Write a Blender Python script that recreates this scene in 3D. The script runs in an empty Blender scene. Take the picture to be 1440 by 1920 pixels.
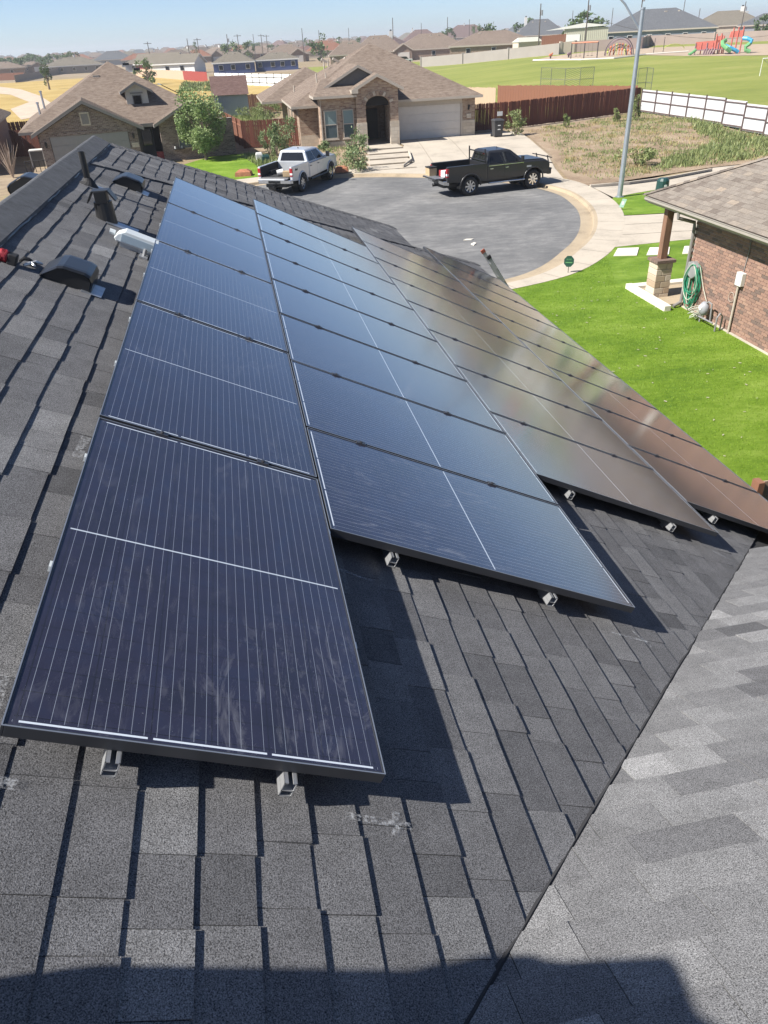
import bpy, math, random
from mathutils import Vector as V, Matrix
R = math.radians
rnd = random.Random(7)
sc = bpy.context.scene
col = sc.collection
PI = math.pi

# ------------------------------------------------------------------ camera
CAM = V((0.72546, -1.31517, 6.91629)); FPX = 1358.25
CX = V((0.98079162, -0.19010527, -0.04367816))      # right
CY = V((-0.14015663, -0.53110286, -0.83563501))     # down
CZ = V((0.13566102, 0.8257056, -0.54754575))        # forward
cd = bpy.data.cameras.new('camera'); cam = bpy.data.objects.new('camera', cd); col.objects.link(cam)
cam.matrix_world = Matrix(((CX.x, -CY.x, -CZ.x, CAM.x), (CX.y, -CY.y, -CZ.y, CAM.y), (CX.z, -CY.z, -CZ.z, CAM.z), (0, 0, 0, 1)))
cd.sensor_fit = 'HORIZONTAL'; cd.sensor_width = 36.0; cd.lens = FPX / 1440 * 36.0
cd.clip_start = 0.05; cd.clip_end = 9000
sc.camera = cam

# ------------------------------------------------------------------ sky, sun, exposure
SUN_EL, SUN_AZ = 46.0, 10.0           # light travels towards +X turned SUN_AZ degrees to +Y
w = bpy.data.worlds.new('World'); sc.world = w; w.use_nodes = True
nt = w.node_tree; bg = nt.nodes['Background']
sky = nt.nodes.new('ShaderNodeTexSky'); sky.sky_type = 'NISHITA'; sky.sun_disc = False
sky.sun_elevation = R(SUN_EL); sky.sun_rotation = R(270 - SUN_AZ)
sky.altitude = 800; sky.air_density = 0.6; sky.dust_density = 0.8; sky.ozone_density = 3.3
nt.links.new(sky.outputs[0], bg.inputs[0]); bg.inputs[1].default_value = 0.08
sl = bpy.data.lights.new('sun', 'SUN'); sl.energy = 5.0; sl.angle = R(0.53); sl.color = (1.0, 0.955, 0.89)
so = bpy.data.objects.new('sun', sl); col.objects.link(so)
sdir = V((math.cos(R(SUN_AZ)) * math.cos(R(SUN_EL)), math.sin(R(SUN_AZ)) * math.cos(R(SUN_EL)), -math.sin(R(SUN_EL))))
so.rotation_euler = sdir.to_track_quat('-Z', 'Y').to_euler(); so.location = (-40, -10, 50)
sc.view_settings.view_transform = 'Standard'; sc.view_settings.look = 'None'
sc.view_settings.exposure = 0.95; sc.view_settings.gamma = 1.0

# ------------------------------------------------------------------ pixel helpers (photo pixels, 1440 x 1920)
def ray(x, y):
    return CX * ((x - 720) / FPX) + CY * ((y - 960) / FPX) + CZ
def PZ(x, y, z=0.0):
    d = ray(x, y); return CAM + d * ((z - CAM.z) / d.z)
def PY(x, y, Y):
    d = ray(x, y); return CAM + d * ((Y - CAM.y) / d.y)
def PD(x, y, D):
    d = ray(x, y); return CAM + d * (D / math.hypot(d.x, d.y))
def proj(P):
    q = V(P) - CAM; z = q.dot(CZ)
    if z < 0.05: return None
    return (720 + FPX * q.dot(CX) / z, 960 + FPX * q.dot(CY) / z)
def ss(t):
    t = max(0.0, min(1.0, t)); return t * t * (3 - 2 * t)
CC = V((5.2, 33.7))                     # centre of the turning circle
def ringR(a):
    # asphalt radius by angle, read off the kerb in the photograph
    T = [(-PI, 11.6), (-2.2, 12.2), (-1.24, 12.4), (-.88, 11.35), (-.49, 10.75), (-.12, 10.85), (.17, 11.3), (.6, 11.5), (1.0, 11.4), (1.5, 11.95), (2.4, 11.6), (PI, 11.6)]
    return hermite(T, a)
def hermite(T, a):
    for i in range(len(T) - 1):
        (a0, r0), (a1, r1) = T[i], T[i + 1]
        if a0 <= a <= a1:
            m0 = (r1 - T[i - 1][1]) / (a1 - T[i - 1][0]) if i else 0; m1 = (T[i + 2][1] - r0) / (T[i + 2][0] - a0) if i + 2 < len(T) else 0
            h = a1 - a0; t = (a - a0) / h
            return (2 * t ** 3 - 3 * t * t + 1) * r0 + (t ** 3 - 2 * t * t + t) * h * m0 + (3 * t * t - 2 * t ** 3) * r1 + (t ** 3 - t * t) * h * m1
    return T[-1][1]
def outerR(a):                          # outer edge of the pavement
    return hermite([(-PI, 13.6), (-2.2, 13.7), (-1.28, 13.75), (-1.12, 13.7), (-.93, 13.25), (-.63, 12.55), (-.3, 12.5), (.05, 12.95), (.35, 13.7), (1.0, 13.4), (1.43, 14.3), (1.8, 14.1), (PI, 13.9)], a)
def H(x, y):
    dx, dy = x - CC.x, y - CC.y; r = math.hypot(dx, dy)
    if r < 16:
        k = r - ringR(math.atan2(dy, dx))
        if k < 2.4: return -0.06 + 0.15 * ss((k - .3) / 1.6)
    z = 0.09
    if y > 46: z += 0.36 * ss((y - 46) / 10.0)
    rr = math.hypot(x, y)
    if rr > 70 and y > 20:
        z += 2.1 * ss((x / y - .2) / .27) * ss((rr - 75) / 95)
    return z
def G(x, y):
    z = 0.1
    for _ in range(30):
        P = PZ(x, y, z); z = .5 * z + .5 * H(P.x, P.y)
    return V((P.x, P.y, H(P.x, P.y)))

# ------------------------------------------------------------------ mesh helpers
class MB:
    def __init__(s): s.v = []; s.f = []; s.m = []; s.t = []
    def add(s, vs, fs, m=0, t=0.5):
        o = len(s.v); s.v += [V(p) for p in vs]; s.t += [t] * len(vs)
        for f in fs: s.f.append([o + i for i in f]); s.m.append(m)
        return s
    def box(s, c, d, m=0, M=None, t=.5):
        c = V(c); x, y, z = d[0] / 2, d[1] / 2, d[2] / 2
        vs = [V((a * x, b * y, e * z)) for a in (-1, 1) for b in (-1, 1) for e in (-1, 1)]
        if M is not None: vs = [M @ p for p in vs]
        vs = [c + p for p in vs]
        return s.add(vs, [(0, 1, 3, 2), (4, 6, 7, 5), (0, 4, 5, 1), (2, 3, 7, 6), (0, 2, 6, 4), (1, 5, 7, 3)], m, t)
    def bx(s, x0, x1, y0, y1, z0, z1, m=0, t=.5):
        return s.box(((x0 + x1) / 2, (y0 + y1) / 2, (z0 + z1) / 2), (x1 - x0, y1 - y0, z1 - z0), m, None, t)
    def prism(s, poly, ext, m=0, t=.5):
        n = len(poly); e = V(ext); A = [V(p) for p in poly]
        vs = A + [p + e for p in A]
        fs = [tuple(range(n - 1, -1, -1)), tuple(range(n, 2 * n))] + [(i, (i + 1) % n, n + (i + 1) % n, n + i) for i in range(n)]
        return s.add(vs, fs, m, t)
    def loft(s, rings, m=0, caps=True, t=.5):
        n = len(rings[0]); vs = [p for r in rings for p in r]; fs = []
        for k in range(len(rings) - 1):
            a, b = k * n, (k + 1) * n
            fs += [(a + i, a + (i + 1) % n, b + (i + 1) % n, b + i) for i in range(n)]
        if caps: fs += [tuple(range(n - 1, -1, -1)), tuple(range((len(rings) - 1) * n, len(rings) * n))]
        return s.add(vs, fs, m, t)
    def cyl(s, p0, p1, r0, r1=None, n=10, m=0, caps=True, t=.5):
        r1 = r0 if r1 is None else r1
        return s.tube([p0, p1], [r0, r1], n, m, caps, t)
    def tube(s, path, r, n=8, m=0, caps=True, t=.5):
        P = [V(p) for p in path]; rings = []
        if not hasattr(r, '__len__'): r = [r] * len(P)
        ux = None
        for i, p in enumerate(P):
            d = (P[min(i + 1, len(P) - 1)] - P[max(i - 1, 0)]).normalized()
            if ux is None:
                ux = d.cross(V((0, 0, 1)))
                if ux.length < 1e-3: ux = V((1, 0, 0))
            else: ux = ux - d * ux.dot(d)
            ux.normalize(); uy = d.cross(ux)
            rings.append([p + (ux * math.cos(2 * PI * k / n) + uy * math.sin(2 * PI * k / n)) * r[i] for k in range(n)])
        return s.loft(rings, m, caps, t)
    def ball(s, c, r, m=0, n=8, k=6, t=.5):
        c = V(c); r = V(r) if hasattr(r, '__len__') else V((r, r, r)); rings = []
        for j in range(1, k):
            a = PI * j / k - PI / 2
            rings.append([c + V((r.x * math.cos(a) * math.cos(2 * PI * i / n), r.y * math.cos(a) * math.sin(2 * PI * i / n), r.z * math.sin(a))) for i in range(n)])
        return s.loft(rings, m, True, t)
    def build(s, name, mats, parent=None, world=False, smooth=False, bevel=0, kind=None, label=None):
        me = bpy.data.meshes.new(name)
        vs = s.v
        if world and parent is not None:
            I = ROOT[parent.name].inverted(); vs = [I @ p for p in vs]
        me.from_pydata([tuple(p) for p in vs], [], s.f); me.update()
        at = me.attributes.new('tint', 'FLOAT', 'POINT'); at.data.foreach_set('value', s.t)
        if not isinstance(mats, (list, tuple)): mats = [mats]
        for mt in mats: me.materials.append(MAT[mt] if isinstance(mt, str) else mt)
        if len(mats) > 1: me.polygons.foreach_set('material_index', s.m)
        if smooth: me.polygons.foreach_set('use_smooth', [True] * len(me.polygons))
        o = bpy.data.objects.new(name, me); col.objects.link(o)
        if parent is not None:
            o.parent = parent; ROOT[o.name] = ROOT[parent.name]
        else: ROOT[o.name] = Matrix()
        if bevel:
            b = o.modifiers.new('bevel', 'BEVEL'); b.width = bevel; b.segments = 2; b.limit_method = 'ANGLE'; b.angle_limit = R(40)
        if kind: o['kind'] = kind
        if label: o['label'] = label
        return o
ROOT = {}
def tag(o, label, cat, group=None):
    o['label'] = label; o['category'] = cat
    if group: o['group'] = group
    return o
def thing(name, label, cat, loc=(0, 0, 0), rz=0, group=None, M=None):
    o = bpy.data.objects.new(name, None); col.objects.link(o); o.empty_display_size = .2
    mw = M if M is not None else Matrix.Translation(V(loc)) @ Matrix.Rotation(rz, 4, 'Z')
    o.matrix_world = mw; ROOT[o.name] = mw
    return tag(o, label, cat, group)
def struct(o): o['kind'] = 'structure'; return o
def copy_tree(o, parent=None):
    c = o.copy(); col.objects.link(c); c.parent = parent
    for ch in list(o.children): copy_tree(ch, c)
    return c
def clip(poly, a, b, c):                 # keep a*x+b*y<=c
    out = []
    for i, p in enumerate(poly):
        q = poly[(i + 1) % len(poly)]; dp = a * p[0] + b * p[1] - c; dq = a * q[0] + b * q[1] - c
        if dp <= 0: out.append(p)
        if dp * dq < 0:
            k = dp / (dp - dq); out.append((p[0] + (q[0] - p[0]) * k, p[1] + (q[1] - p[1]) * k))
    return out
def area2(p): return sum(p[i][0] * p[(i + 1) % len(p)][1] - p[(i + 1) % len(p)][0] * p[i][1] for i in range(len(p))) / 2
def cyl_ring(c, r, n, z): return [V((c[0] + r * math.cos(2 * PI * i / n), c[1] + r * math.sin(2 * PI * i / n), z)) for i in range(n)]
def inpoly(x, y, P):
    c = False; j = len(P) - 1
    for i in range(len(P)):
        if (P[i][1] > y) != (P[j][1] > y) and x < (P[j][0] - P[i][0]) * (y - P[i][1]) / (P[j][1] - P[i][1]) + P[i][0]: c = not c
        j = i
    return c
def sheet(name, poly, mat, off=.004, cell=None, hf=H):
    """flat-laid sheet that follows the terrain; any simple polygon"""
    import bmesh
    bm = bmesh.new(); vs = [bm.verts.new((p[0], p[1], 0)) for p in poly]; bm.faces.new(vs)
    if cell:
        xs = [p[0] for p in poly]; ys = [p[1] for p in poly]
        for ax, lo, hi in ((0, min(xs), max(xs)), (1, min(ys), max(ys))):
            k = lo + cell
            while k < hi:
                no = V((1, 0, 0)) if ax == 0 else V((0, 1, 0))
                bmesh.ops.bisect_plane(bm, geom=bm.verts[:] + bm.edges[:] + bm.faces[:], plane_co=no * k, plane_no=no)
                k += cell
    bmesh.ops.triangulate(bm, faces=bm.faces[:])
    bmesh.ops.recalc_face_normals(bm, faces=bm.faces[:])
    me = bpy.data.meshes.new(name)
    for v in bm.verts: v.co.z = hf(v.co.x, v.co.y) + off
    for f in bm.faces:
        if f.normal.z < 0: f.normal_flip()
    bm.to_mesh(me); bm.free(); me.materials.append(MAT[mat])
    o = bpy.data.objects.new(name, me); col.objects.link(o); ROOT[o.name] = Matrix(); o['kind'] = 'structure'
    return o

# ------------------------------------------------------------------ materials
MAT = {}
def newmat(name):
    m = bpy.data.materials.new(name); m.use_nodes = True; MAT[name] = m
    n = m.node_tree.nodes; return m, n, m.node_tree.links, n['Principled BSDF']
def nd(n, typ, **kw):
    o = n.new(typ)
    for k, v in kw.items(): setattr(o, k, v)
    return o
def ramp(n, l, src, stops):
    r = n.new('ShaderNodeValToRGB'); e = r.color_ramp.elements
    e[0].position, e[0].color = stops[0][0], (*stops[0][1], 1); e[1].position, e[1].color = stops[-1][0], (*stops[-1][1], 1)
    for p, c in stops[1:-1]:
        k = e.new(p); k.color = (*c, 1)
    l.new(src, r.inputs[0]); return r
def coords(n, l, sx=1, sy=1, sz=1, rot=0, world=False):
    t = n.new('ShaderNodeNewGeometry') if world else n.new('ShaderNodeTexCoord')
    mp = n.new('ShaderNodeMapping'); mp.inputs['Scale'].default_value = (sx, sy, sz); mp.inputs['Rotation'].default_value = (0, 0, rot)
    l.new(t.outputs['Position' if world else 'Object'], mp.inputs[0]); return mp
def noise(n, l, src, scale, detail=4, rough=.6):
    x = n.new('ShaderNodeTexNoise'); x.inputs['Scale'].default_value = scale; x.inputs['Detail'].default_value = detail; x.inputs['Roughness'].default_value = rough
    l.new(src.outputs[0], x.inputs[0]); return x
def bump(n, l, b, hsrc, strength=.3, dist=.01):
    x = n.new('ShaderNodeBump'); x.inputs['Strength'].default_value = strength; x.inputs['Distance'].default_value = dist
    l.new(hsrc, x.inputs['Height']); l.new(x.outputs[0], b.inputs['Normal']); return x
def mixc(n, l, fac, a, b, mode='MIX'):
    x = n.new('ShaderNodeMix'); x.data_type = 'RGBA'; x.blend_type = mode
    for s, k in ((fac, 0), (a, 6), (b, 7)):
        if isinstance(s, (int, float)): x.inputs[k].default_value = s
        elif isinstance(s, tuple): x.inputs[k].default_value = (*s, 1)
        else: l.new(s, x.inputs[k])
    return x.outputs[2]
def mth(n, l, op, a, b=0.0, c=0.0):
    x = n.new('ShaderNodeMath'); x.operation = op
    for i, s in enumerate((a, b, c)):
        if isinstance(s, (int, float)): x.inputs[i].default_value = s
        else: l.new(s, x.inputs[i])
    return x.outputs[0]
def simple(name, c, rough=.6, var=.18, vs=4.0, metal=0.0, bmp=0.0, bs=40.0, bd=.004, spec=.5, coat=0.0, sx=1, sy=1, sz=1, world=False, c2=None):
    m, n, l, b = newmat(name); mp = coords(n, l, sx, sy, sz, world=world)
    x = noise(n, l, mp, vs, 5)
    lo = tuple(k * (1 - var) for k in c) if c2 is None else c2
    hi = tuple(min(1, k * (1 + var)) for k in c)
    rp = ramp(n, l, x.outputs[0], [(.3, lo), (.7, hi)])
    l.new(rp.outputs[0], b.inputs['Base Color'])
    b.inputs['Roughness'].default_value = rough; b.inputs['Metallic'].default_value = metal
    b.inputs['Specular IOR Level'].default_value = spec; b.inputs['Coat Weight'].default_value = coat
    if bmp:
        y = noise(n, l, mp, bs, 3); bump(n, l, b, y.outputs[0], bmp, bd)
    return m
def shingle(name, stops, grain=290.0, gamt=.55, rough=.88):
    """granule-coated tab: per-tab tint attribute + salt and pepper granules"""
    m, n, l, b = newmat(name); mp = coords(n, l, world=True)
    at = nd(n, 'ShaderNodeAttribute', attribute_name='tint')
    g = noise(n, l, mp, grain, 2, .7); g2 = noise(n, l, mp, 9, 4)
    rp = ramp(n, l, at.outputs['Fac'], stops)
    k = mth(n, l, 'MULTIPLY_ADD', mth(n, l, 'SUBTRACT', g.outputs[0], .5), gamt * 8.5, 1.0)
    k = mth(n, l, 'MAXIMUM', k, .12)
    k = mth(n, l, 'MULTIPLY', k, mth(n, l, 'MULTIPLY_ADD', g2.outputs[0], .7, .65))
    cb = n.new('ShaderNodeVectorMath'); cb.operation = 'SCALE'; l.new(rp.outputs[0], cb.inputs[0]); l.new(k, cb.inputs['Scale'])
    l.new(cb.outputs[0], b.inputs['Base Color']); b.inputs['Roughness'].default_value = rough
    b.inputs['Specular IOR Level'].default_value = .35
    bump(n, l, b, g.outputs[0], .5, .004); return m
shingle('shingle_black', [(0, (.068, .068, .071)), (.5, (.124, .123, .126)), (.8, (.175, .174, .174)), (1, (.265, .263, .26))])
shingle('shingle_tan', [(0, (.095, .078, .066)), (.35, (.15, .125, .104)), (.6, (.2, .175, .148)), (1, (.27, .22, .17))], 120, .25)
simple('cap_felt', (.075, .078, .084), .85, .3, 12, bmp=.7, bs=300)
simple('deck_dark', (.03, .03, .032), .9)
simple('black_frame', (.055, .058, .066), .34, .1, metal=.45, spec=.6)
simple('aluminium', (.5, .51, .52), .4, .08, metal=.65)
simple('galv', (.45, .48, .52), .38, .15, 14, metal=.8)
simple('edge_highlight', (.36, .39, .43), .38, .1, metal=.6); simple('clamp_metal', (.12, .12, .13), .35, metal=.8)
simple('black_plastic', (.018, .019, .021), .28, .2, bmp=.05, bs=60, spec=.55)
simple('black_pipe', (.02, .02, .021), .38, .25, 6)
simple('white_box', (.62, .66, .66), .45, .06)
simple('grey_label', (.32, .4, .46), .5, .05)
simple('red_plastic', (.28, .02, .025), .45, .2, 30)
simple('red_strap', (.4, .03, .045), .7, .3, 60)
simple('rubber', (.017, .017, .018), .75, .2)
simple('grey_plastic', (.22, .22, .22), .5)
simple('orange_plastic', (.26, .07, .04), .5)
# silicone / chalk marks on the shingles: broken white dust
m, n, l, b = newmat('chalk'); mp = coords(n, l, world=True); x = noise(n, l, mp, 70, 4, .75)
b.inputs['Base Color'].default_value = (.62, .64, .66, 1); b.inputs['Roughness'].default_value = .95
l.new(ramp(n, l, x.outputs[0], [(.45, (0, 0, 0)), (.7, (.6, .6, .6))]).outputs[0], b.inputs['Alpha'])
# solar glass: cells, bus wires, centre tape and end ribbons under textured glass
def solar():
    m, n, l, b = newmat('solar_glass')
    tc = n.new('ShaderNodeTexCoord'); sp = n.new('ShaderNodeSeparateXYZ'); l.new(tc.outputs['Object'], sp.inputs[0])
    X, Y = sp.outputs[0], sp.outputs[1]
    def line(src, pitch, width, off=0.0):
        f = mth(n, l, 'FRACT', mth(n, l, 'ADD', mth(n, l, 'DIVIDE', src, pitch), 100.5 + off))
        return mth(n, l, 'LESS_THAN', mth(n, l, 'ABSOLUTE', mth(n, l, 'SUBTRACT', f, .5)), width / pitch / 2)
    ay = mth(n, l, 'ABSOLUTE', Y); ax = mth(n, l, 'ABSOLUTE', X)
    iny = mth(n, l, 'LESS_THAN', ay, .486); inx = mth(n, l, 'LESS_THAN', ax, .832)
    inside = mth(n, l, 'MULTIPLY', iny, inx)
    bus = mth(n, l, 'MULTIPLY', line(Y, .0321, .0012, .5), inside)
    cellx = line(X, .0822, .003); celly = line(Y, .1595, .003)
    gap = mth(n, l, 'MAXIMUM', cellx, celly)
    tape = mth(n, l, 'MULTIPLY', mth(n, l, 'LESS_THAN', ax, .0034), iny)
    rib = mth(n, l, 'MULTIPLY', mth(n, l, 'LESS_THAN', mth(n, l, 'ABSOLUTE', mth(n, l, 'SUBTRACT', ax, .839)), .0032), iny)
    seg = mth(n, l, 'SUBTRACT', 1.0, line(Y, .319, .014, .5)); rib = mth(n, l, 'MULTIPLY', rib, seg)
    oi = n.new('ShaderNodeObjectInfo')
    vo = n.new('ShaderNodeVectorMath'); vo.operation = 'ADD'; l.new(tc.outputs['Object'], vo.inputs[0]); l.new(oi.outputs['Location'], vo.inputs[1])
    big = noise(n, l, vo, 3.2, 4); big.inputs['Distortion'].default_value = 1.4
    base = ramp(n, l, big.outputs[0], [(.25, (.011, .0115, .025)), (.5, (.0175, .0165, .037)), (.75, (.0155, .021, .05))]).outputs[0]
    c = base
    c = mixc(n, l, mth(n, l, 'MULTIPLY', mth(n, l, 'MULTIPLY', gap, inside), .8), c, (.004, .004, .006))
    c = mixc(n, l, mth(n, l, 'MULTIPLY', bus, .54), c, (.5, .55, .62))
    c = mixc(n, l, mth(n, l, 'MULTIPLY', tape, .9), c, (.62, .68, .74))
    c = mixc(n, l, mth(n, l, 'MULTIPLY', rib, .95), c, (.72, .78, .84))
    # dust and wiped smears lying on the glass
    mp = n.new('ShaderNodeMapping'); mp.inputs['Scale'].default_value = (1.5, 5.0, 1); mp.inputs['Rotation'].default_value = (0, 0, .7)
    l.new(vo.outputs[0], mp.inputs[0]); s1 = noise(n, l, mp, 2.2, 8, .72); s1.inputs['Distortion'].default_value = 2.2
    s2 = noise(n, l, vo, 1.3, 3)
    dust = mth(n, l, 'MULTIPLY', ramp(n, l, s1.outputs[0], [(.52, (0, 0, 0)), (.8, (1, 1, 1))]).outputs[0], ramp(n, l, s2.outputs[0], [(.42, (0, 0, 0)), (.7, (1, 1, 1))]).outputs[0])
    fine = noise(n, l, vo, 140, 2)
    speck = mth(n, l, 'MULTIPLY', mth(n, l, 'GREATER_THAN', fine.outputs[0], .735), .35)
    d = mth(n, l, 'ADD', mth(n, l, 'MULTIPLY', dust, .36), mth(n, l, 'ADD', speck, .03))
    c = mixc(n, l, d, c, (.42, .42, .44))
    l.new(c, b.inputs['Base Color'])
    rg = mth(n, l, 'MULTIPLY_ADD', dust, .2, .15); l.new(rg, b.inputs['Roughness'])
    b.inputs['Coat Weight'].default_value = 1.0; b.inputs['Coat Roughness'].default_value = .11; b.inputs['Coat IOR'].default_value = 1.5; b.inputs['IOR'].default_value = 1.5; b.inputs['Specular IOR Level'].default_value = .5
    y = noise(n, l, vo, 1.1, 1); bump(n, l, b, y.outputs[0], .025, .02)
solar()

# ================================================================== the house with the array
TH = math.atan(.5); CT, ST_ = math.cos(TH), math.sin(TH)
def RF(s, t, n=0.0):                     # panel-plane frame: s along ridge, t down the slope, n off the panels
    return V((t * CT + n * ST_, s, 5.6 - t * ST_ + n * CT))
NS = -.14                                # shingle surface under the panels
ROOFM = Matrix(((0, CT, ST_, 0), (-1, 0, 0, 0), (0, -ST_, CT, 0), (0, 0, 0, 1)))   # x: -s, y: t, z: n
def roofz(X): return 5.6 + NS / CT - .5 * X
RX = -1.03; RIDGE = roofz(RX)            # ridge
EX = 5.75                                # eave
VX = 1.557                               # valley: X = Y + VX
P2 = lambda Y: 4.665 - .5 * Y            # wing slope, falls towards +Y
WY = 2.95                                # wing eave
WR = RX - VX                                # wing ridge Y
house = thing('solar_house', 'house with charcoal shingle roof carrying the solar array, seen from above', 'house', (2, 6, 0.09))
def slab(name, poly, mat, th=.12, up=V((0, 0, 1))):
    mb = MB(); mb.prism(poly, V((0, 0, -th))); return mb.build(name, mat, house, world=True)
def rp(X, Y, d=-.012): return V((X, Y, roofz(X) + d))
HIPN = 7.95                              # ridge start of the near hip line, Y = HIPN + (X - RX)
HIPF = 9.85                              # far hip of the narrow bay
# main slope, narrow far bay included
deck = slab('roof_slope', [rp(RX, WR), rp(WY + VX, WY), rp(EX, WY + .02), rp(EX, HIPN + EX - RX), rp(3.87, HIPN + 3.87 - RX), rp(3.87, HIPF + 3.87 - RX), rp(RX, HIPF)], 'deck_dark')
# slope behind the ridge, far hips, wing
def q4(name, pts): return slab(name, pts, 'shingle_black')
L = lambda X, Y: V((X, Y, RIDGE - .012 - .5 * (RX - X)))
q4('roof_slope', [L(RX, WR - 1), L(RX, HIPF), L(-5.9, HIPF + 4.9), L(-5.9, WR - 1)])
q4('roof_slope', [V((RX - .0, WR - .02, RIDGE - .012)), V((RX - 4.8, WR - 4.8, RIDGE - 2.4)), V((13, WR - 4.8, RIDGE - 2.4)), V((13, WR - .02, RIDGE - .012))])
hz = lambda X, Y, Y0: V((X, Y, RIDGE - .012 - .5 * (Y - Y0)))
q4('roof_slope', [hz(RX, HIPF + .02, HIPF), hz(3.87, HIPF + 4.9 + .02, HIPF), hz(-5.9, HIPF + 4.9, HIPF)])
q4('roof_slope', [hz(3.89, HIPN + 3.89 - RX + .02, HIPN), hz(EX, HIPN + EX - RX + .02, HIPN), hz(3.89, HIPN + EX - RX + .02, HIPN)])
wing = slab('roof_slope', [V((WY + VX, WY, P2(WY) - .012)), V((WR + VX, WR, P2(WR) - .012)), V((13, WR, P2(WR) - .012)), V((13, WY, P2(WY) - .012))], 'deck_dark')
# walls, fascia
mb = MB(); mb.bx(-5.3, 5.3, WR - 4, 13.4, .02, 2.62); mb.bx(-5.3, 3.4, 13.4, 14.3, .02, 2.62); mb.bx(5.3, 12.6, WR - 4.2, 2.4, .02, 2.5)
mb.build('wall', simple('own_brick', (.33, .2, .15), .85, .3, 14), house, world=True)
for a, c in (((EX + .015, WY + .1), (EX + .015, HIPN + EX - RX)), ((3.885, HIPN + 5), (3.885, HIPF + 4.9))):
    mb = MB(); mb.bx(a[0] - .012, a[0] + .012, a[1], c[1], roofz(a[0]) - .2, roofz(a[0]) - .02); mb.build('fascia', 'black_frame', house, world=True)
mb = MB(); mb.bx(WY + VX, 13, WY - .01, WY + .02, P2(WY) - .17, P2(WY) - .02); mb.build('fascia', 'black_frame', house, world=True)

# ---- shingle tabs -------------------------------------------------
def tabs(frame, b0, b1, arange, clips, expo, nbase, lens=(.12, .36), thick=(.005, .0098), jag=.006, skip=None, lift=None, seed=1, tmean=.5, pale=.06):
    """yield (poly top verts, mesh data) for every tab of every course; frame(a,b,n)->world"""
    r = random.Random(seed); k = 0; b = b0
    while b < b1:
        a = arange[0] - r.random() * .3; tooth = r.random() < .5
        while a < arange[1]:
            ln = r.uniform(*lens); tooth = (not tooth) if r.random() < .75 else tooth
            th = r.uniform(thick[0] + .004, thick[1]) if tooth else r.uniform(thick[0], thick[0] + .003)
            e1 = b + expo + (r.uniform(0, jag) if tooth else -r.uniform(0, jag * .6))
            poly = [(a + .0012, b - .004), (a + ln - .0012, b - .004), (a + ln - .0012, e1), (a + .0012, e1)]
            for c in clips: 
                poly = clip(poly, *c)
                if len(poly) < 3: break
            if len(poly) >= 3 and abs(area2(poly)) > .0004:
                if area2(poly) < 0: poly = poly[::-1]
                up = lift(a, b) if lift else 0
                wob = [r.uniform(-.0008, .0008) for _ in poly]
                top = [frame(p[0], p[1], nbase + up + .001 + th * max(0, min(1, (p[1] - b) / expo)) + w_) for p, w_ in zip(poly, wob)]
                bot = [frame(p[0], p[1], nbase - .006) for p in poly]
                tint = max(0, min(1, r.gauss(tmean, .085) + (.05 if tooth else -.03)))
                if r.random() < pale: tint = min(1, tint + r.uniform(.08, .22))
                if r.random() < .08: tint = max(0, tint - r.uniform(.12, .3))
                yield top, bot, tint
            a += ln
        b += expo; k += 1
def put_tabs(gen, deckobj, root, mat, budget, hidden=lambda P: False, ccw=True):
    L_ = []
    for top, bot, tint in gen:
        c = sum(top, V()) / len(top); q = [proj(p) for p in top]
        score = 0
        if all(q) and not hidden(c):
            cx = sum(p[0] for p in q) / len(q); cy = sum(p[1] for p in q) / len(q)
            if -20 < cx < 1460 and -20 < cy < 1940: score = abs(area2(q))
        L_.append((score, top, bot, tint))
    L_.sort(key=lambda e: -e[0])
    rest = MB(); made = 0
    for sc_, top, bot, tint in L_:
        n_ = len(top)
        if not ccw: top, bot = top[::-1], bot[::-1]
        vs = bot + top
        fs = [tuple(range(n_, 2 * n_))] + [(i, (i + 1) % n_, n_ + (i + 1) % n_, n_ + i) for i in range(n_)]
        if made < budget[0] and sc_ > 60:
            mb = MB(); mb.add(vs, fs, 0, tint); mb.build('shingle', mat, deckobj, world=True); made += 1
        else: rest.add(vs, fs, 0, tint)
    rest.build('shingles', mat, deckobj, world=True, kind='stuff'); budget[0] -= made

COLS = []                                # array columns: s0, t0, panels, step, size along s, along t, landscape
PL, PW, GP = 1.72, 1.0134, .02
tt = 0.0
for s0, nP, land in ((0.0, 5, True), (1.2907, 8, False), (2.7325, 8, False), (3.2045, 9, False)):
    ds, dt = (PL, PW) if land else (PW, PL)
    COLS.append((s0, tt, nP, ds + GP, ds, dt, land)); tt += dt + .0098
def under(P):
    s = P.y; t = P.x * CT - (P.z - 5.6) * ST_
    for s0, t0, nP, st, ds, dt, ld in COLS:
        if s0 + .1 < s < s0 + nP * st and t0 - .02 < t < t0 + dt + .02: return True
    return P.x < RX + .17
EXPO = .1555
b0 = .195 - EXPO * 10                   # courses measured in the photograph
fr = lambda a, b, n: RF(a, b, n)
tR = RX * CT - (RIDGE - 5.6) * ST_
tE = EX * CT - (roofz(EX) - 5.6) * ST_
# X along the surface as a function of t: X = CT*t + ST_*NS
kx = ST_ * NS
budget = [215]
cl_near = [(0, -1, -(tR + .02)), (0, 1, tE + .012), (-1, CT, VX - kx - .004), (1, -CT, HIPN - RX + kx + .0)]
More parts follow.
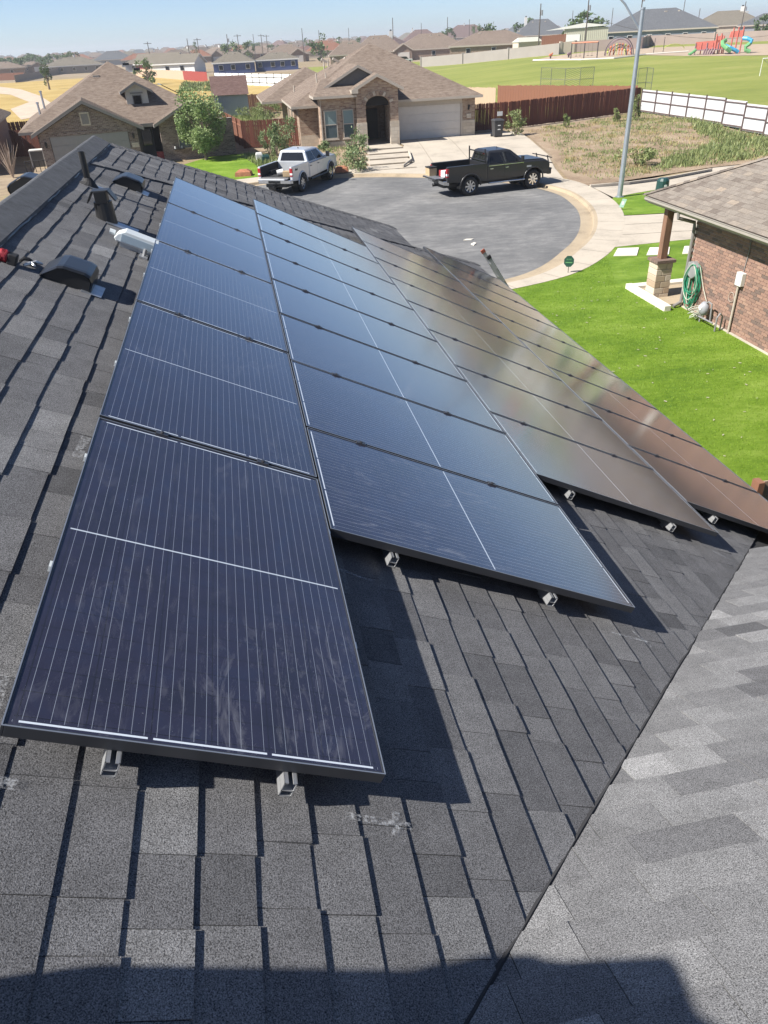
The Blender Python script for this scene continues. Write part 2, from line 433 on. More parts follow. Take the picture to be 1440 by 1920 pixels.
# valley side: Y >= X - VX ; near hip: Y <= HIPN + X - RX
put_tabs(tabs(fr, b0, tE, (-4.2, 15.6), cl_near, EXPO, NS, seed=3), deck, house, 'shingle_black', budget, under, False)
tN = 3.87 * CT - (roofz(3.87) - 5.6) * ST_
cl_far = [(0, -1, -(tR + .02)), (0, 1, tN + .012), (-1, CT, -(HIPN - RX + kx + .17)), (1, -CT, HIPF - RX + kx)]
put_tabs(tabs(fr, b0 + .03, tN, (7.5, 15.6), cl_far, EXPO, NS + .002, seed=5), deck, house, 'shingle_black', [0], under, False)
# wing slope: same shingles, tab tint raised to paint its brighter sunlit look
wf = lambda a, b, n: V((a, b * CT + n * ST_, 4.665 - .5 * 0 + 0)) + V((0, 0, -b * ST_ + n * CT))
w1 = WY / CT
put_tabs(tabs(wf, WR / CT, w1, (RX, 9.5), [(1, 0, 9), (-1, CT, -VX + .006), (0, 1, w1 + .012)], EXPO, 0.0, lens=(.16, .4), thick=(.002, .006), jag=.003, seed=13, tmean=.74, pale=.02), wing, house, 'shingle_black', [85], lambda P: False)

# ---- ridge cap, hip caps -------------------------------------------------
def cap_run(p0, p1, side_a, side_b, wdt, name, expo=.15, mat='shingle_black', rise=.02):
    d = p1 - p0; nst = int(d.length / expo); d.normalize()
    for i in range(nst):
        c0 = p0 + d * (i * expo - .02); c1 = p0 + d * ((i + 1) * expo)
        mb = MB(); e0, e1 = V((0, 0, rise * .55)), V((0, 0, rise))
        A = [c0 + side_a * wdt + e0 * .3, c0 + e0, c0 + side_b * wdt + e0 * .3]; B = [c1 + side_a * wdt + e1 * .5, c1 + e1, c1 + side_b * wdt + e1 * .5]
        dn = V((0, 0, -.012))
        vs = A + B + [p + dn for p in A] + [p + dn for p in B]
        mb.add(vs, [(0, 1, 4, 3), (1, 2, 5, 4), (3, 4, 10, 9), (4, 5, 11, 10), (0, 3, 9, 6), (2, 8, 11, 5), (0, 6, 7, 1), (1, 7, 8, 2)], 0, rnd.uniform(.25, .6))
        mb.build(name, mat, deck, world=True)
dwn = V((CT, 0, -ST_)); dwl = V((-CT, 0, -ST_)); dwf = V((0, CT, -ST_))
hipd = V((1, 1, -.5)).normalized()
pa = V((.5, -.5, -.25)).normalized(); pb = V((-.5, .5, -.25)).normalized()
def hipp(X, Y0, up=0): return V((X, Y0 + X - RX, roofz(X) + up))
cap_run(hipp(3.86, HIPF, .004), hipp(RX, HIPF, .004), pa, pb, .13, 'hip_cap')
cap_run(hipp(EX, HIPN, .006), hipp(3.8, HIPN, .006), pa, pb, .13, 'hip_cap')
# near hip band: smooth double strip lying on the slope
mb = MB(); k = V((1, -1, -.5)).normalized()
A, B = hipp(3.9, HIPN, .0), hipp(RX + .15, HIPN, .0); sd = V((.447, -.894, -.2235)).normalized() * .07; su = V((-.447, .894, .2235)).normalized() * .12
nn = V((ST_, 0, CT))
ns_ = 40
for i in range(ns_):
    p, q = B.lerp(A, i / ns_), B.lerp(A, (i + 1) / ns_ + .004); h1 = nn * (.022 + .003 * (i % 2)); h0 = nn * -.005
    mb.add([p + sd + h0, q + sd + h0, q + su + h0, p + su + h0, p + sd + h1, q + sd + h1, q + su + nn * .012, p + su + nn * .012], [(4, 5, 6, 7), (0, 1, 5, 4), (1, 2, 6, 5), (3, 0, 4, 7)], 0, rnd.uniform(.3, .55))
mb.build('hip_cap', 'shingle_black', deck, world=True)
# ridge vent: felt-covered raised strip
mb = MB(); n_ = 70; y0, y1 = WR - .2, HIPF + .05; prof = [(-.19, -.098), (-.18, -.072), (-.02, .026), (.0, .03), (.02, .026), (.18, -.072), (.185, -.098)]
rings = []
for i in range(n_ + 1):
    y = y0 + (y1 - y0) * i / n_; wv = .004 * math.sin(y * 5.1) + rnd.uniform(-.002, .002)
    rings.append([V((RX + px + wv * (1 if px > 0 else .3), y, RIDGE + pz + .018 + wv * .6)) for px, pz in prof])
mb.loft(rings, 0, True); rv = mb.build('ridge_vent', 'cap_felt', house, world=True)
mb = MB(); mb.tube([V((RX + .178 + rnd.uniform(-.006, .006), y0 + (y1 - y0) * i / 90, RIDGE - .074 + rnd.uniform(-.004, .006))) for i in range(91)], .007, 5)
mb.build('vent_bead', 'black_plastic', rv, world=True)
# valley line: dark cut edge of the woven valley
mb = MB()
vpts = []
for i in range(61):
    Y = WR + (WY - WR) * i / 60; vpts.append(V((Y + VX + rnd.uniform(-.004, .004), Y, roofz(Y + VX) + .004)))
mb.tube(vpts, [.006 + rnd.uniform(-.003, .004) for _ in vpts], 5); mb.build('valley_edge', 'deck_dark', deck, world=True)
# chalk and sealant marks
for (s0, t0, s1, t1, wd) in ((-.03, -.3, -.06, .07, .016), (0.28, -.05, .02, -.045, .03), (-.05, .93, -.065, 1.14, .012), (-.02, 1.1, -.1, 1.08, .012), (1.55, .96, 1.6, -.03, .008), (1.2, 2.62, 1.2, 2.86, .01), (1.27, 2.79, 1.16, 2.86, .01), (2.66, 4.45, 2.58, 4.62, .01), (1.2, 1.02, 1.16, 1.25, .01), (1.75, -.03, 1.55, -.04, .02)):
    a, c = RF(s0, t0, NS + .014), RF(s1, t1, NS + .014); d = (c - a).normalized(); sd = nn.cross(d) * wd
    mb = MB(); mb.add([a - sd, c - sd, c + sd, a + sd], [(0, 1, 2, 3)]); mb.build('chalk_mark', 'chalk', deck, world=True)

# ================================================================== panels, rails
def make_panel():
    root = thing('solar_module', 'x', 'solar panel')
    a, b_, h = PL / 2, PW / 2, .038; lip = .008
    mb = MB()
    for (x0, x1, y0, y1) in ((-a, a, -b_, -b_ + lip), (-a, a, b_ - lip, b_), (-a, -a + lip, -b_ + lip, b_ - lip), (a - lip, a, -b_ + lip, b_ - lip)):
        mb.bx(x0, x1, y0, y1, -h, 0)
    fr_ = mb.build('frame', 'black_frame', root, bevel=.0015)
    mb = MB()
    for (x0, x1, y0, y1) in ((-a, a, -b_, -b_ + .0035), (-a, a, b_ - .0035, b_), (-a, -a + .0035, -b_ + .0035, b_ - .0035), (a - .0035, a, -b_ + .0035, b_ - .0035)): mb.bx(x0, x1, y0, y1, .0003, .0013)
    mb.build('edge', 'edge_highlight', fr_)  # thin pale ring, a painted highlight along the black frame's outer edge
    mb = MB(); mb.add([(-a + lip, -b_ + lip, -.0025), (a - lip, -b_ + lip, -.0025), (a - lip, b_ - lip, -.0025), (-a + lip, b_ - lip, -.0025)], [(0, 1, 2, 3)])
    mb.add([(-a + lip, -b_ + lip, -.007), (a - lip, -b_ + lip, -.007), (a - lip, b_ - lip, -.007), (-a + lip, b_ - lip, -.007)], [(3, 2, 1, 0)])
    mb.build('glass', 'solar_glass', root)
    return root
proto = make_panel()
RAILT = {0: (.269, .738), 1: (1.351, 2.235), 2: (3.079, 4.029), 3: (4.83, 5.74)}
clampmesh = MB(); clampmesh.box((0, 0, .003), (.03, .055, .006)); clampmesh.box((0, 0, -.012), (.016, .045, .03)); clampmesh.cyl((0, 0, .004), (0, 0, .013), .008, n=6)
first = True; cm = None; MODS = []
cn = ('first column from the ridge, landscape', 'second column from the ridge', 'third column from the ridge', 'column at the eave')
order = ('nearest', 'second', 'third', 'fourth', 'fifth', 'sixth', 'seventh', 'eighth', 'ninth')
for ci, (s0, t0, nP, st, ds, dt, land) in enumerate(COLS):
    for k in range(nP):
        o = proto if first else copy_tree(proto); first = False
        jitter = Matrix.Rotation(rnd.uniform(-.002, .002), 4, 'X') @ Matrix.Rotation(rnd.uniform(-.002, .002), 4, 'Y')
        Mw = ROOFM.copy(); Mw.translation = RF(s0 + k * st + ds / 2, t0 + dt / 2, 0)
        # ROOFM columns: x -> s, y -> t, z -> n ; portrait panels are turned a quarter
        if not land: Mw = Mw @ Matrix.Rotation(PI / 2, 4, 'Z')
        o.matrix_world = Mw @ jitter; ROOT[o.name] = o.matrix_world
        tag(o, f'black solar panel, {"the " + order[k] if k < nP - 1 else "the farthest"} one in the {cn[ci]}', 'solar panel', 'solar panels on the roof')
        MODS.append((o, ci, k, s0, st, nP))
for o, ci, k, s0, st, nP in MODS:
    for _ in (0,):
        if ci == 0:                                  # small pale side clips on the frame
            for sx in (.2, .62):
                mb = MB(); mb.box((-PL / 2 + sx * PL, -PW / 2 - .004, -.016), (.03, .008, .02)); mb.build('side_clip', 'white_box', o)
                mb = MB(); mb.box((-PL / 2 + sx * PL + .1, PW / 2 + .004, -.016), (.03, .008, .02)); mb.build('side_clip', 'white_box', o)
        if k < nP - 1:
            for tr_ in RAILT[ci]:
                P = RF(s0 + (k + 1) * st - GP / 2, tr_, .0); 
                if cm is None: c_ = clampmesh.build('clamp', 'clamp_metal', o, bevel=.001); cm = c_.data
                else: c_ = bpy.data.objects.new('clamp', cm); col.objects.link(c_); c_.parent = o
                MM = ROOFM.copy(); MM.translation = P; c_.matrix_parent_inverse = o.matrix_world.inverted(); c_.matrix_world = MM
for ci, (s0, t0, nP, st, ds, dt, land) in enumerate(COLS):
    for j, tr_ in enumerate(RAILT[ci]):
        o = thing('mounting_rail', f'silver rail end under the {cn[ci]}, {("ridge", "eave")[j]} side', 'rail', group='mounting rails', M=Matrix.Translation(RF(s0, tr_, NS)))
        a, e = s0 - .035, s0 + nP * st + (.03 if ci < 2 else .28); mb = MB()
        n0, n1 = NS + .045, -.0395; wd = .019
        for (u0, u1, v0, v1) in ((-wd, wd, n0, n0 + .004), (-wd, -wd + .003, n0, n1), (wd - .003, wd, n0, n1), (-wd, -wd + .012, n1 - .004, n1), (wd - .012, wd, n1 - .004, n1), (-wd, wd, n0 + .022, n0 + .025)):
            mb.add([RF(s, tr_ + u, v) for s in (a, e) for u in (u0, u1) for v in (v0, v1)], [(0, 1, 3, 2), (4, 6, 7, 5), (0, 4, 5, 1), (2, 3, 7, 6), (0, 2, 6, 4), (1, 5, 7, 3)])
        mb.build('profile', 'aluminium', o, world=True)
        for k in range(int((e - a) / 1.2) + 1):
            s = a + .12 + k * 1.2; mb = MB()
            for (u0, u1, v0, v1, l_) in ((.02, .026, NS, n1 - .03, .04), (.02, .09, NS, NS + .006, .04)):
                mb.add([RF(s + q, tr_ + u, v) for q in (0, l_) for u in (u0, u1) for v in (v0, v1)], [(0, 1, 3, 2), (4, 6, 7, 5), (0, 4, 5, 1), (2, 3, 7, 6), (0, 2, 6, 4), (1, 5, 7, 3)])
            mb.build('bracket', 'aluminium', o, world=True)

# ================================================================== things on the roof
def roofthing(name, label, cat, s, t, group=None):
    Mw = ROOFM.copy(); Mw.translation = RF(s, t, NS + .006); return thing(name, label, cat, M=Mw, group=group)
def slant_vent(o):
    # local x: along ridge (s), y: down slope (t), z: off the roof
    hw = .17; prof = [(y * .8, z * .72) for y, z in [(-.2, .0), (-.185, .03), (-.085, .135), (-.04, .155), (.13, .16), (.175, .145), (.2, .105), (.205, .0)]]
    rings = []
    for x, k in ((-hw, .90), (-hw + .025, .985), (-hw + .06, 1), (hw - .06, 1), (hw - .025, .985), (hw, .90)):
        rings.append([V((x, y * (k * .5 + .5), z * k)) for y, z in prof])
    mb = MB(); mb.loft(rings, 0, False); n_ = len(prof); 
    h = mb.build('hood', 'black_plastic', o, smooth=False, bevel=.006)
    mb = MB(); fl = [(y * .9, z * .86) for y, z in prof]
    for x in (-hw + .012, hw - .012):
        mb = MB(); mb.add([V((x, y, z)) for y, z in fl], [tuple(range(n_)) if x > 0 else tuple(range(n_ - 1, -1, -1))]); mb.build('screen', 'black_plastic', o)
    mb = MB(); mb.bx(-.04, .19, .1, .23, 0.003, .006); mb.build('flange', 'galv', o, bevel=.002)
slant_vent(roofthing('roof_vent', 'black slant-back roof vent nearest the red tool', 'roof vent', 3.86, -.44, 'roof vents'))
slant_vent(roofthing('roof_vent', 'black roof vent behind the vent pipes, beside the top solar panel', 'roof vent', 7.72, -.44, 'roof vents'))
Mv = Matrix(((0, -CT, -ST_, RX - .36), (1, 0, 0, 7.35), (0, -ST_, CT, RIDGE - .18 + .012), (0, 0, 0, 1)))
slant_vent(thing('roof_vent', 'black roof vent half hidden behind the ridge at the left edge', 'roof vent', M=Mv, group='roof vents'))
# plumbing pipe
P = RF(6.95, -.74, NS); o = thing('plumbing_pipe', 'thin black plumbing vent pipe standing upright near the ridge', 'pipe', P)
mb = MB(); mb.cyl((0, 0, -.03), (0, 0, .31), .031, n=16, caps=False); mb.cyl((0, 0, .31), (0, 0, .2), .026, n=16, caps=False); mb.add(cyl_ring((0, 0), .031, 16, .31) + cyl_ring((0, 0), .026, 16, .31), [(i, (i + 1) % 16, 16 + (i + 1) % 16, 16 + i) for i in range(16)])
mb.add(cyl_ring((0, 0), .026, 16, .2), [tuple(range(16))]); mb.build('pipe', 'black_pipe', o, smooth=False)
mb = MB(); mb.loft([[nn * .004 + V((x * CT, y, -x * ST_)) * .1 for x, y in [(math.cos(a), math.sin(a)) for a in [2 * PI * i / 16 for i in range(16)]]], cyl_ring((0, 0), .05, 16, .05), cyl_ring((0, 0), .034, 16, .075)], 0, False); mb.build('boot', 'rubber', o)
mb = MB(); mb.prism([nn * .009 + V((x * CT, y, -x * ST_)) for x, y in ((.0, -.11), (.13, -.11), (.13, .11), (.0, .11))], nn * .003); mb.build('flashing', 'galv', o)
# exhaust hood
P = RF(5.82, -.43, NS); o = thing('exhaust_vent', 'black pipe vent with a chevron rain cap, beside the white box', 'exhaust vent', P)
mb = MB(); mb.tube([(0, 0, -.06), (0, 0, .16)], [.088, .078], 18); mb.build('pipe', 'black_pipe', o)
mb = MB()
hp = [(-.125, .165), (-.07, .255), (.07, .255), (.125, .165), (.115, .16), (.062, .24), (-.062, .24), (-.115, .16)]
mb.prism([V((x, -.075, z)) for x, z in hp], (0, .15, 0)); mb.bx(-.05, .05, -.078, .078, .15, .25); mb.build('cap', 'black_pipe', o, bevel=.004)
mb = MB(); mb.prism([nn * .009 + V((x * CT, y, -x * ST_)) for x, y in ((.0, -.13), (.27, -.13), (.27, .05), (.0, .05))], nn * .003); mb.build('flashing', 'galv', o)
# junction box
o = roofthing('junction_box', 'white plastic junction box on the shingles against the first panel column', 'junction box', 5.16, -.14)
o.matrix_world = o.matrix_world @ Matrix.Scale(1.1, 4); ROOT[o.name] = o.matrix_world.copy()
mb = MB(); prof = [(-.15, .05), (-.13, .085), (-.08, .12), (.16, .12), (.16, .03), (-.13, .03)]
mb.prism([V((-.065, y, z)) for y, z in prof], (.13, 0, 0)); mb.build('box', 'white_box', o, bevel=.006)
mb = MB(); mb.bx(.0655, .07, -.1, .158, .044, .096); mb.build('label_plate', 'grey_label', o)
mb = MB(); mb.bx(.066, .072, -.13, .16, .036, .042); mb.bx(-.05, .05, -.1, .16, .0, .03); mb.build('base', 'galv', o)
mb = MB(); mb.cyl((.0, -.15, .07), (0, -.19, .07), .02, n=8); mb.build('gland', 'white_box', o)
mb = MB(); mb.cyl((.1, .08, .002), (.1, .08, .06), .012, n=8); mb.bx(.06, .16, .05, .11, .0, .012); mb.build('foot', 'aluminium', o)
# cordless tool
o = roofthing('cordless_tool', 'red and black cordless tool lying on the shingles at the left edge', 'tool', 3.74, -.85)
o.matrix_world = o.matrix_world @ Matrix.Scale(.68, 4); ROOT[o.name] = o.matrix_world.copy()
mb = MB(); mb.tube([(.0, -.26, .045), (0, -.12, .045), (0, -.08, .05), (0, .0, .055)], [.012, .026, .036, .042], 14); mb.build('barrel', 'grey_plastic', o, smooth=False)
mb = MB(); mb.tube([(0, .0, .055), (0, .03, .058), (0, .09, .058)], [.045, .054, .05], 14); mb.build('motor_housing', 'red_plastic', o)
mb = MB(); mb.bx(-.05, .05, .09, .17, .0, .1); mb.build('battery', 'rubber', o, bevel=.01)
mb = MB()
for i in range(6): mb.tube([V((.054 * math.cos(a), .03 + .009 * i + .006 * math.sin(3 * a + i), .058 + .056 * math.sin(a))) for a in [2 * PI * j / 14 for j in range(15)]], .004, 5)
mb.build('strap', 'red_strap', o)
o = roofthing('wire_clips', 'small heap of black and silver cable clips between tool and roof vent', 'clips', 3.85, -.68)
for i in range(6):
    mb = MB(); a = rnd.uniform(0, 6); c = V((rnd.uniform(-.05, .05), rnd.uniform(-.05, .05), .016)); d = V((math.cos(a), math.sin(a), .15)) * .04
    mb.tube([c - d, c + V((0, 0, .012)), c + d], [.009, .012, .007], 7); mb.build('clip', ('rubber', 'aluminium')[i % 2], o)
# ladder
o = thing('ladder', 'aluminium extension ladder leaning on the far eave, its rail tips showing', 'ladder', (7.49, 13.5, .12))
for j, (dy, cap_) in enumerate(((.21, 'orange_plastic'), (-.21, 'rubber'))):
    a, e = V((7.49, 13.5 + dy * .95, .12)), V((5.57, 13.5 + dy * .95, 3.10 - .03 * j)); d = (e - a).normalized()
    mb = MB(); sd = V((0, .012, 0)); up = d.cross(V((0, 1, 0))) * .036
    mb.prism([a - sd - up, a + sd - up, a + sd + up, a - sd + up], e - a); mb.build('side_rail', 'aluminium', o, world=True)
    mb = MB(); sd *= 1.5; up *= 1.25; mb.prism([e - d * .05 - sd - up, e - d * .05 + sd - up, e - d * .05 + sd + up, e - d * .05 - sd + up], d * .07); mb.build('end_cap', cap_, o, world=True)
    if j == 0:
        for k in range(10):
            p = a.lerp(e, .08 + k * .092); mb = MB(); mb.cyl(p, p - V((0, .42, 0)), .014, n=8); mb.build('rung', 'aluminium', o, world=True)
# ================================================================== ground, street, lawns
def ground_mat():
    m, n, l, b = newmat('ground'); mp = coords(n, l, world=True)
    a = noise(n, l, mp, .05, 5); c = noise(n, l, mp, 1.7, 6); 
    r1 = ramp(n, l, c.outputs[0], [(.3, (.17, .125, .075)), (.55, (.27, .205, .115)), (.75, (.19, .185, .075))])
    r2 = ramp(n, l, c.outputs[0], [(.3, (.21, .16, .11)), (.7, (.33, .26, .19))])
    f = ramp(n, l, a.outputs[0], [(.45, (0, 0, 0)), (.6, (1, 1, 1))])
    l.new(mixc(n, l, f.outputs[0], r1.outputs[0], r2.outputs[0]), b.inputs['Base Color']); b.inputs['Roughness'].default_value = .95
    bump(n, l, b, c.outputs[0], .6, .06)
ground_mat()
def grass_mat(name, c0, c1, c2, s1=.25, s2=3.0, stretch=1.0, rot=0.0):
    m, n, l, b = newmat(name); mp = coords(n, l, 1, stretch, 1, rot, world=True)
    a = noise(n, l, mp, s1, 4); c = noise(n, l, mp, s2, 6, .7); g = noise(n, l, mp, 60, 3, .8)
    k = mth(n, l, 'ADD', mth(n, l, 'MULTIPLY', a.outputs[0], .55), mth(n, l, 'ADD', mth(n, l, 'MULTIPLY', c.outputs[0], .35), mth(n, l, 'MULTIPLY', g.outputs[0], .18)))
    l.new(ramp(n, l, k, [(.38, c0), (.54, c1), (.7, c2)]).outputs[0], b.inputs['Base Color'])
    b.inputs['Roughness'].default_value = .75; b.inputs['Specular IOR Level'].default_value = .25
    ad = mth(n, l, 'ADD', c.outputs[0], g.outputs[0]); bump(n, l, b, ad, .9, .03)
grass_mat('turf', (.07, .15, .008), (.15, .25, .018), (.26, .36, .06), .45, 4.0, 2.4, .5)
grass_mat('park_grass', (.15, .18, .035), (.21, .235, .05), (.29, .28, .085), .06, .8, 3.0, 1.3)
grass_mat('dry_grass', (.3, .21, .07), (.4, .285, .095), (.47, .36, .15), .1, 1.5)
grass_mat('yard_grass', (.1, .15, .03), (.2, .22, .06), (.33, .29, .13), .4, 3)
grass_mat('lot_dirt', (.19, .135, .09), (.31, .23, .155), (.41, .325, .235), .5, 7)
simple('dirt_track', (.46, .37, .28), .95, .14, .6, bmp=.3, bs=8, bd=.02, world=True)
simple('play_sand', (.36, .28, .2), .95, .15, .4, world=True)
def asphalt():
    m, n, l, b = newmat('asphalt'); mp = coords(n, l, world=True); mp2 = coords(n, l, .8, 1.9, 1, .35, world=True)
    a = noise(n, l, mp, .35, 5); s = noise(n, l, mp2, 1.6, 6, .75); g = noise(n, l, mp, 55, 2, .8)
    k = mth(n, l, 'ADD', mth(n, l, 'MULTIPLY', a.outputs[0], .35), mth(n, l, 'ADD', mth(n, l, 'MULTIPLY', s.outputs[0], .4), mth(n, l, 'MULTIPLY', g.outputs[0], .36)))
    l.new(ramp(n, l, k, [(.41, (.085, .086, .088)), (.54, (.132, .132, .131)), (.69, (.255, .25, .24))]).outputs[0], b.inputs['Base Color'])
    b.inputs['Roughness'].default_value = .85; bump(n, l, b, g.outputs[0], .5, .01)
asphalt()
def concrete(name, c, dirt=.3):
    m, n, l, b = newmat(name); mp = coords(n, l, world=True); a = noise(n, l, mp, .6, 6, .7); g = noise(n, l, mp, 18, 4)
    k = mth(n, l, 'ADD', mth(n, l, 'MULTIPLY', a.outputs[0], .7), mth(n, l, 'MULTIPLY', g.outputs[0], .3))
    l.new(ramp(n, l, k, [(.33, tuple(x * (1 - dirt) for x in c)), (.5, c), (.7, tuple(min(1, x * 1.12) for x in c))]).outputs[0], b.inputs['Base Color'])
    b.inputs['Roughness'].default_value = .9; bump(n, l, b, g.outputs[0], .15, .01)
concrete('concrete', (.42, .37, .3)); concrete('gutter_concrete', (.36, .29, .2), .4); concrete('white_slab', (.64, .6, .52), .1); concrete('stone_edge', (.45, .4, .33), .3)
simple('joint', (.13, .115, .09), .95, .2)

# base ground, one sheet to the horizon
xs = [-6000, -2500, -1000, -500, -300, -200, -140, -100, -70] + list(range(-60, 140, 4)) + [150, 170, 200, 250, 320, 500, 1000, 2500, 6000]
ys = [-3000, -800, -200, -80, -40] + list(range(-30, 90, 4)) + list(range(92, 260, 8)) + [280, 320, 400, 600, 1000, 2000, 4000, 7000]
mb = MB(); nx = len(xs)
mb.add([(x, y, H(x, y) - .02 if math.hypot(x - CC.x, y - CC.y) > 17 else -.09) for y in ys for x in xs], [(j * nx + i, j * nx + i + 1, (j + 1) * nx + i + 1, (j + 1) * nx + i) for j in range(len(ys) - 1) for i in range(nx - 1)])
struct(mb.build('ground', 'ground'))
# turning circle with gutter, kerb and pavement
angs = [i * 2 * PI / 144 - PI for i in range(145)]
def ringp(k, a):
    r = ringR(a) + k if k < 2 else outerR(a) + k - 2.35
    return (CC.x + r * math.cos(a), CC.y + r * math.sin(a))
mb = MB(); c0 = [V((*ringp(0, a), .0)) for a in angs[:-1]]
N_ = len(c0); mb.add([V((CC.x, CC.y, .03))] + [V((*ringp(-4, a), .02)) for a in angs[:-1]] + c0, [(0, 1 + i, 1 + (i + 1) % N_) for i in range(N_)] + [(1 + i, 1 + N_ + i, 1 + N_ + (i + 1) % N_, 1 + (i + 1) % N_) for i in range(N_)])
mb.add([(-60, 29, .012), (-5.5, 29, .012), (-5.5, 38, .012), (-60, 38, .012)], [(0, 1, 2, 3)])
struct(mb.build('road', 'asphalt'))
def ring(name, k0, z0, k1, z1, mat, a0=-2.75, a1=2.75):
    A = [a for a in angs if a0 <= a <= a1]; mb = MB()
    vs = [V((*ringp(k, a), z)) for k, z in ((k0, z0), (k1, z1)) for a in A]; n_ = len(A)
    mb.add(vs, [(i, n_ + i, n_ + i + 1, i + 1) for i in range(n_ - 1)]); return mb
o = ring('gutter', -.05, .008, .45, -.012, '').build('gutter', 'gutter_concrete'); struct(o)
mb = ring('kerb', .45, -.012, .5, .115, ''); 
for k0, z0, k1, z1 in ((.5, .115, .64, .125),):
    m2 = ring('', k0, z0, k1, z1, ''); mb.add(m2.v, m2.f)
struct(mb.build('kerb', 'gutter_concrete'))
struct(ring('pavement', .64, .125, 2.35, .14, '').build('pavement', 'concrete'))
kerb_j = 0
for a in [x * .135 - 1.3 for x in range(17)]:        # pavement joints
    p, q = V((*ringp(.64, a), .131)), V((*ringp(2.35, a), .145)); sd = (q - p).cross(V((0, 0, 1))).normalized() * .007
    mb = MB(); mb.add([p - sd, q - sd, q + sd, p + sd], [(0, 1, 2, 3)]); mb.build('joint', 'joint', bpy.data.objects['pavement'])
def pz(L, z=.12): return [tuple(PZ(x, y, z)[:2]) for x, y in L]
def arc(a0, a1, k, n=14): return [ringp(k, a0 + (a1 - a0) * i / n) for i in range(n + 1)]
FL = lambda x, y: .1
# lawn of turf between our house and the brick house
turf_poly = [(5.2, 2.0), (12.7, 2.0), (12.7, 17.2), (16.4, 17.2), (24.4, 19.4), (24.4, 23.9), (16.6, 24.2)] + arc(-.83, -1.5, 2.35) + [(5.2, 20.5)]
sheet('turf_lawn', turf_poly, 'turf', .03, hf=FL)
# driveway of the brick house, patch of turf with lamp, lane
sheet('driveway', arc(-.83, -.40, 2.34) + [(20.5, 28.2), (24.5, 27.6), (24.5, 23.9), (16.6, 24.2)], 'concrete', .036, hf=FL)
for k in (.36, .7):
    a = V((*ringp(2.4, -.83 + k * .42), .143)); q = V((24, a.y - 1.2, .143)); sd = V((0, .012, 0)); mb = MB(); mb.add([a - sd, q - sd, q + sd, a + sd], [(0, 1, 2, 3)]); mb.build('joint', 'joint', bpy.data.objects['driveway'])
lampturf = arc(-.39, -.1, 2.36, 6) + pz([(1150, 371), (1190, 363), (1250, 353), (1290, 348)]) + [(26, 33.5), (24, 28.0), (20.5, 28.35)]
sheet('turf_strip', lampturf, 'turf', .034, hf=FL)
lane = pz([(1150, 370.5), (1190, 362.5), (1250, 352.5), (1290, 347)]) + [(33, 33.5), (33, 39), (26.5, 38.2)] + pz([(1335, 322), (1250, 338), (1180, 347), (1112, 352)])
sheet('lane', lane, 'concrete', .03, hf=FL)
e = pz([(1107, 352), (1180, 346), (1250, 337), (1335, 321)]) ; mb = MB()
for p, q in zip(e, e[1:]):
    d = (V(q) - V(p)).normalized(); sd = V((-d.y, d.x)) * .12
    mb.prism([V((*p, .1)), V((*q, .1)), V((*(V(q) + sd), .1)), V((*(V(p) + sd), .1))], (0, 0, .15))
struct(mb.build('lane_kerb', 'stone_edge'))
# stepping slabs
for i, L_ in enumerate(([(1150, 481), (1194, 480), (1198, 465.5), (1158, 467)], [(1212, 479.5), (1254, 478), (1256, 464.5), (1218, 465.5)], [(1279, 477), (1322, 475.5), (1322, 462), (1283, 463)])):
    mb = MB(); mb.prism([PZ(x, y, .13) for x, y in L_][::-1], (0, 0, .035))
    tag(mb.build('stepping_slab', 'white_slab', bevel=.008), ('pale square slab in the turf nearest the pavement', 'pale slab in the turf, the middle one of three', 'pale slab in the turf behind the porch post and downpipe')[i], 'paving slab', 'stepping slabs in the turf')
# middle house: driveway, steps, planting bed
md = [tuple(G(x, y)[:2]) for x, y in ((748, 264), (870, 255.5), (905, 257), (950, 255.5), (1031, 291), (1022, 326))] + arc(.36, 1.02, 2.34, 10) + [tuple(G(x, y)[:2]) for x, y in ((745, 320), (772, 300), (752, 282))]
md = [(12.7, 57.9), (18.0, 57.9), (21.0, 58.6), (22.3, 57.9), (20.7, 47.6), (19.0, 42.2)] + arc(.36, 1.06, 2.34, 10) + [(10.55, 46.3), (12.0, 49.6), (12.35, 53.4), (12.7, 54.5)]
sheet('driveway', md, 'concrete', .03, 1.0)
for x in (14.2, 16.6): 
    mb = MB(); 
    for i in range(8):
        y0, y1 = 47 + i * 1.3, 48.3 + i * 1.3; mb.add([(x + (y - 57) * .12 + dx, y, H(x, y) + .036) for y in (y0, y1) for dx in (-.012, .012)], [(0, 1, 3, 2)])
    mb.build('joint', 'joint', bpy.data.objects['driveway.001'])
bed = [(6.9, 57.6), (9.6, 55.7), (10.2, 54.2), (8.9, 49.0), (8.9, 46.8)] + arc(1.26, 1.75, 2.4, 8) + [(3.6, 48.5), (4.2, 52)]
sheet('planting_bed', bed, 'lot_dirt', .02, 1.2)
sheet('weed_lot', [(20.9, 47.5), (22.5, 58.2), (36.2, 65.5), (36.2, 45), (34, 39.5), (26.6, 38.5), (18.6, 36.2)] + arc(.2, .34, 2.4, 4) + [(19.2, 42.0)], 'lot_dirt', .015, 2.0)
sheet('front_lawn', [(-7, 53.4), (-3.2, 52.5), (-.8, 56), (1.6, 56.5), (2.4, 52), (2.6, 47)] + arc(1.85, 2.6, 2.36, 8) + [(-8, 41)], 'turf', .02, 1.0)
sheet('back_yard', [(1.9, 60.2), (5.2, 60.2), (5.0, 95), (-2, 95), (-.4, 76)], 'yard_grass', .02, 4)
sheet('park_lawn', [(19.5, 61.5), (36.4, 66.2), (36.6, 30), (160, 30), (190, 190), (130, 205), (75, 205), (52, 250), (26, 250), (16, 110)], 'park_grass', .03, 6)
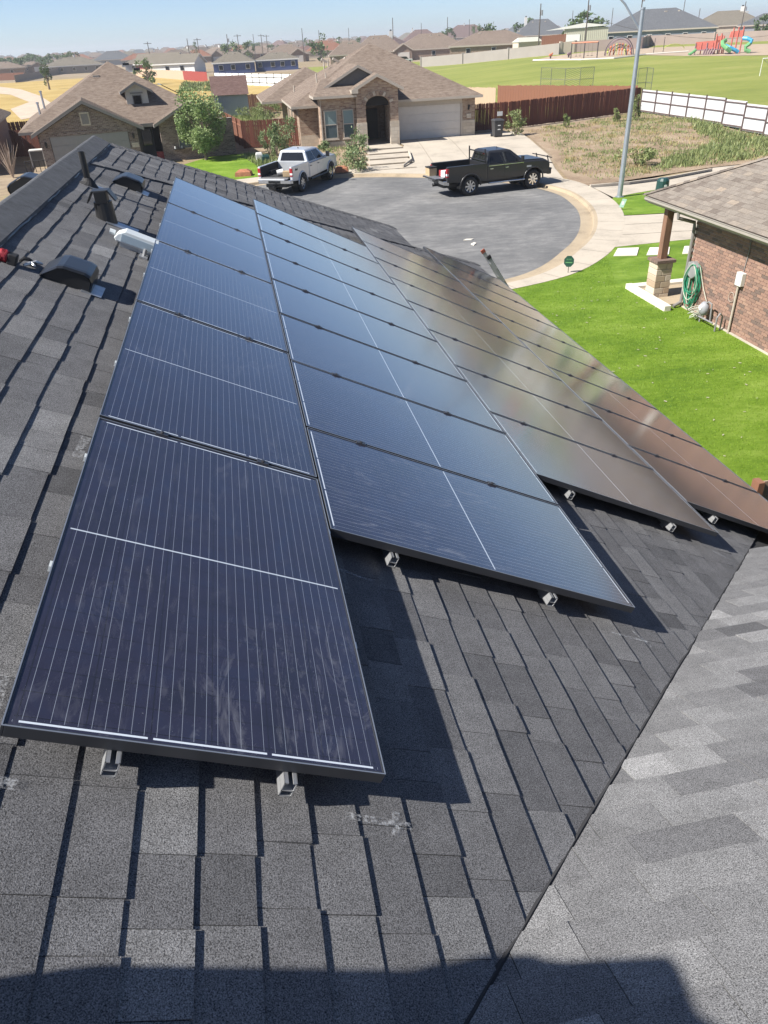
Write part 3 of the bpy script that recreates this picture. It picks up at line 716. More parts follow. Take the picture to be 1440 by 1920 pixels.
sheet('play_area', [tuple(G(x, y)[:2]) for x, y in ((995, 115.5), (1100, 113), (1210, 104), (1300, 106), (1460, 104), (1460, 82), (1210, 90), (1030, 107))], 'play_sand', .06, 6)
sheet('dry_field', [(-160, 150), (-90, 260), (-22, 275), (0, 190), (30, 150), (8, 112), (-1, 96), (-4, 84), (-13, 72), (-40, 70), (-90, 90)], 'dry_grass', .02, 14)
sheet('dirt_track', [tuple(G(x, y)[:2]) for x, y in ((-60, 150), (0, 163), (40, 168), (75, 180), (105, 199), (95, 214), (40, 225), (20, 205), (55, 192), (20, 178), (-60, 170))], 'dirt_track', .045, 10)
# grass blades on the turf: real fibres, one mass
def blades(name, label, poly, count, mat, h=(.02, .045), w=.006, base=.128, seed=1, parentname=None):
    r = random.Random(seed); xs_ = [p[0] for p in poly]; ys_ = [p[1] for p in poly]; mb = MB(); k = 0
    while k < count:
        x, y = r.uniform(min(xs_), max(xs_)), r.uniform(min(ys_), max(ys_))
        if not inpoly(x, y, poly): continue
        if math.hypot(x - CC.x, y - CC.y) < outerR(math.atan2(y - CC.y, x - CC.x)) + .03: continue
        k += 1; hh = r.uniform(*h); a = r.uniform(0, 2 * PI); t = r.uniform(-.6, .6)
        dx, dy = math.cos(a) * w, math.sin(a) * w; z = base(x, y) if callable(base) else base
        mb.add([(x - dx, y - dy, z), (x + dx, y + dy, z), (x + math.cos(a + 1.5) * hh * t, y + math.sin(a + 1.5) * hh * t, z + hh)], [(0, 1, 2)], 0, r.random())
    o = mb.build(name, mat); o['kind'] = 'stuff'; tag(o, label, 'grass'); return o
def leafmat(name, c0, c1, tr=.25):
    m, n, l, b = newmat(name); at = nd(n, 'ShaderNodeAttribute', attribute_name='tint')
    rp_ = ramp(n, l, at.outputs['Fac'], [(0, c0), (1, c1)]); l.new(rp_.outputs[0], b.inputs['Base Color']); b.inputs['Roughness'].default_value = .5; b.inputs['Specular IOR Level'].default_value = .3
    t_ = n.new('ShaderNodeBsdfTranslucent'); l.new(rp_.outputs[0], t_.inputs[0]); mx = n.new('ShaderNodeMixShader'); mx.inputs[0].default_value = tr
    l.new(b.outputs[0], mx.inputs[1]); l.new(t_.outputs[0], mx.inputs[2]); l.new(mx.outputs[0], n['Material Output'].inputs[0])
leafmat('blade', (.1, .2, .012), (.27, .4, .05)); leafmat('weed_leaf', (.12, .17, .055), (.32, .35, .15)); leafmat('bush_leaf', (.1, .16, .06), (.28, .34, .17)); leafmat('tree_leaf', (.09, .16, .045), (.4, .48, .22)); leafmat('far_leaf', (.05, .09, .03), (.14, .2, .07)); leafmat('dry_leaf', (.3, .24, .1), (.5, .42, .22))
blades('turf_fibres', 'short bright green artificial turf fibres on the lawn by the brick house', [(5.6, 6), (12.6, 6), (12.6, 16.9), (12.0, 20), (13.4, 23.7), (10.8, 20.9), (8.9, 20.5), (5.6, 20)], 90000, 'blade', (.012, .035), .007, .128, 3)

r_ = random.Random(31); mb = MB()
for _ in range(90):
    x, y = r_.uniform(7, 12.4), r_.uniform(9, 20.3); a = r_.uniform(0, 6.3); q = r_.uniform(.012, .03)
    mb.box((x, y, .158), (q * 2.2, q * .7, .006), M=Matrix.Rotation(a, 3, 'Z'))
o = mb.build('lawn_litter', 'stone_edge'); o['kind'] = 'stuff'; tag(o, 'scattered pale dry bits lying on the turf by the brick house', 'litter')
for i, (x, y) in enumerate(((878, 450), (888, 458))):
    P = PZ(x, y, .02); mb = MB(); mb.prism([V((-.22, -.05, 0)), V((.1, -.09, 0)), V((.24, .02, 0)), V((-.05, .1, 0))], (0, 0, .03)); o = mb.build('litter', 'white_slab'); o.location = P; o.rotation_euler.z = i * 1.1; tag(o, ('pale scrap lying on the asphalt near our far eave', 'second pale scrap on the asphalt, nearer the ladder')[i], 'litter', 'scraps on the asphalt')
# ================================================================== house kit
def roofmat(name, c0, c1, c2):
    m, n, l, b = newmat(name); mp = coords(n, l, 2.6, 2.6, 16); mp2 = coords(n, l, 3, 3, 7.4)
    a = noise(n, l, mp, 1.0, 2, .8); g = noise(n, l, mp2, 6, 4); c = noise(n, l, mp2, .12, 3)
    k = mth(n, l, 'ADD', mth(n, l, 'MULTIPLY', a.outputs[0], .6), mth(n, l, 'ADD', mth(n, l, 'MULTIPLY', g.outputs[0], .25), mth(n, l, 'MULTIPLY', c.outputs[0], .15)))
    tc = n.new('ShaderNodeTexCoord'); sp = n.new('ShaderNodeSeparateXYZ'); l.new(tc.outputs['Object'], sp.inputs[0])
    ln = mth(n, l, 'LESS_THAN', mth(n, l, 'FRACT', mth(n, l, 'DIVIDE', sp.outputs[2], .068)), .16)
    cl = ramp(n, l, k, [(.36, c0), (.5, c1), (.66, c2)]).outputs[0]
    l.new(mixc(n, l, mth(n, l, 'MULTIPLY', ln, .3), cl, tuple(x * .35 for x in c0)), b.inputs['Base Color'])
    b.inputs['Roughness'].default_value = .95; b.inputs['Specular IOR Level'].default_value = .2
    bump(n, l, b, mth(n, l, 'SUBTRACT', k, mth(n, l, 'MULTIPLY', ln, .4)), .5, .02)
roofmat('roof_tan', (0.115, 0.086, 0.068), (0.180, 0.140, 0.112), (0.245, 0.198, 0.158)); roofmat('roof_brown', (0.086, 0.065, 0.054), (0.137, 0.108, 0.086), (0.194, 0.158, 0.130)); roofmat('roof_grey', (0.072, 0.076, 0.085), (0.106, 0.111, 0.119), (0.145, 0.149, 0.157))
roofmat('roof_red', (0.144, 0.065, 0.043), (0.209, 0.101, 0.068), (0.259, 0.144, 0.101)); roofmat('roof_olive', (0.108, 0.094, 0.076), (0.158, 0.140, 0.112), (0.209, 0.187, 0.151)); roofmat('roof_umber', (0.094, 0.058, 0.050), (0.137, 0.086, 0.076), (0.180, 0.122, 0.108))
def brickmat(name, cols, mortar, bw=.2, bh=.068, ms=.009, mixs=.5):
    m, n, l, b = newmat(name); tc = n.new('ShaderNodeTexCoord'); sp = n.new('ShaderNodeSeparateXYZ'); l.new(tc.outputs['Object'], sp.inputs[0])
    cb = n.new('ShaderNodeCombineXYZ'); l.new(mth(n, l, 'ADD', sp.outputs[0], sp.outputs[1]), cb.inputs[0]); l.new(sp.outputs[2], cb.inputs[1])
    bt = n.new('ShaderNodeTexBrick'); bt.inputs['Scale'].default_value = 1; bt.inputs['Brick Width'].default_value = bw; bt.inputs['Row Height'].default_value = bh; bt.inputs['Mortar Size'].default_value = ms
    bt.inputs['Color1'].default_value = (1, 1, 1, 1); bt.inputs['Color2'].default_value = (0, 0, 0, 1); bt.inputs['Mortar'].default_value = (.5, .5, .5, 1); l.new(cb.outputs[0], bt.inputs[0])
    mp = coords(n, l, 3.3, 3.3, 9); x = noise(n, l, mp, 1.3, 3, .7); y = noise(n, l, coords(n, l), .5, 3)
    k = mth(n, l, 'ADD', mth(n, l, 'MULTIPLY', bt.outputs['Color'], .32), mth(n, l, 'ADD', mth(n, l, 'MULTIPLY', x.outputs[0], .45), mth(n, l, 'MULTIPLY', y.outputs[0], .25)))
    cl = ramp(n, l, k, [(.2 + .6 * i / (len(cols) - 1), c) for i, c in enumerate(cols)]).outputs[0]
    l.new(mixc(n, l, bt.outputs['Fac'], cl, mortar), b.inputs['Base Color']); b.inputs['Roughness'].default_value = .92
    bump(n, l, b, mth(n, l, 'SUBTRACT', 1.0, bt.outputs['Fac']), .6, .012)
brickmat('mid_brick', [(.13, .075, .05), (.25, .16, .115), (.38, .28, .2), (.47, .39, .3)], (.36, .3, .24), .26, .09)
brickmat('left_brick', [(.05, .035, .03), (.13, .085, .065), (.22, .16, .13), (.32, .25, .21)], (.3, .27, .24), .24, .08)
brickmat('far_brick', [(.15, .09, .07), (.24, .16, .12), (.33, .25, .2)], (.3, .25, .2), .3, .1)
brickmat('pale_stone', [(.38, .32, .25), (.5, .43, .34), (.58, .52, .43)], (.4, .35, .29), .45, .22, .012)
simple('trim_tan', (.42, .37, .31), .6, .06); simple('trim_taupe', (.22, .2, .185), .6, .06); simple('trim_white', (.62, .61, .58), .55, .05); simple('siding_grey', (.12, .118, .115), .7, .08); simple('stucco', (.5, .46, .4), .85, .08, 6, bmp=.2, bs=90)
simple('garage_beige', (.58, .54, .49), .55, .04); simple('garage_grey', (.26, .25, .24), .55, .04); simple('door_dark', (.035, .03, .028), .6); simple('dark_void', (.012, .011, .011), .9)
simple('paint_white', (.66, .66, .64), .6, .05); simple('paint_blue', (.045, .07, .19), .55, .1); simple('paint_red', (.28, .07, .055), .6, .1); simple('paint_tan', (.42, .36, .28), .7, .1); simple('paint_slate', (.16, .19, .24), .6, .1); simple('paint_grey', (.27, .28, .3), .6, .1)
simple('black_metal', (.02, .02, .021), .45, .1, metal=.3)
def glassmat(name, c, rough=.06):
    m, n, l, b = newmat(name); b.inputs['Base Color'].default_value = (*c, 1); b.inputs['Roughness'].default_value = rough; b.inputs['IOR'].default_value = 1.5
glassmat('window_glass', (.07, .10, .11)); glassmat('blind_glass', (.2, .27, .27), .12); glassmat('dark_glass', (.012, .013, .016), .04)

def hip(mb, x0, x1, y0, y1, ez, p, th=.16, m=0):
    w, d = x1 - x0, y1 - y0; h = p * min(w, d) / 2; c = [V((x0, y0, ez)), V((x1, y0, ez)), V((x1, y1, ez)), V((x0, y1, ez))]
    if w >= d: r = [V((x0 + d / 2, (y0 + y1) / 2, ez + h)), V((x1 - d / 2, (y0 + y1) / 2, ez + h))]; F = [(0, 1, 5, 4), (1, 2, 5), (2, 3, 4, 5), (3, 0, 4)]
    else: r = [V(((x0 + x1) / 2, y0 + w / 2, ez + h)), V(((x0 + x1) / 2, y1 - w / 2, ez + h))]; F = [(0, 1, 4), (1, 2, 5, 4), (2, 3, 5), (3, 0, 4, 5)]
    mb.add(c + r, F, m); lo = [p_ - V((0, 0, th)) for p_ in c]; mb.add(c + lo, [(4, 5, 1, 0), (5, 6, 2, 1), (6, 7, 3, 2), (7, 4, 0, 3), (7, 6, 5, 4)], m + 1)
    return ez + h
def gable(mb, x0, x1, y0, y1, ez, p, th=.16, m=0):
    xm = (x0 + x1) / 2; h = p * (x1 - x0) / 2; d = V((0, y1 - y0, 0)); D_ = V((0, 0, -th))
    A, B, C = V((x0, y0, ez)), V((xm, y0, ez + h)), V((x1, y0, ez))
    mb.add([A, B, C, A + d, B + d, C + d], [(0, 1, 4, 3), (1, 2, 5, 4)], m)
    mb.add([A, B, C, A + D_, B + D_, C + D_, A + d, C + d, A + d + D_, C + d + D_, B + d + D_, B + d], [(3, 4, 1, 0), (4, 5, 2, 1), (0, 6, 8, 3), (2, 5, 9, 7), (3, 8, 10, 4), (4, 10, 9, 5), (6, 11, 10, 8), (11, 7, 9, 10)], m + 1)
    return ez + h
def win(root, c, ux, w, h, fm='trim_white', gm='window_glass', split=True, wall_n=None, world=True, deep=.05):
    """frame proud of the wall, pane set inside; c = bottom centre on the wall, ux along the wall"""
    ux = V(ux).normalized(); up = V((0, 0, 1)); nv = ux.cross(up) if wall_n is None else V(wall_n); c = V(c); f = .055
    def bar(mb, a0, a1, z0, z1, d0, d1):
        mb.add([c + ux * a + up * z + nv * d for a in (a0, a1) for z in (z0, z1) for d in (d0, d1)], [(0, 1, 3, 2), (4, 6, 7, 5), (0, 4, 5, 1), (2, 3, 7, 6), (0, 2, 6, 4), (1, 5, 7, 3)])
    mb = MB(); a = w / 2
    for t in ((-a, a, 0, f), (-a, a, h - f, h), (-a, -a + f, f, h - f), (a - f, a, f, h - f)): bar(mb, *t, -.01, deep)
    if split: bar(mb, -a + f, a - f, h / 2 - f / 2, h / 2 + f / 2, -.01, deep * .8)
    fr_ = mb.build('window', fm, root, world=world)
    for k, (z0, z1) in enumerate(((f, h / 2 - f / 2), (h / 2 + f / 2, h - f)) if split else ((f, h - f),)):
        mb = MB(); mb.add([c + ux * x + up * z + nv * .012 for x, z in ((-a + f, z0), (a - f, z0), (a - f, z1), (-a + f, z1))], [(0, 1, 2, 3)])
        mb.build('pane', gm if k == 0 else ('blind_glass' if gm == 'window_glass' else gm), fr_, world=world)
    return fr_
def wallbox(root, x0, x1, y0, y1, z0, z1, mat, name='wall'):
    mb = MB(); mb.bx(x0, x1, y0, y1, z0, z1); return mb.build(name, mat, root, world=True)
def garage_door(root, x0, x1, y, z0, z1, mat, rows=4, world=True):
    mb = MB(); mb.bx(x0, x1, y - .02, y + .04, z0, z1); d = mb.build('garage_door', mat, root, world=world); h = (z1 - z0) / rows
    for i in range(rows):
        mb = MB(); mb.bx(x0 + .01, x1 - .01, y - .045, y - .02, z0 + i * h + .012, z0 + (i + 1) * h - .012)
        for k in range(8):
            a = x0 + .12 + k * (x1 - x0 - .12) / 8; mb.bx(a, a + (x1 - x0) / 8 - .16, y - .053, y - .045, z0 + i * h + .09, z0 + (i + 1) * h - .09)
        mb.build('door_section', mat, d, world=world)
def lantern(root, P, nv=(0, -1, 0), world=True):
    P = V(P); nv = V(nv); mb = MB(); mb.box(P + nv * .02, (.1, .1, .16)); mb.cyl(P + nv * .12 + V((0, 0, -.02)), P + nv * .12 + V((0, 0, .2)), .055, .075, 8); mb.cyl(P + nv * .12 + V((0, 0, .2)), P + nv * .12 + V((0, 0, .27)), .09, .02, 8); mb.tube([P, P + nv * .12 + V((0, 0, -.03))], .015, 6)
    mb.build('lantern', 'black_metal', root, world=world)
def vents(root, pts, mat='trim_tan', name='vent_pipe'):
    for p in pts:
        p = V(p); mb = MB(); mb.cyl(p - V((0, 0, .2)), p + V((0, 0, .45)), .05, n=8); mb.build(name, mat, root, world=True)

# ------------------------------------------------------------------ middle house with arched porch
FZ = .5
mh = thing('brick_house', 'tan brick house with arched stone porch and beige two-car garage across the street', 'house', (12.4, 57, .45))
mb = MB()
# garage front with opening, side walls
for b_ in ((12.5, 12.9, 57.6, 57.9, .3, 3.1), (17.8, 18.8, 57.6, 57.9, .3, 3.1), (12.9, 17.8, 57.6, 57.9, 2.72, 3.1), (12.4, 18.8, 57.95, 70, .3, 3.05), (5.8, 7.1, 58.2, 60, .3, 2.9), (5.6, 12.4, 60, 72.5, .3, 3.05)): mb.bx(*b_)
mb.build('wall', 'mid_brick', mh, world=True)
wallbox(mh, 7.1, 9.62, 55.9, 60, .3, 3.62, 'mid_brick'); wallbox(mh, 7.1, 9.62, 55.86, 55.9, .3, .85, 'pale_stone', 'plinth'); wallbox(mh, 17.78, 18.82, 57.56, 57.6, .3, 1.5, 'pale_stone', 'plinth'); wallbox(mh, 5.78, 7.12, 58.16, 58.2, .3, 1.15, 'pale_stone', 'plinth')
wallbox(mh, 12.9, 17.8, 57.55, 57.62, 2.62, 2.95, 'trim_tan', 'lintel'); wallbox(mh, 17.72, 17.84, 57.54, 57.7, .46, 2.62, 'trim_tan', 'door_jamb'); wallbox(mh, 12.86, 12.98, 57.54, 57.7, .46, 2.62, 'trim_tan', 'door_jamb')
garage_door(mh, 12.98, 17.72, 57.68, .46, 2.62, 'garage_beige')
# porch tower: piers, arch, gable
ty = 55.6
for x0, x1 in ((9.62, 10.28), (12.02, 12.6)):
    wallbox(mh, x0, x1, ty, 57.6, .3, 4.0, 'mid_brick', 'pier'); wallbox(mh, x0 - .03, x1 + .03, ty - .04, ty + .5, .3, 1.95, 'pale_stone', 'pier_base')
mb = MB(); nA = 14; xm, hw = 11.15, .87
for i in range(nA):
    a0, a1 = PI - PI * i / nA, PI - PI * (i + 1) / nA
    p0, p1 = (xm + hw * math.cos(a0), 2.95 + .6 * math.sin(a0)), (xm + hw * math.cos(a1), 2.95 + .6 * math.sin(a1))
    mb.add([(x, y, z) for y in (ty, ty + .45) for x, z in (p0, p1, (p1[0], 4.0), (p0[0], 4.0))], [(0, 1, 2, 3), (7, 6, 5, 4), (0, 4, 5, 1)])
mb.prism([V((9.62, ty, 4.0)), V((12.6, ty, 4.0)), V((11.11, ty, 4.74))], (0, .3, 0)); mb.build('arch_wall', 'mid_brick', mh, world=True)
for i in range(13):                                   # voussoirs
    a = PI * (i + .5) / 13; c = V((xm + 1.01 * math.cos(a), ty - .02, 2.95 + .76 * math.sin(a))); Mx = Matrix.Rotation(-(a - PI / 2), 3, 'Y')
    mb = MB(); mb.box(c, (.16, .06, .27), M=Mx); mb.build('voussoir', ('mid_brick', 'pale_stone', 'far_brick')[i % 3], mh, world=True)
wallbox(mh, 10.28, 12.02, 59.6, 59.7, .4, 3.6, 'far_brick', 'porch_wall'); wallbox(mh, 10.9, 11.8, 59.52, 59.6, .45, 2.5, 'door_dark', 'front_door')
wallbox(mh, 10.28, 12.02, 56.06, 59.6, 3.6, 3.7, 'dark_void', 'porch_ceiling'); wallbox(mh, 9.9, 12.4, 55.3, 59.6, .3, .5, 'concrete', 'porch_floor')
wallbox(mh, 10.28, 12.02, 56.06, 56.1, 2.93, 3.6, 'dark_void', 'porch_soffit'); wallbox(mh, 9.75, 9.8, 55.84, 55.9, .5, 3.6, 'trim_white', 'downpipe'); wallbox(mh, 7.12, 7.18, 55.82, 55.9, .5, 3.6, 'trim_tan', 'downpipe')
for x0, x1 in ((610.5, 634.5), (645, 665.5)):
    a, c = PY(x0, 259, 55.85), PY(x1, 257, 55.85); win(mh, V(((a.x + c.x) / 2, 55.88, 1.05)), (1, 0, 0), c.x - a.x, 1.78, 'trim_tan')
    mb = MB(); mb.bx(a.x - .06, c.x + .06, 55.78, 55.9, .97, 1.04); mb.build('window_sill', 'pale_stone', mh, world=True)
lantern(mh, (18.3, 57.58, 2.25)); wallbox(mh, 18.15, 18.5, 57.52, 57.57, 1.62, 1.92, 'pale_stone', 'address_stone')
for yy in (61.5, 64.5): win(mh, (5.58, yy, 1.2), (0, -1, 0), .5, 1.4, 'trim_tan')
# roofs
mb = MB(); pk = hip(mb, 5.2, 19.2, 56.95, 70.9, 3.12, .5); mb.build('roof', ['roof_tan', 'trim_tan'], mh, world=True)
mb = MB(); hip(mb, 3.6, 12, 66, 76, 3.0, .5); mb.build('roof', ['roof_tan', 'trim_tan'], mh, world=True)
mb = MB(); mb.add([(6.65, 55.4, 3.72), (9.7, 55.4, 3.72), (9.7, 57.8, 4.6), (7.5, 57.8, 4.6), (6.65, 60, 3.72)], [(0, 1, 2, 3), (0, 3, 4)], 0); mb.bx(6.65, 9.66, 55.38, 55.42, 3.56, 3.716, 1); mb.bx(6.63, 6.67, 55.4, 59, 3.56, 3.716, 1); mb.bx(6.67, 9.66, 55.42, 57.0, 3.57, 3.6, 1); mb.build('roof', ['roof_tan', 'trim_tan'], mh, world=True)
mb = MB(); gable(mb, 7.4, 12.7, 56.6, 63, 4.1, .5, .18); mb.build('gable_roof', ['roof_tan', 'trim_tan'], mh, world=True)
mb = MB(); mb.prism([V((7.75, 56.9, 4.1)), V((12.4, 56.9, 4.1)), V((10.05, 56.9, 5.24))], (0, .2, 0)); mb.build('gable_siding', 'siding_grey', mh, world=True)
mb = MB(); gable(mb, 9.28, 12.95, 55.25, 60, 3.98, .5, .2); mb.build('gable_roof', ['roof_tan', 'trim_tan'], mh, world=True)
mb = MB(); mb.prism([(9.3, 55.2, 3.78), (9.75, 55.2, 3.78), (9.75, 55.2, 4.0), (9.3, 55.2, 4.0)], (0, .3, 0)); mb.build('eave_return', 'trim_tan', mh, world=True)
for xx in (10.1, 11.0, 11.9):
    mb = MB(); z = 6.35; mb.box((xx - 1.4, 64.5, 5.6), (.5, .35, .16), M=Matrix.Rotation(.46, 3, 'Y')); mb.build('roof_vent', 'trim_tan', mh, world=True)
vents(mh, [(7.6, 61, 4.45), (8.2, 60.2, 4.5), (6.2, 65, 3.6), (8.9, 66.5, 5.1), (9.2, 66.2, 5.2)])
# steps
for i in range(5):
    mb = MB(); y1 = 55.4 - i * 1.75; z = .5 - i * .085; x0, x1 = 10.0 - i * .28, 12.35 - (0 if i < 2 else (i - 1) * .22)
    mb.bx(x0, x1, y1 - 1.9, y1, .05, z - .04); o = mb.build('porch_step', 'mid_brick'); mb = MB(); mb.bx(x0 - .03, x1 + .03, y1 - 1.95, y1 - .1, z - .04, z + .01); mb.build('tread', 'concrete', o); tag(o, ('top concrete step below the arched porch', 'second concrete step down from the arched porch', 'third concrete step down from the arched porch', 'fourth concrete step down from the arched porch', 'lowest concrete step at the pavement before the arched porch')[i], 'step', 'porch steps')
mb = MB(); mb.tube([(12.4, 51.5, .42), (11.9, 48.6, .32), (10.9, 46.6, .25)], .07, 6); tag(mb.build('step_edging', 'stone_edge'), 'low stone edging beside the porch steps and driveway', 'edging')

# ------------------------------------------------------------------ left house with brick gable
lz = .35
lh = thing('brick_house', 'dark brick house with gabled garage and small dormer, left of the round tree', 'house', (-8.3, 54.5, lz), R(8.5))
def LB(name, mat, *boxes):
    mb = MB()
    for b_ in boxes: mb.bx(*b_)
    return mb.build(name, mat, lh)
LB('wall', 'left_brick', (-3.05, -2.46, 0, .3, -.3, 2.3), (2.46, 3.05, 0, .3, -.3, 2.3), (-2.46, 2.46, 0, .3, 2.12, 2.3), (-3.05, 3.05, .35, 7, -.3, 2.3), (4.55, 9.5, .6, 1.0, -.3, 2.4), (4.7, 8.4, 1.0, 15, -.3, 2.35), (-3.6, 4.6, 7, 15.2, -.3, 2.35))
mb = MB(); mb.prism([V((-3.05, .02, 2.3)), V((3.05, .02, 2.3)), V((0, .02, 3.82))], (0, .28, 0)); mb.build('gable_wall', 'left_brick', lh)
garage_door(lh, -2.44, 2.44, .1, -.02, 2.12, 'garage_grey', world=False)
LB('gable_vent', 'trim_taupe', (-.22, .18, -.03, .02, 2.72, 3.28)); LB('vent_surround', 'pale_stone', (-.32, .28, -.02, .019, 2.62, 2.71), (-.32, -.23, -.02, .019, 2.71, 3.38), (.19, .28, -.02, .019, 2.71, 3.38), (-.22, .18, -.02, .019, 3.29, 3.38))
mb = MB(); gable(mb, -3.5, 3.5, -.35, 9, 2.32, .5, .2); mb.build('gable_roof', ['roof_brown', 'trim_taupe'], lh)
mb = MB(); hip(mb, -4.3, 9.0, 1.0, 16.2, 2.42, .535); mb.build('roof', ['roof_tan', 'trim_taupe'], lh)
mb = MB(); gable(mb, 4.2, 8.6, .2, 5, 2.35, .5, .18); mb.build('gable_roof', ['roof_brown', 'trim_taupe'], lh)
mb = MB(); mb.prism([V((4.55, .62, 2.4)), V((8.3, .62, 2.4)), V((6.4, .62, 3.3))], (0, .3, 0)); mb.build('gable_wall', 'left_brick', lh)
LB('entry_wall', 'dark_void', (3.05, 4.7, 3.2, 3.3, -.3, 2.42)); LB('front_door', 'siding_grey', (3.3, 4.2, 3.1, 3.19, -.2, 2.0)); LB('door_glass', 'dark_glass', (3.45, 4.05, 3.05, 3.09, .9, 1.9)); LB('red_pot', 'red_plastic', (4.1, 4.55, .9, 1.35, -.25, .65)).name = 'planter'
LB('entry_beam', 'trim_taupe', (3.05, 4.7, .95, 1.1, 2.2, 2.42)); LB('post', 'door_dark', (3.05, 3.25, .5, .7, -.3, 2.2)); 
# dormer
dm = LB('dormer', 'stucco', (2.9, 4.35, 3.0, 6.0, 3.05, 4.35)); mb = MB(); mb.prism([V((2.9, 3.0, 4.35)), V((4.35, 3.0, 4.35)), V((3.625, 3.0, 4.75))], (0, 3, 0)); mb.build('dormer_gable', 'stucco', dm)
mb = MB(); gable(mb, 2.55, 4.7, 2.65, 7.2, 4.25, .52, .16); mb.build('dormer_roof', ['roof_brown', 'trim_taupe'], dm)
win(lh, (3.62, 2.99, 3.35), (1, 0, 0), .62, .68, 'trim_taupe', 'dark_glass', False, world=False); LB('window_head', 'trim_taupe', (3.2, 4.05, 2.95, 3.0, 4.08, 4.18))
lantern(lh, (-2.75, -.02, 1.6), world=False); lantern(lh, (2.75, -.02, 1.75), world=False); LB('address_stone', 'pale_stone', (2.55, 3.0, -.05, .0, 1.15, 1.42))
win(lh, (6.2, .58, .75), (1, 0, 0), 1.1, 1.2, 'trim_tan', 'window_glass', True, world=False)
for (x, y, z) in ((-2.9, 5, 3.4), (-2.6, 6.6, 4.0)):
    mb = MB(); mb.cyl((x, y, z - .6), (x, y, z + .4), .07, n=8); mb.cyl((x, y, z + .4), (x, y, z + .5), .1, n=8); mb.build('vent_pipe', 'galv', lh)
for k, (x, y, z) in enumerate(((1.3, 6.2, 5.15), (3.6, 9.3, 5.75), (4.3, 9.0, 5.4))):
    mb = MB(); mb.box((x, y, z), (.45, .35, .15)); mb.build('roof_vent', 'black_plastic' if k else 'trim_tan', lh)
# solar panel on its right slope
mb = MB(); a = math.atan(.535); mb.box((6.2, 8.2, 4.1), (1.2, 3.2, .05), M=Matrix.Rotation(a, 3, 'Y')); tag(mb.build('solar_module', 'dark_glass', None), 'small dark solar panel on the far slope of the dormer house', 'solar panel').matrix_world = ROOT[lh.name]
# wall shelf with cups beside the entry
o = thing('wall_shelf', 'small shelf with two white cups on the brick wall beside the dark entry', 'shelf', ROOT[lh.name] @ V((5.6, .45, .75)), R(8.5))
mb = MB(); mb.bx(-.4, .4, -.18, .12, 0, .05); mb.build('board', 'door_dark', o)
for x in (-.25, .2): mb = MB(); mb.cyl((x, -.03, .05), (x, -.03, .2), .05, n=8); mb.build('cup', 'paint_white', o)

# ------------------------------------------------------------------ house at the left edge
eh = thing('brick_house', 'reddish brick house cut off by the left edge of the picture', 'house', (-19.2, 60.5, .4), R(8))
mb = MB(); mb.bx(-5, 3.3, -6, 12, -.4, 2.6); mb.build('wall', 'own_brick', eh)
mb = MB(); hip(mb, -5.5, 3.75, 1.5, 12.5, 2.62, .5); mb.build('roof', ['roof_brown', 'trim_tan'], eh); mb = MB(); hip(mb, -5.5, 3.7, -6.5, 1.2, 2.3, .5); mb.build('roof', ['roof_brown', 'trim_tan'], eh)
win(eh, (3.31, -3.2, .9), (0, 1, 0), .9, 1.3, 'trim_tan', 'dark_glass', world=False, wall_n=(1, 0, 0)); mb = MB(); mb.bx(3.3, 3.36, -6, 12, -.4, .05); mb.build('plinth', 'stone_edge', eh)

# ------------------------------------------------------------------ right-hand brick house, bricks laid one by one
rh = thing('brick_house', 'red brick house with tan shingle roof and corner porch at the right edge', 'house', (18, 9, .1))
RWX, RWY, RE = 12.7, 17.3, 2.86
simple('mortar', (.5, .43, .37), .95, .1, 20); 
mb = MB(); mb.bx(RWX + .012, 24, -6, RWY - .012, -.05, 2.75); core = mb.build('wall', 'mortar', rh, world=True)
mb = MB(); mb.bx(RWX - .05, RWX + .012, -6, RWY, -.05, .16); mb.build('foundation', 'stone_edge', rh, world=True)
def bricktint(name, stops):
    m, n, l, b = newmat(name); at = nd(n, 'ShaderNodeAttribute', attribute_name='tint'); g = noise(n, l, coords(n, l, world=True), 30, 4)
    c = ramp(n, l, at.outputs['Fac'], stops).outputs[0]; l.new(mixc(n, l, .35, c, ramp(n, l, g.outputs[0], [(.3, (.2, .13, .1)), (.7, (.6, .42, .34))]).outputs[0], 'MULTIPLY'), b.inputs['Base Color'])
    l.new(mixc(n, l, mth(n, l, 'MULTIPLY', g.outputs[0], .3), c, (.4, .29, .23)), b.inputs['Base Color'])
    b.inputs['Roughness'].default_value = .9; bump(n, l, b, g.outputs[0], .4, .008)
bricktint('red_brick', [(0, (.1, .07, .06)), (.25, (.16, .1, .08)), (.6, (.24, .135, .1)), (1, (.3, .185, .135))])
bl = []; r_ = random.Random(4); bw, bh = .235, .078
for k in range(33):
    z = .17 + k * bh; y = RWY - .01 - (bw / 2 if k % 2 else 0)
    while y > -5.5:
        bl.append((y, z, max(0, min(1, r_.gauss(.6, .2) - (.5 if r_.random() < .13 else 0))))); y -= bw
def bscore(e):
    q = proj((RWX, e[0] - .1, e[1])); 
    return -abs(q[0] - 1380) - abs(q[1] - 560) if q and q[0] < 1440 and 400 < q[1] < 690 else -9999
bl.sort(key=lambda e: -bscore(e)); rest = MB()
for i, (y, z, t) in enumerate(bl):
    mb = MB() if i < 300 else rest
    dx = r_.uniform(0, .004); mb.bx(RWX - dx, RWX + .02, y - bw + .012, y, z, z + bh - .012, 0, t)
    if i < 300: mb.build('brick', 'red_brick', core, world=True)
rest.build('bricks', 'red_brick', core, world=True, kind='stuff')
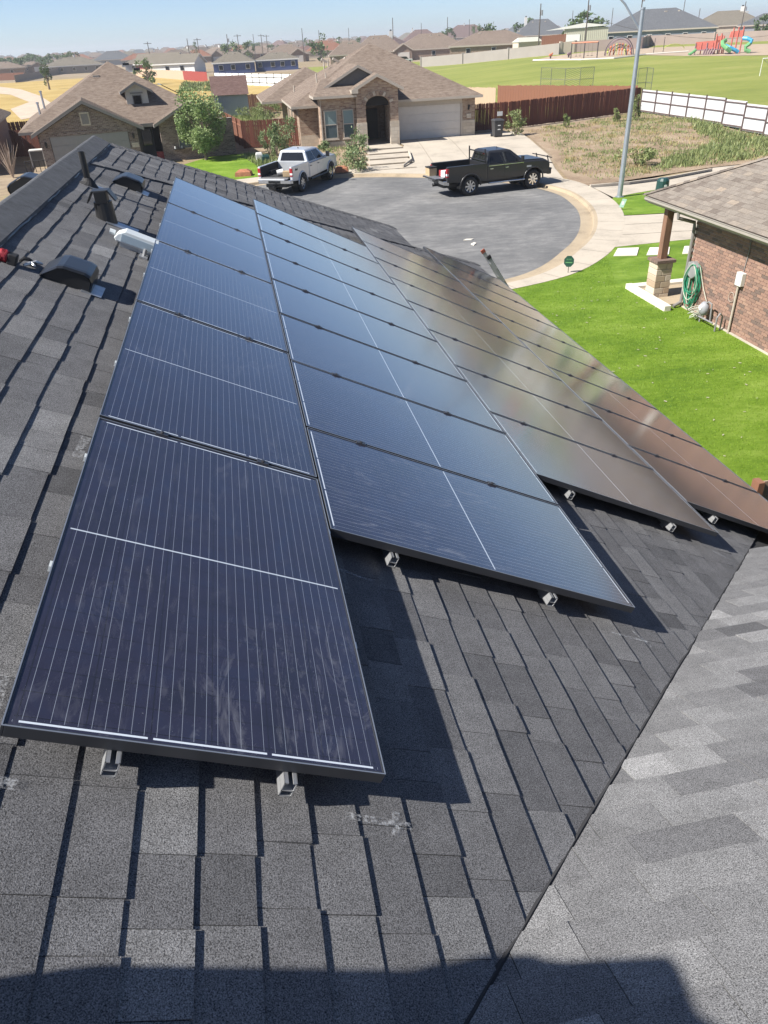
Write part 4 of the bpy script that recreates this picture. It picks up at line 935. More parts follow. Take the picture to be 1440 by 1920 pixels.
# roof with tabs
ex, ey, p = 12.05, 19.1, .5
xr = 18.4; rz_ = RE + p * (xr - ex); yh = ey - (xr - ex)
mb = MB(); D_ = -.012
mb.add([(ex, ey, RE + D_), (ex, -6, RE + D_), (xr, -6, rz_ + D_), (xr, yh, rz_ + D_), (24.8, ey, RE + D_), (24.8, -6, RE + D_)], [(0, 3, 2, 1), (0, 4, 3), (3, 4, 5, 2)], 0)
rdeck = mb.build('roof', 'roof_tan', rh, world=True)
rf = lambda a, b_, n_: V((ex + b_ * CT - n_ * ST_, a, RE + b_ * ST_ + n_ * CT)) + V((0, 0, 0))
rf2 = lambda a, b_, n_: V((ex + (7.1 - b_) * CT - n_ * ST_, a, RE + (7.1 - b_) * ST_ + n_ * CT))
put_tabs(tabs(rf2, 0, 7.1, (-4, 19.2), [(1, -CT, ey - 7.1 * CT + .0), (0, 1, 7.13)], .145, 0, lens=(.18, .42), thick=(.004, .01), seed=21, tmean=.55), rdeck, rh, 'shingle_tan', [300], lambda P: False, False)
hp0, hp1 = V((ex, ey, RE + .02)), V((xr, yh, rz_ + .02))
cap_run_ = [hp0.lerp(hp1, i / 52) for i in range(53)]
for a, c in zip(cap_run_, cap_run_[1:]):
    mb = MB(); s1, s2 = V((-.1, -.1, -.035)), V((.1, .1, -.035)); mb.add([a + s1, a + V((0, 0, .012)), a + s2, c + s1, c, c + s2], [(0, 1, 4, 3), (1, 2, 5, 4), (0, 2, 1)], 0, rnd.random()); mb.build('hip_cap', 'shingle_tan', rdeck, world=True)
mb = MB(); mb.bx(ex + .08, ex + .11, -6, ey - .1, RE - .2, RE - .02); mb.bx(ex + .1, 24.7, ey - .11, ey - .08, RE - .2, RE - .02); mb.build('fascia', 'trim_tan', rh, world=True)
gprof = [(0, 0), (0, .11), (-.04, .12), (-.11, .125), (-.125, .12), (-.11, .11), (-.115, .05), (-.07, 0)]
mb = MB(); mb.prism([V((ex + .08 + x, ey - .1, RE - .155 + z)) for x, z in gprof], (0, -25, 0)); mb.build('gutter', simple('gutter_taupe', (.3, .275, .24), .45, .05), rh, world=True)
mb = MB(); mb.bx(ex + .11, RWX, -6, ey - .12, RE - .2, RE - .17); mb.bx(RWX, 24, RWY, ey - .12, RE - .2, RE - .17); mb.build('soffit', 'trim_tan', rh, world=True)
# downpipe at the corner
simple('pipe_taupe', (.2, .19, .18), .45, .06)
dp = [(ex + .05, RWY - .05, RE - .16), (ex + .05, RWY - .05, RE - .3), (RWX - .09, RWY - .05, RE - .45), (RWX - .07, RWY - .05, RE - .6), (RWX - .07, RWY - .05, .35), (RWX - .09, RWY - .05, .26), (RWX - .32, RWY - .1, .18)]
mb = MB(); mb.tube(dp, .045, 8); mb.build('downpipe', 'pipe_taupe', rh, world=True)
# porch pier and post
pc = V((12.42, 18.25, 0)); simple('post_wood', (.2, .11, .07), .7, .3, 8, sz=.2); bricktint('pier_stone', [(0, (.36, .27, .18)), (.5, (.52, .43, .32)), (1, (.6, .54, .45))])
r_ = random.Random(12)
for k in range(6):
    z0 = .13 + k * .175
    for sx in (-1, 1):
        cut = (0.06 if k % 2 else -.06)
        x0, x1 = (-.24, cut - .006) if sx < 0 else (cut + .006, .24)
        mb = MB(); mb.bx(pc.x + x0, pc.x + x1, pc.y - .24, pc.y + .24, z0, z0 + .165, 0, r_.random()); mb.build('pier_stone', 'pier_stone', rh, world=True, bevel=.012)
mb = MB(); mb.bx(pc.x - .22, pc.x + .22, pc.y - .22, pc.y + .22, .1, 1.17); mb.build('pier_core', 'mortar', rh, world=True)
for k in range(5):
    mb = MB(); mb.bx(pc.x - .29, pc.x + .29, pc.y - .29 + k * .116, pc.y - .29 + k * .116 + .108, 1.18, 1.26, 0, r_.uniform(0, .4)); mb.build('cap_brick', 'red_brick', rh, world=True)
mb = MB(); mb.bx(pc.x - .1, pc.x + .1, pc.y - .1, pc.y + .1, 1.26, RE - .2); mb.build('porch_post', 'post_wood', rh, world=True, bevel=.008)
# porch floor with rim
mb = MB(); mb.bx(12.2, 16, 17.35, 19.0, .08, .2); mb.build('porch_floor', 'gutter_concrete', rh, world=True)
mb = MB(); mb.bx(12.0, 12.2, 17.0, 19.35, .05, .28); mb.bx(12.2, 16, 19.0, 19.3, .05, .28); mb.build('porch_rim', 'white_slab', rh, world=True, bevel=.01)
mb = MB(); mb.bx(12.9, 24, 17.0, 17.28, .1, 2.6); mb.build('front_wall', simple('orange_brick', (.42, .2, .1), .8, .25, 6), rh, world=True)
# things on the wall
o = thing('electric_box', 'cream electrical box with conduit on the red brick wall', 'electrical box', (RWX, 14.9, .1))
mb = MB(); mb.bx(RWX - .12, RWX, 14.78, 15.02, 1.36, 1.68); mb.build('box', 'trim_white', o, world=True, bevel=.012)
mb = MB(); mb.cyl((RWX - .06, 14.93, .05), (RWX - .06, 14.93, 1.36), .028, n=8); mb.build('conduit', 'trim_tan', o, world=True)
mb = MB(); mb.tube([(RWX - .02, 14.9, 1.68), (RWX - .02, 14.86, 2.2), (RWX - .02, 14.9, 2.66)], .012, 6); mb.build('cable', 'grey_plastic', o, world=True)
mb = MB(); mb.tube([V((RWX - .03, 15.15 + .11 * math.cos(a), 1.0 + .12 * math.sin(a))) for a in [i * .5 for i in range(20)]] + [V((RWX - .03, 14.95, 1.3))], .006, 5); mb.build('wire_loop', 'trim_tan', o, world=True)
o = thing('hose_reel', 'green garden hose looped in a big coil under a grey wall holder', 'hose', (RWX, 16.75, .1))
mb = MB(); mb.prism([V((RWX - .16, 16.95 + y, 1.02 + z)) for y, z in ((-.28, .12), (-.26, .36), (-.05, .46), (.16, .4), (.2, .1), (-.1, .0))], (.15, 0, 0)); mb.build('holder', 'grey_plastic', o, world=True, bevel=.02)
simple('hose_green', (.02, .2, .11), .4, .15); simple('hose_pale', (.42, .44, .36), .5, .1); r_ = random.Random(3)
for k in range(13):
    w_, dr = r_.uniform(.14, .36), r_.uniform(.75, 1.22); cy = 16.82 + r_.uniform(-.05, .05); ox = RWX - .03 - .012 * k; mb = MB()
    mb.tube([V((ox + .01 * math.sin(3 * a + k), cy + w_ * math.cos(a) * (1 - .25 * max(0, math.sin(a))), 1.42 - dr / 2 + dr / 2 * math.sin(a))) for a in [2 * PI * i / 26 + k for i in range(27)]], .0125, 6)
    mb.build('hose_loop', 'hose_pale' if k in (3, 7, 11) else 'hose_green', o, world=True)
mb = MB(); mb.tube([(RWX - .1, 16.6, 1.4), (RWX - .08, 16.35, .95), (RWX - .08, 15.95, .5), (RWX - .15, 15.85, .3)], .01, 6); mb.build('lead_hose', 'hose_pale', o, world=True)
o = thing('gas_meter', 'pale grey gas meter on a pipe frame at the foot of the brick wall', 'gas meter', (RWX - .2, 15.7, .1))
mb = MB(); mb.ball((RWX - .25, 15.85, .52), (.13, .15, .19), n=12, k=8); mb.build('meter_body', 'paint_grey', o, world=True, smooth=True)
mb = MB(); mb.cyl((RWX - .38, 15.85, .56), (RWX - .34, 15.85, .56), .07, n=12); mb.build('dial', 'paint_white', o, world=True)
for path in ([(RWX - .25, 15.95, .1), (RWX - .25, 15.95, .36)], [(RWX - .25, 15.8, .66), (RWX - .25, 15.7, .74), (RWX - .25, 15.55, .72), (RWX - .25, 15.5, .3)], [(RWX - .3, 16.0, .28), (RWX - .3, 15.3, .3)], [(RWX - .3, 15.15, .1), (RWX - .3, 15.15, .5), (RWX - .22, 15.18, .58), (RWX - .12, 15.2, .5), (RWX - .12, 15.2, .1)]):
    mb = MB(); mb.tube(path, .022, 7); mb.build('pipe', 'grey_plastic', o, world=True)
o = thing('pale_hose_heap', 'tangle of pale hose lying on the turf beside the gas meter', 'hose', (RWX - .25, 16.2, .13))
for k in range(5):
    mb = MB(); mb.tube([V((RWX - .22 + r_.uniform(-.12, .12) + .15 * math.cos(a), 16.15 + .2 * math.sin(a + k), .2 + .05 * k + .08 * math.sin(2 * a + k))) for a in [2 * PI * i / 14 for i in range(15)]], .011, 5); mb.build('loop', 'hose_pale', o, world=True)
# ================================================================== pickups
simple('tyre', (.02, .02, .021), .8, .2); simple('chrome', (.62, .63, .65), .16, .05, metal=1.0); simple('tail_red', (.32, .012, .02), .2, .1, spec=.6); simple('lamp_clear', (.6, .6, .58), .15, .05)
def paint(name, c, flake=.1):
    m, n, l, b = newmat(name); x = noise(n, l, coords(n, l), 3, 4); l.new(ramp(n, l, x.outputs[0], [(.3, tuple(k * .9 for k in c)), (.7, c)]).outputs[0], b.inputs['Base Color'])
    b.inputs['Roughness'].default_value = .35; b.inputs['Metallic'].default_value = .3 if c[0] > .1 else 0.0; b.inputs['Coat Weight'].default_value = .6 if c[0] > .1 else .3; b.inputs['Coat Roughness'].default_value = .06
paint('silver_paint', (.56, .58, .6)); paint('black_paint', (.022, .022, .024))
simple('bedliner', (.016, .016, .017), .8, .2, bmp=.3, bs=60)
simple('cardboard', (.42, .31, .18), .8, .1)
def pickup(name, label, loc, rz, pt, wb, rack=False, light_tail=True):
    """local: x forward, y left, z up; origin midway between the axles on the road"""
    o = thing(name, label, 'pickup truck', loc, rz)
    hw = 1.0; f, r = wb / 2, -wb / 2; R_ = .425; ax = .44
    xb, xc, xd, xh = r - 1.28, r + .92, f - .62, f + .93       # bed rear, cab rear, cowl, nose
    belt, railz, sill, hood = 1.33, 1.42, .62, 1.36
    def arch(cx, rad=.55, n=9): return [(cx + rad * math.cos(a), ax + .02 + rad * math.sin(a)) for a in [PI * i / n for i in range(n + 1)]]
    # bed sides
    for s in (-1, 1):
        mb = MB(); pol = [(xb, .72), (xb, railz)] + [(xc - .02, railz), (xc - .02, .6)] + [(x, z) for x, z in arch(r) if z > .6]
        y0 = s * hw; mb.prism([V((x, y0, z)) for x, z in pol], (0, -s * .14, 0)); mb.build('bed_side', pt, o, bevel=.025)
        for wx_ in (r, f): mb = MB(); mb.tube([V((x, s * (hw + .012), z)) for x, z in arch(wx_, .565)], .04, 6); mb.build('wheel_flare', pt, o, smooth=True)
    mb = MB(); mb.bx(xb + .02, xc, -.87, .87, .86, .92); mb.build('bed_floor', 'bedliner', o); mb = MB(); mb.bx(xc - .06, xc + .02, -.98, .98, .6, railz - .01); mb.build('bed_front', pt, o, bevel=.01)
    for s in (-1, 1): mb = MB(); mb.bx(xb + .04, xc - .06, s * .855 - .012, s * .855 + .012, .9, railz - .03); mb.bx(r - .5, r + .5, min(s * .6, s * .845), max(s * .6, s * .845), .92, 1.12); mb.build('bed_liner', 'bedliner', o)
    mb = MB(); mb.bx(xb - .56, xb - .01, -.78, .78, .84, .9); tg = mb.build('tailgate', pt, o, bevel=.015); mb = MB(); mb.bx(xb - .5, xb - .06, -.7, .7, .9, .912); mb.build('gate_liner', 'grey_plastic' if pt != 'black_paint' else 'galv', tg)
    # cab + front lower body
    mb = MB(); pol = [(xc + .01, .58), (xc + .01, belt), (xd, belt + .0), (xh - .25, hood - .06), (xh - .04, hood - .16), (xh, 1.1), (xh, .62)] + [(x, z) for x, z in arch(f) if z > .6]
    mb2 = [V((x, 0, z)) for x, z in pol]
    rings = []
    for y, k in ((-hw + .0, .0), (-hw + .05, 0), (hw - .05, 0), (hw, 0)):
        rings.append([V((x, y, z - (.03 if abs(y) > hw - .02 and z > 1.0 else 0))) for x, z in pol])
    mb.loft(rings); mb.build('body', pt, o, bevel=.02)
    mb = MB(); mb.loft([[V((xd + .1, y, belt - .02)), V((xd + .1, y, belt + .06)), V((xh - .3, y, hood - .01)), V((xh - .1, y, hood - .1))] for y in (-.82, -.6, .6, .82)]); mb.build('hood', pt, o, bevel=.03)
    # greenhouse
    zr = 1.93; base = [(xc + .02, -.95), (xd + .12, -.95), (xd + .12, .95), (xc + .02, .95)]; top = [(xc + .16, -.74), (xd - .62, -.74), (xd - .62, .74), (xc + .16, .74)]
    roofr = [(xc + .3, -.64), (xd - .78, -.64), (xd - .78, .64), (xc + .3, .64)]
    mb = MB(); mb.loft([[V((x, y, belt - .01)) for x, y in base], [V((x, y, zr - .05)) for x, y in top], [V((x, y, zr)) for x, y in roofr]]); mb.build('cab', pt, o, bevel=.03)
    def pane(nm, b4, u0, u1, v0, v1, mat='dark_glass', off=.012):
        B0, B1, T0, T1 = [V(p) for p in b4]
        def at(u, v): return B0.lerp(B1, u).lerp(T0.lerp(T1, u), v)
        nv = (B1 - B0).cross(T0 - B0).normalized() * off
        q = [at(u0, v0), at(u1, v0), at(u1, v1), at(u0, v1)]
        mb = MB(); mb.prism([p - nv for p in q], nv * 2); return mb.build(nm, mat, o)
    b3 = [V((x, y, belt)) for x, y in base]; t3 = [V((x, y, zr - .05)) for x, y in top]
    pane('rear_window', (b3[3], b3[0], t3[3], t3[0]), .1, .9, .12, .88); pane('windscreen', (b3[1], b3[2], t3[1], t3[2]), .06, .94, .08, .94)
    for s in (-1, 1):
        q = (b3[0], b3[1], t3[0], t3[1]) if s < 0 else (b3[2], b3[3], t3[2], t3[3])
        for u0, u1 in (((.07, .42), (.46, .86)) if s < 0 else ((.14, .54), (.58, .93))): pane('side_window', q, u0, u1, .06, .9)
        # doors with handles
        xm = xc + .02 + (xd - xc) * .45
        for k, (x0, x1) in enumerate(((xc + .09, xm), (xm + .012, xd + .02))):
            mb = MB(); x0b = max(x0, r + .6); mb.prism([V((x, s * (hw - .012), z)) for x, z in ((x0, .66), (x1, .66), (x1, belt - .05), (x0, belt - .05))], (0, s * .02, 0)); d = mb.build('door', pt, o, bevel=.006)
            mb = MB(); mb.bx(x0 + .06, x0 + .24, s * (hw + .03) - .018, s * (hw + .03) + .018, 1.13, 1.17); mb.build('handle', 'chrome' if pt == 'black_paint' else 'black_plastic', d, bevel=.008)
            mb = MB(); mb.bx(x0, x1, s * (hw + .009) - .004, s * (hw + .009) + .004, belt - .06, belt - .035); mb.build('belt_trim', 'chrome' if pt == 'black_paint' else 'black_plastic', d)
        mb = MB(); mb.tube([(xd - .25, s * .95, belt + .03), (xd - .2, s * 1.12, belt + .08)], .025, 6); mb.box((xd - .18, s * 1.2, belt + .16), (.09, .2, .28)); mb.build('mirror', 'black_plastic', o, bevel=.03)
        mb = MB(); mb.tube([(xc + .1, s * 1.02, .5), (xd + .1, s * 1.02, .5)], .045, 8); mb.build('running_board', 'chrome' if pt == 'black_paint' else 'black_plastic', o)
        mb = MB(); mb.bx(xb - .03, xb + .1, min(s * .86, s * 1.012), max(s * .86, s * 1.012), .95, railz - .08); tl = mb.build('tail_light', 'tail_red', o, bevel=.015)
        mb = MB(); mb.bx(xb - .034, xb + .06, min(s * .87, s * 1.016), max(s * .87, s * 1.016), 1.02, 1.12); mb.build('reverse_lamp', 'lamp_clear', tl)
        mb = MB(); mb.box((xh - .04, s * .78, 1.02), (.14, .36, .2)); mb.build('headlight', 'lamp_clear', o, bevel=.03)
        for wx in (r, f):                                   # wheels
            wr = MB(); c = V((wx, s * .86, ax)); yv = V((0, 1, 0)); prof = [(-.14, .28), (-.145, .38), (-.12, R_ + .01), (-.06, R_ + .018), (.06, R_ + .018), (.12, R_ + .01), (.145, .38), (.14, .28)]
            nS = 28; rg = [[c + yv * y + V((rr * math.cos(2 * PI * i / nS), 0, rr * math.sin(2 * PI * i / nS))) for y, rr in prof] for i in range(nS)] 
            wr.loft(rg + [rg[0]], 0, False); wh = wr.build('wheel', 'tyre', o, smooth=True)
            rm = MB(); rm.cyl(c + yv * s * .02, c + yv * s * .06, .29, n=24); rm.cyl(c + yv * s * .06, c + yv * s * .075, .1, .08, 12)
            for i in range(8):
                a = 2 * PI * i / 8; Mx = Matrix.Rotation(-a, 3, 'Y'); rm.box(c + yv * s * .09 + Mx @ V((.16, 0, 0)), (.25, .05, .075), M=Mx)
            rim_ring = [c + yv * s * .1 + V((.275 * math.cos(2 * PI * i / 24), 0, .275 * math.sin(2 * PI * i / 24))) for i in range(25)]; rm.tube(rim_ring, .018, 6)
            rm.build('rim', 'chrome', wh)
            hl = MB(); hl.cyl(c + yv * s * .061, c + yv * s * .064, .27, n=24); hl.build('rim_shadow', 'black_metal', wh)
    for s in (-1, 1):
        for wx in (r, f): mb = MB(); mb.cyl(V((wx, s * .5, ax + .05)), V((wx, s * .86, ax + .05)), .54, n=20, caps=False); mb.build('wheel_well', 'black_plastic', o)
    mb = MB(); mb.bx(xb - .02, xh - .3, -.6, .6, .42, .62); mb.cyl((r, -.8, ax), (r, .8, ax), .07, n=8); mb.ball((r, 0, ax), .17); mb.cyl((f, -.8, ax), (f, .8, ax), .06, n=8); mb.build('chassis', 'black_metal', o)
    mb = MB(); mb.prism([V((x, -.96, z)) for x, z in ((xb - .2, .62), (xb - .2, .8), (xb + .12, .82), (xb + .12, .56))], (0, 1.92, 0)); rb = mb.build('rear_bumper', 'chrome', o, bevel=.03)
    mb = MB(); mb.bx(xb - .215, xb - .19, -.35, .35, .64, .76); mb.build('bumper_step', 'black_plastic', rb); mb = MB(); mb.bx(xb - .36, xb - .05, -.04, .04, .46, .54); mb.ball((xb - .34, 0, .58), .035); mb.build('hitch', 'black_metal', o)
    mb = MB(); mb.box((xh + .04, 0, .72), (.22, 1.96, .26)); mb.build('front_bumper', 'black_plastic' if pt == 'black_paint' else 'chrome', o, bevel=.04); mb = MB(); mb.box((xh + .01, 0, 1.06), (.06, 1.16, .36)); mb.build('grille', 'black_plastic', o, bevel=.02)
    if pt == 'black_paint':                                # grille guard, headache rack
        mb = MB()
        for s in (-.55, .55): mb.tube([(xh + .16, s, .6), (xh + .2, s, 1.1), (xh + .1, s, 1.42)], .03, 6)
        for z in (.85, 1.1, 1.36): mb.tube([(xh + .17 - (.05 if z > 1.2 else 0), -.95, z), (xh + .2 - (.05 if z > 1.2 else 0), 0, z), (xh + .17 - (.05 if z > 1.2 else 0), .95, z)], .025, 6)
        mb.build('grille_guard', 'black_metal', o)
        mb = MB()
        for s in (-1, 1): mb.tube([(xc - .05, s * .9, railz), (xc - .08, s * .86, 2.05)], .035, 6)
        mb.tube([(xc - .07, -.86, 1.88), (xc - .07, .86, 1.88)], .03, 6); mb.tube([(xc - .06, -.86, 1.5), (xc - .06, .86, 1.5)], .03, 6)
        for s in (-.3, .3): mb.tube([(xc - .06, s, 1.5), (xc - .07, s, 1.88)], .02, 6)
        mb.build('headache_rack', 'black_metal', o)
        mb = MB(); mb.box((xc + .02, -.55, 1.82), (.05, .16, .08)); mb.build('rack_lamp', 'tail_red', o)
        mb = MB(); mb.cyl((xd - 1.0, 0, zr), (xd - 1.05, 0, zr + .09), .02, .008, 6); mb.build('antenna', 'black_plastic', o)
        for x0 in (f - .42,):
            mb = MB(); mb.bx(x0, x0 + .26, -hw - .016, -hw - .008, 1.04, 1.12); mb.build('badge', 'lamp_clear', o)
    else:
        mb = MB(); bx_, by_, bz_ = xb + .4, -hw - .008, 1.16            # 4 x 4 badge drawn with bars
        def bar(x0, z0, x1, z1): mb.tube([V((bx_ + x0, by_, bz_ + z0)), V((bx_ + x1, by_, bz_ + z1))], .011, 5)
        for dx in (0, .2): bar(dx + .07, 0, dx + .07, .12); bar(dx, .04, dx + .1, .04); bar(dx, .04, dx + .06, .12)
        bar(.125, .02, .175, .08); bar(.175, .02, .125, .08); mb.build('badge', 'black_plastic', o)
        mb = MB(); mb.cyl((xd - 1.45, 0, zr - .02), (xd - 1.52, 0, zr + .05), .04, .02, 8); mb.build('antenna', 'black_plastic', o)
    return o, xb
wt, xb = pickup('pickup_truck', 'silver crew cab pickup with tailgate down, parked at the far kerb', (4.42, 43.96, .02), R(60), 'silver_paint', 3.95)
Mw = ROOT[wt.name]
mb = MB(); mb.tube([(0, 0, 0), (0, 0, .36)], [.13, .15], 14); bk = mb.build('bucket', 'paint_white'); tag(bk, 'white plastic bucket tipped over in the silver pickup bed', 'bucket'); bk.matrix_world = Mw @ Matrix.Translation((xb + .42, .1, 1.07)) @ Matrix.Rotation(1.45, 4, 'X') @ Matrix.Rotation(.5, 4, 'Y')
mb = MB(); mb.box((0, 0, .13), (.34, .4, .26)); bk = mb.build('cardboard_box', 'cardboard', bevel=.01); tag(bk, 'brown cardboard box in the silver pickup bed', 'box'); bk.matrix_world = Mw @ Matrix.Translation((xb + .3, -.55, .92)) @ Matrix.Rotation(.3, 4, 'Z')
kt, xb = pickup('pickup_truck', 'black crew cab pickup with headache rack and tailgate down', (13.83, 37.95, .02), R(10), 'black_paint', 3.6)
Mw = ROOT[kt.name]
mb = MB(); mb.box((0, 0, .17), (.42, .5, .34)); bk = mb.build('tool_crate', 'cardboard', bevel=.01); tag(bk, 'tan crate with dark lid on the black pickup tailgate', 'crate'); bk.matrix_world = Mw @ Matrix.Translation((xb - .2, .52, .915))
mb = MB(); mb.box((0, 0, .02), (.44, .52, .05)); mb.build('lid', 'rubber', bk).location = (0, 0, .36)
for i, (x, y, sz, mt, lb) in enumerate(((.15, -.2, (.35, .3, .28), 'red_plastic', 'red box in the black pickup bed'), (.1, -.52, (.3, .32, .3), 'paint_white', 'white box beside the tail light in the black pickup bed'), (.55, -.4, (.4, .4, .3), 'galv', 'grey metal box in the black pickup bed'))):
    mb = MB(); mb.box((0, 0, sz[2] / 2), sz); bk = mb.build('cargo_box', mt, bevel=.015); tag(bk, lb, 'box', 'boxes in the black pickup'); bk.matrix_world = Mw @ Matrix.Translation((xb + x, y, .925)) @ Matrix.Rotation(.2 * i, 4, 'Z')
# ================================================================== fences
def woodmat(name, c, var=.25):
    m, n, l, b = newmat(name); at = nd(n, 'ShaderNodeAttribute', attribute_name='tint'); oi = n.new('ShaderNodeObjectInfo')
    x = noise(n, l, coords(n, l, 14, 14, 1.2, world=True), 2, 4)
    k = mth(n, l, 'ADD', mth(n, l, 'MULTIPLY', x.outputs[0], .5), mth(n, l, 'MULTIPLY', oi.outputs['Random'], .5))
    l.new(ramp(n, l, k, [(.2, tuple(q * (1 - var) for q in c)), (.8, tuple(q * (1 + var) for q in c))]).outputs[0], b.inputs['Base Color']); b.inputs['Roughness'].default_value = .85
woodmat('fence_red', (.13, .042, .026)); woodmat('fence_cedar', (.2, .085, .05)); woodmat('fence_tan', (.42, .31, .22)); woodmat('fence_brown', (.18, .085, .05)); woodmat('fence_grey', (.24, .2, .17))
simple('metal_white', (.74, .75, .75), .5, .04); simple('metal_brown', (.12, .085, .08), .5, .1); simple('wall_grey', (.3, .27, .245), .9, .06, .5); simple('wall_pink', (.33, .26, .23), .9, .06, .5); simple('wall_cream', (.55, .47, .38), .9, .05)
def fence(label, pts, mat, h=1.8, pick=.145, posts=2.4, group=None, parts=True, rails=True, name='wood_fence', gap=.012):
    a0 = V((*pts[0], H(*pts[0]))); o = thing(name, label, 'fence', a0, group=group); made = MB(); rr = random.Random(len(label))
    for p, q in zip(pts, pts[1:]):
        p, q = V(p), V(q); d = q - p; L_ = d.length; d.normalize(); ang = math.atan2(d.y, d.x); nrm = V((-d.y, d.x)); n_ = max(1, int(L_ / pick)); me = None
        for i in range(n_):
            c = p + d * ((i + .5) * L_ / n_); z = H(c.x, c.y); hh = h + rr.uniform(-.03, .03); w_ = L_ / n_ - gap
            if parts:
                if me is None:
                    mb = MB(); mb.prism([V((-w_ / 2, -.009, 0)), V((w_ / 2, -.009, 0)), V((w_ / 2, -.009, h - .06)), V((w_ * .28, -.009, h)), V((-w_ * .28, -.009, h)), V((-w_ / 2, -.009, h - .06))], (0, .018, 0)); b_ = mb.build('picket', mat, o); me = b_.data
                else: b_ = bpy.data.objects.new('picket', me); col.objects.link(b_); b_.parent = o
                b_.location = V((c.x, c.y, z + .03 + rr.uniform(-.02, .02))) - a0; b_.rotation_euler = (rr.uniform(-.01, .01), rr.uniform(-.012, .012), ang)
            else:
                made.box((c.x, c.y, z + hh / 2), (w_, .018, hh), M=Matrix.Rotation(ang, 3, 'Z'), t=rr.random())
        if rails:
            for zz in (.35, h - .35):
                mb = MB(); A, B = V((*(p + nrm * .03), H(*p) + zz)), V((*(q + nrm * .03), H(*q) + zz)); s1 = V((*(nrm * .02), 0)); u = V((0, 0, .045)); mb.prism([A - s1 - u, A + s1 - u, A + s1 + u, A - s1 + u], B - A); mb.build('rail', mat, o, world=True)
        k = 0.0
        while k <= L_:
            c = p + d * k + nrm * .06; z = H(c.x, c.y); mb = MB(); mb.box((c.x, c.y, z + h / 2 + .02), (.09, .09, h + .04), M=Matrix.Rotation(ang, 3, 'Z')); mb.build('post', mat, o, world=True); k += posts
    if made.v: made.build('pickets', mat, o, world=True, kind='stuff')
    return o
fence('dark red picket fence running right from the beige garage past the bin', [(18.9, 60.0), (22.6, 60.2), (36.4, 66.0)], 'fence_red', 1.85)
fence('lighter cedar fence behind the dark red fence', [tuple(PD(934, 163, 86)[:2]), tuple(PD(1060, 168, 82)[:2]), (37.2, 68.2)], 'fence_cedar', 1.85, .3, 2.6, parts=False)
fence('pale tan fence just behind the beige garage roof corner', [tuple(PD(850, 157, 86)[:2]), tuple(PD(930, 160, 82)[:2])], 'fence_tan', 1.9, .2, parts=False)
fence('dark brown picket fence joining the tan house to the corner by the round tree', [(1.7, 59.6), (5.7, 59.0)], 'fence_red', 1.8)
fence('weathered fence running back beside the metal shed', [(1.7, 59.7), (-.4, 76), (-1.0, 92)], 'fence_cedar', 1.8, .16, parts=True)
fence('brown fence behind the metal shed', [(-1, 93.5), (12, 92.5)], 'fence_brown', 1.8, .2, parts=False)
fence('dark red gate fence between the two left houses', [(-15.6, 64.5), (-12.2, 64.0)], 'fence_red', 1.8, .15)
fence('sunlit brown fence behind the left house, before the dry field', [(-17.6, 73), (-9.5, 76.5)], 'fence_cedar', 1.8, .17)
# white steel panel fence with brown frame
wf_ = thing('panel_fence', 'white corrugated metal fence with brown frame beside the weed lot', 'fence', (36.3, 65.6, .4)); ya, nb = 65.6, 14
m, n, l, b = newmat('corrugated'); tc = n.new('ShaderNodeTexCoord'); wv = n.new('ShaderNodeTexWave'); wv.inputs['Scale'].default_value = 2.2; wv.bands_direction = 'Y'; l.new(tc.outputs['Object'], wv.inputs[0])
l.new(ramp(n, l, wv.outputs[0], [(0, (.5, .52, .53)), (1, (.62, .63, .63))]).outputs[0], b.inputs['Base Color']); b.inputs['Roughness'].default_value = .45; bump(n, l, b, wv.outputs[0], .7, .02)
for k in range(nb):
    y0, y1 = ya - k * 2.5, ya - (k + 1) * 2.5; z = H(36.3, y0); mb = MB(); mb.bx(36.33, 36.35, y1, y0, z + .05, z + 1.72); mb.build('sheet', 'corrugated', wf_, world=True)
    mb = MB(); mb.bx(36.24, 36.33, y0 - .04, y0 + .04, z, z + 1.8); mb.build('post', 'metal_brown', wf_, world=True)
    for zz in (.12, .85, 1.55): mb = MB(); mb.bx(36.27, 36.33, y1, y0, z + zz, z + zz + .06); mb.build('rail', 'metal_brown', wf_, world=True)
# park boundary wall
def wallrun(label, pts, h, mat, th=.25, pil=None):
    a0 = V((*pts[0], H(*pts[0]))); o = thing('boundary_wall', label, 'wall', a0)
    for p, q in zip(pts, pts[1:]):
        n_ = max(1, int((V(q) - V(p)).length / 12))
        for i in range(n_):
            A, B = V(p).lerp(V(q), i / n_), V(p).lerp(V(q), (i + 1) / n_); d = (B - A).normalized(); s = V((-d.y, d.x)) * th / 2
            z0, z1 = H(*A), H(*B); mb = MB()
            mb.add([V((*(c + e), z + k)) for c, z in ((A, z0), (B, z1)) for e in (-s, s) for k in (-.3, h)], [(0, 1, 3, 2), (4, 6, 7, 5), (0, 4, 5, 1), (2, 3, 7, 6), (1, 5, 7, 3)]); mb.build('wall_bay', mat, o, world=True)
            mb = MB(); mb.box((A.x, A.y, z0 + h / 2 + .05), (.5, .5, h + .2)); mb.build('pier', mat, o, world=True)
    return o
def gxy(x, y): return tuple(G(x, y)[:2])
W1, W2, W3 = gxy(790, 125.5), gxy(1050, 107.5), gxy(1052, 100)
wallrun('long grey wall along the far side of the park lawn', [gxy(790, 126), gxy(1048, 102.5)], 2.0, 'wall_grey')
wallrun('short cream wall end between grey wall and playground', [gxy(1050, 102), gxy(1076, 99.5)], 2.1, 'wall_cream')
wallrun('pinkish wall behind the climbing dome and play tower', [gxy(1077, 98.5), gxy(1200, 92), gxy(1216, 86), gxy(1470, 76)], 2.0, 'wall_pink')
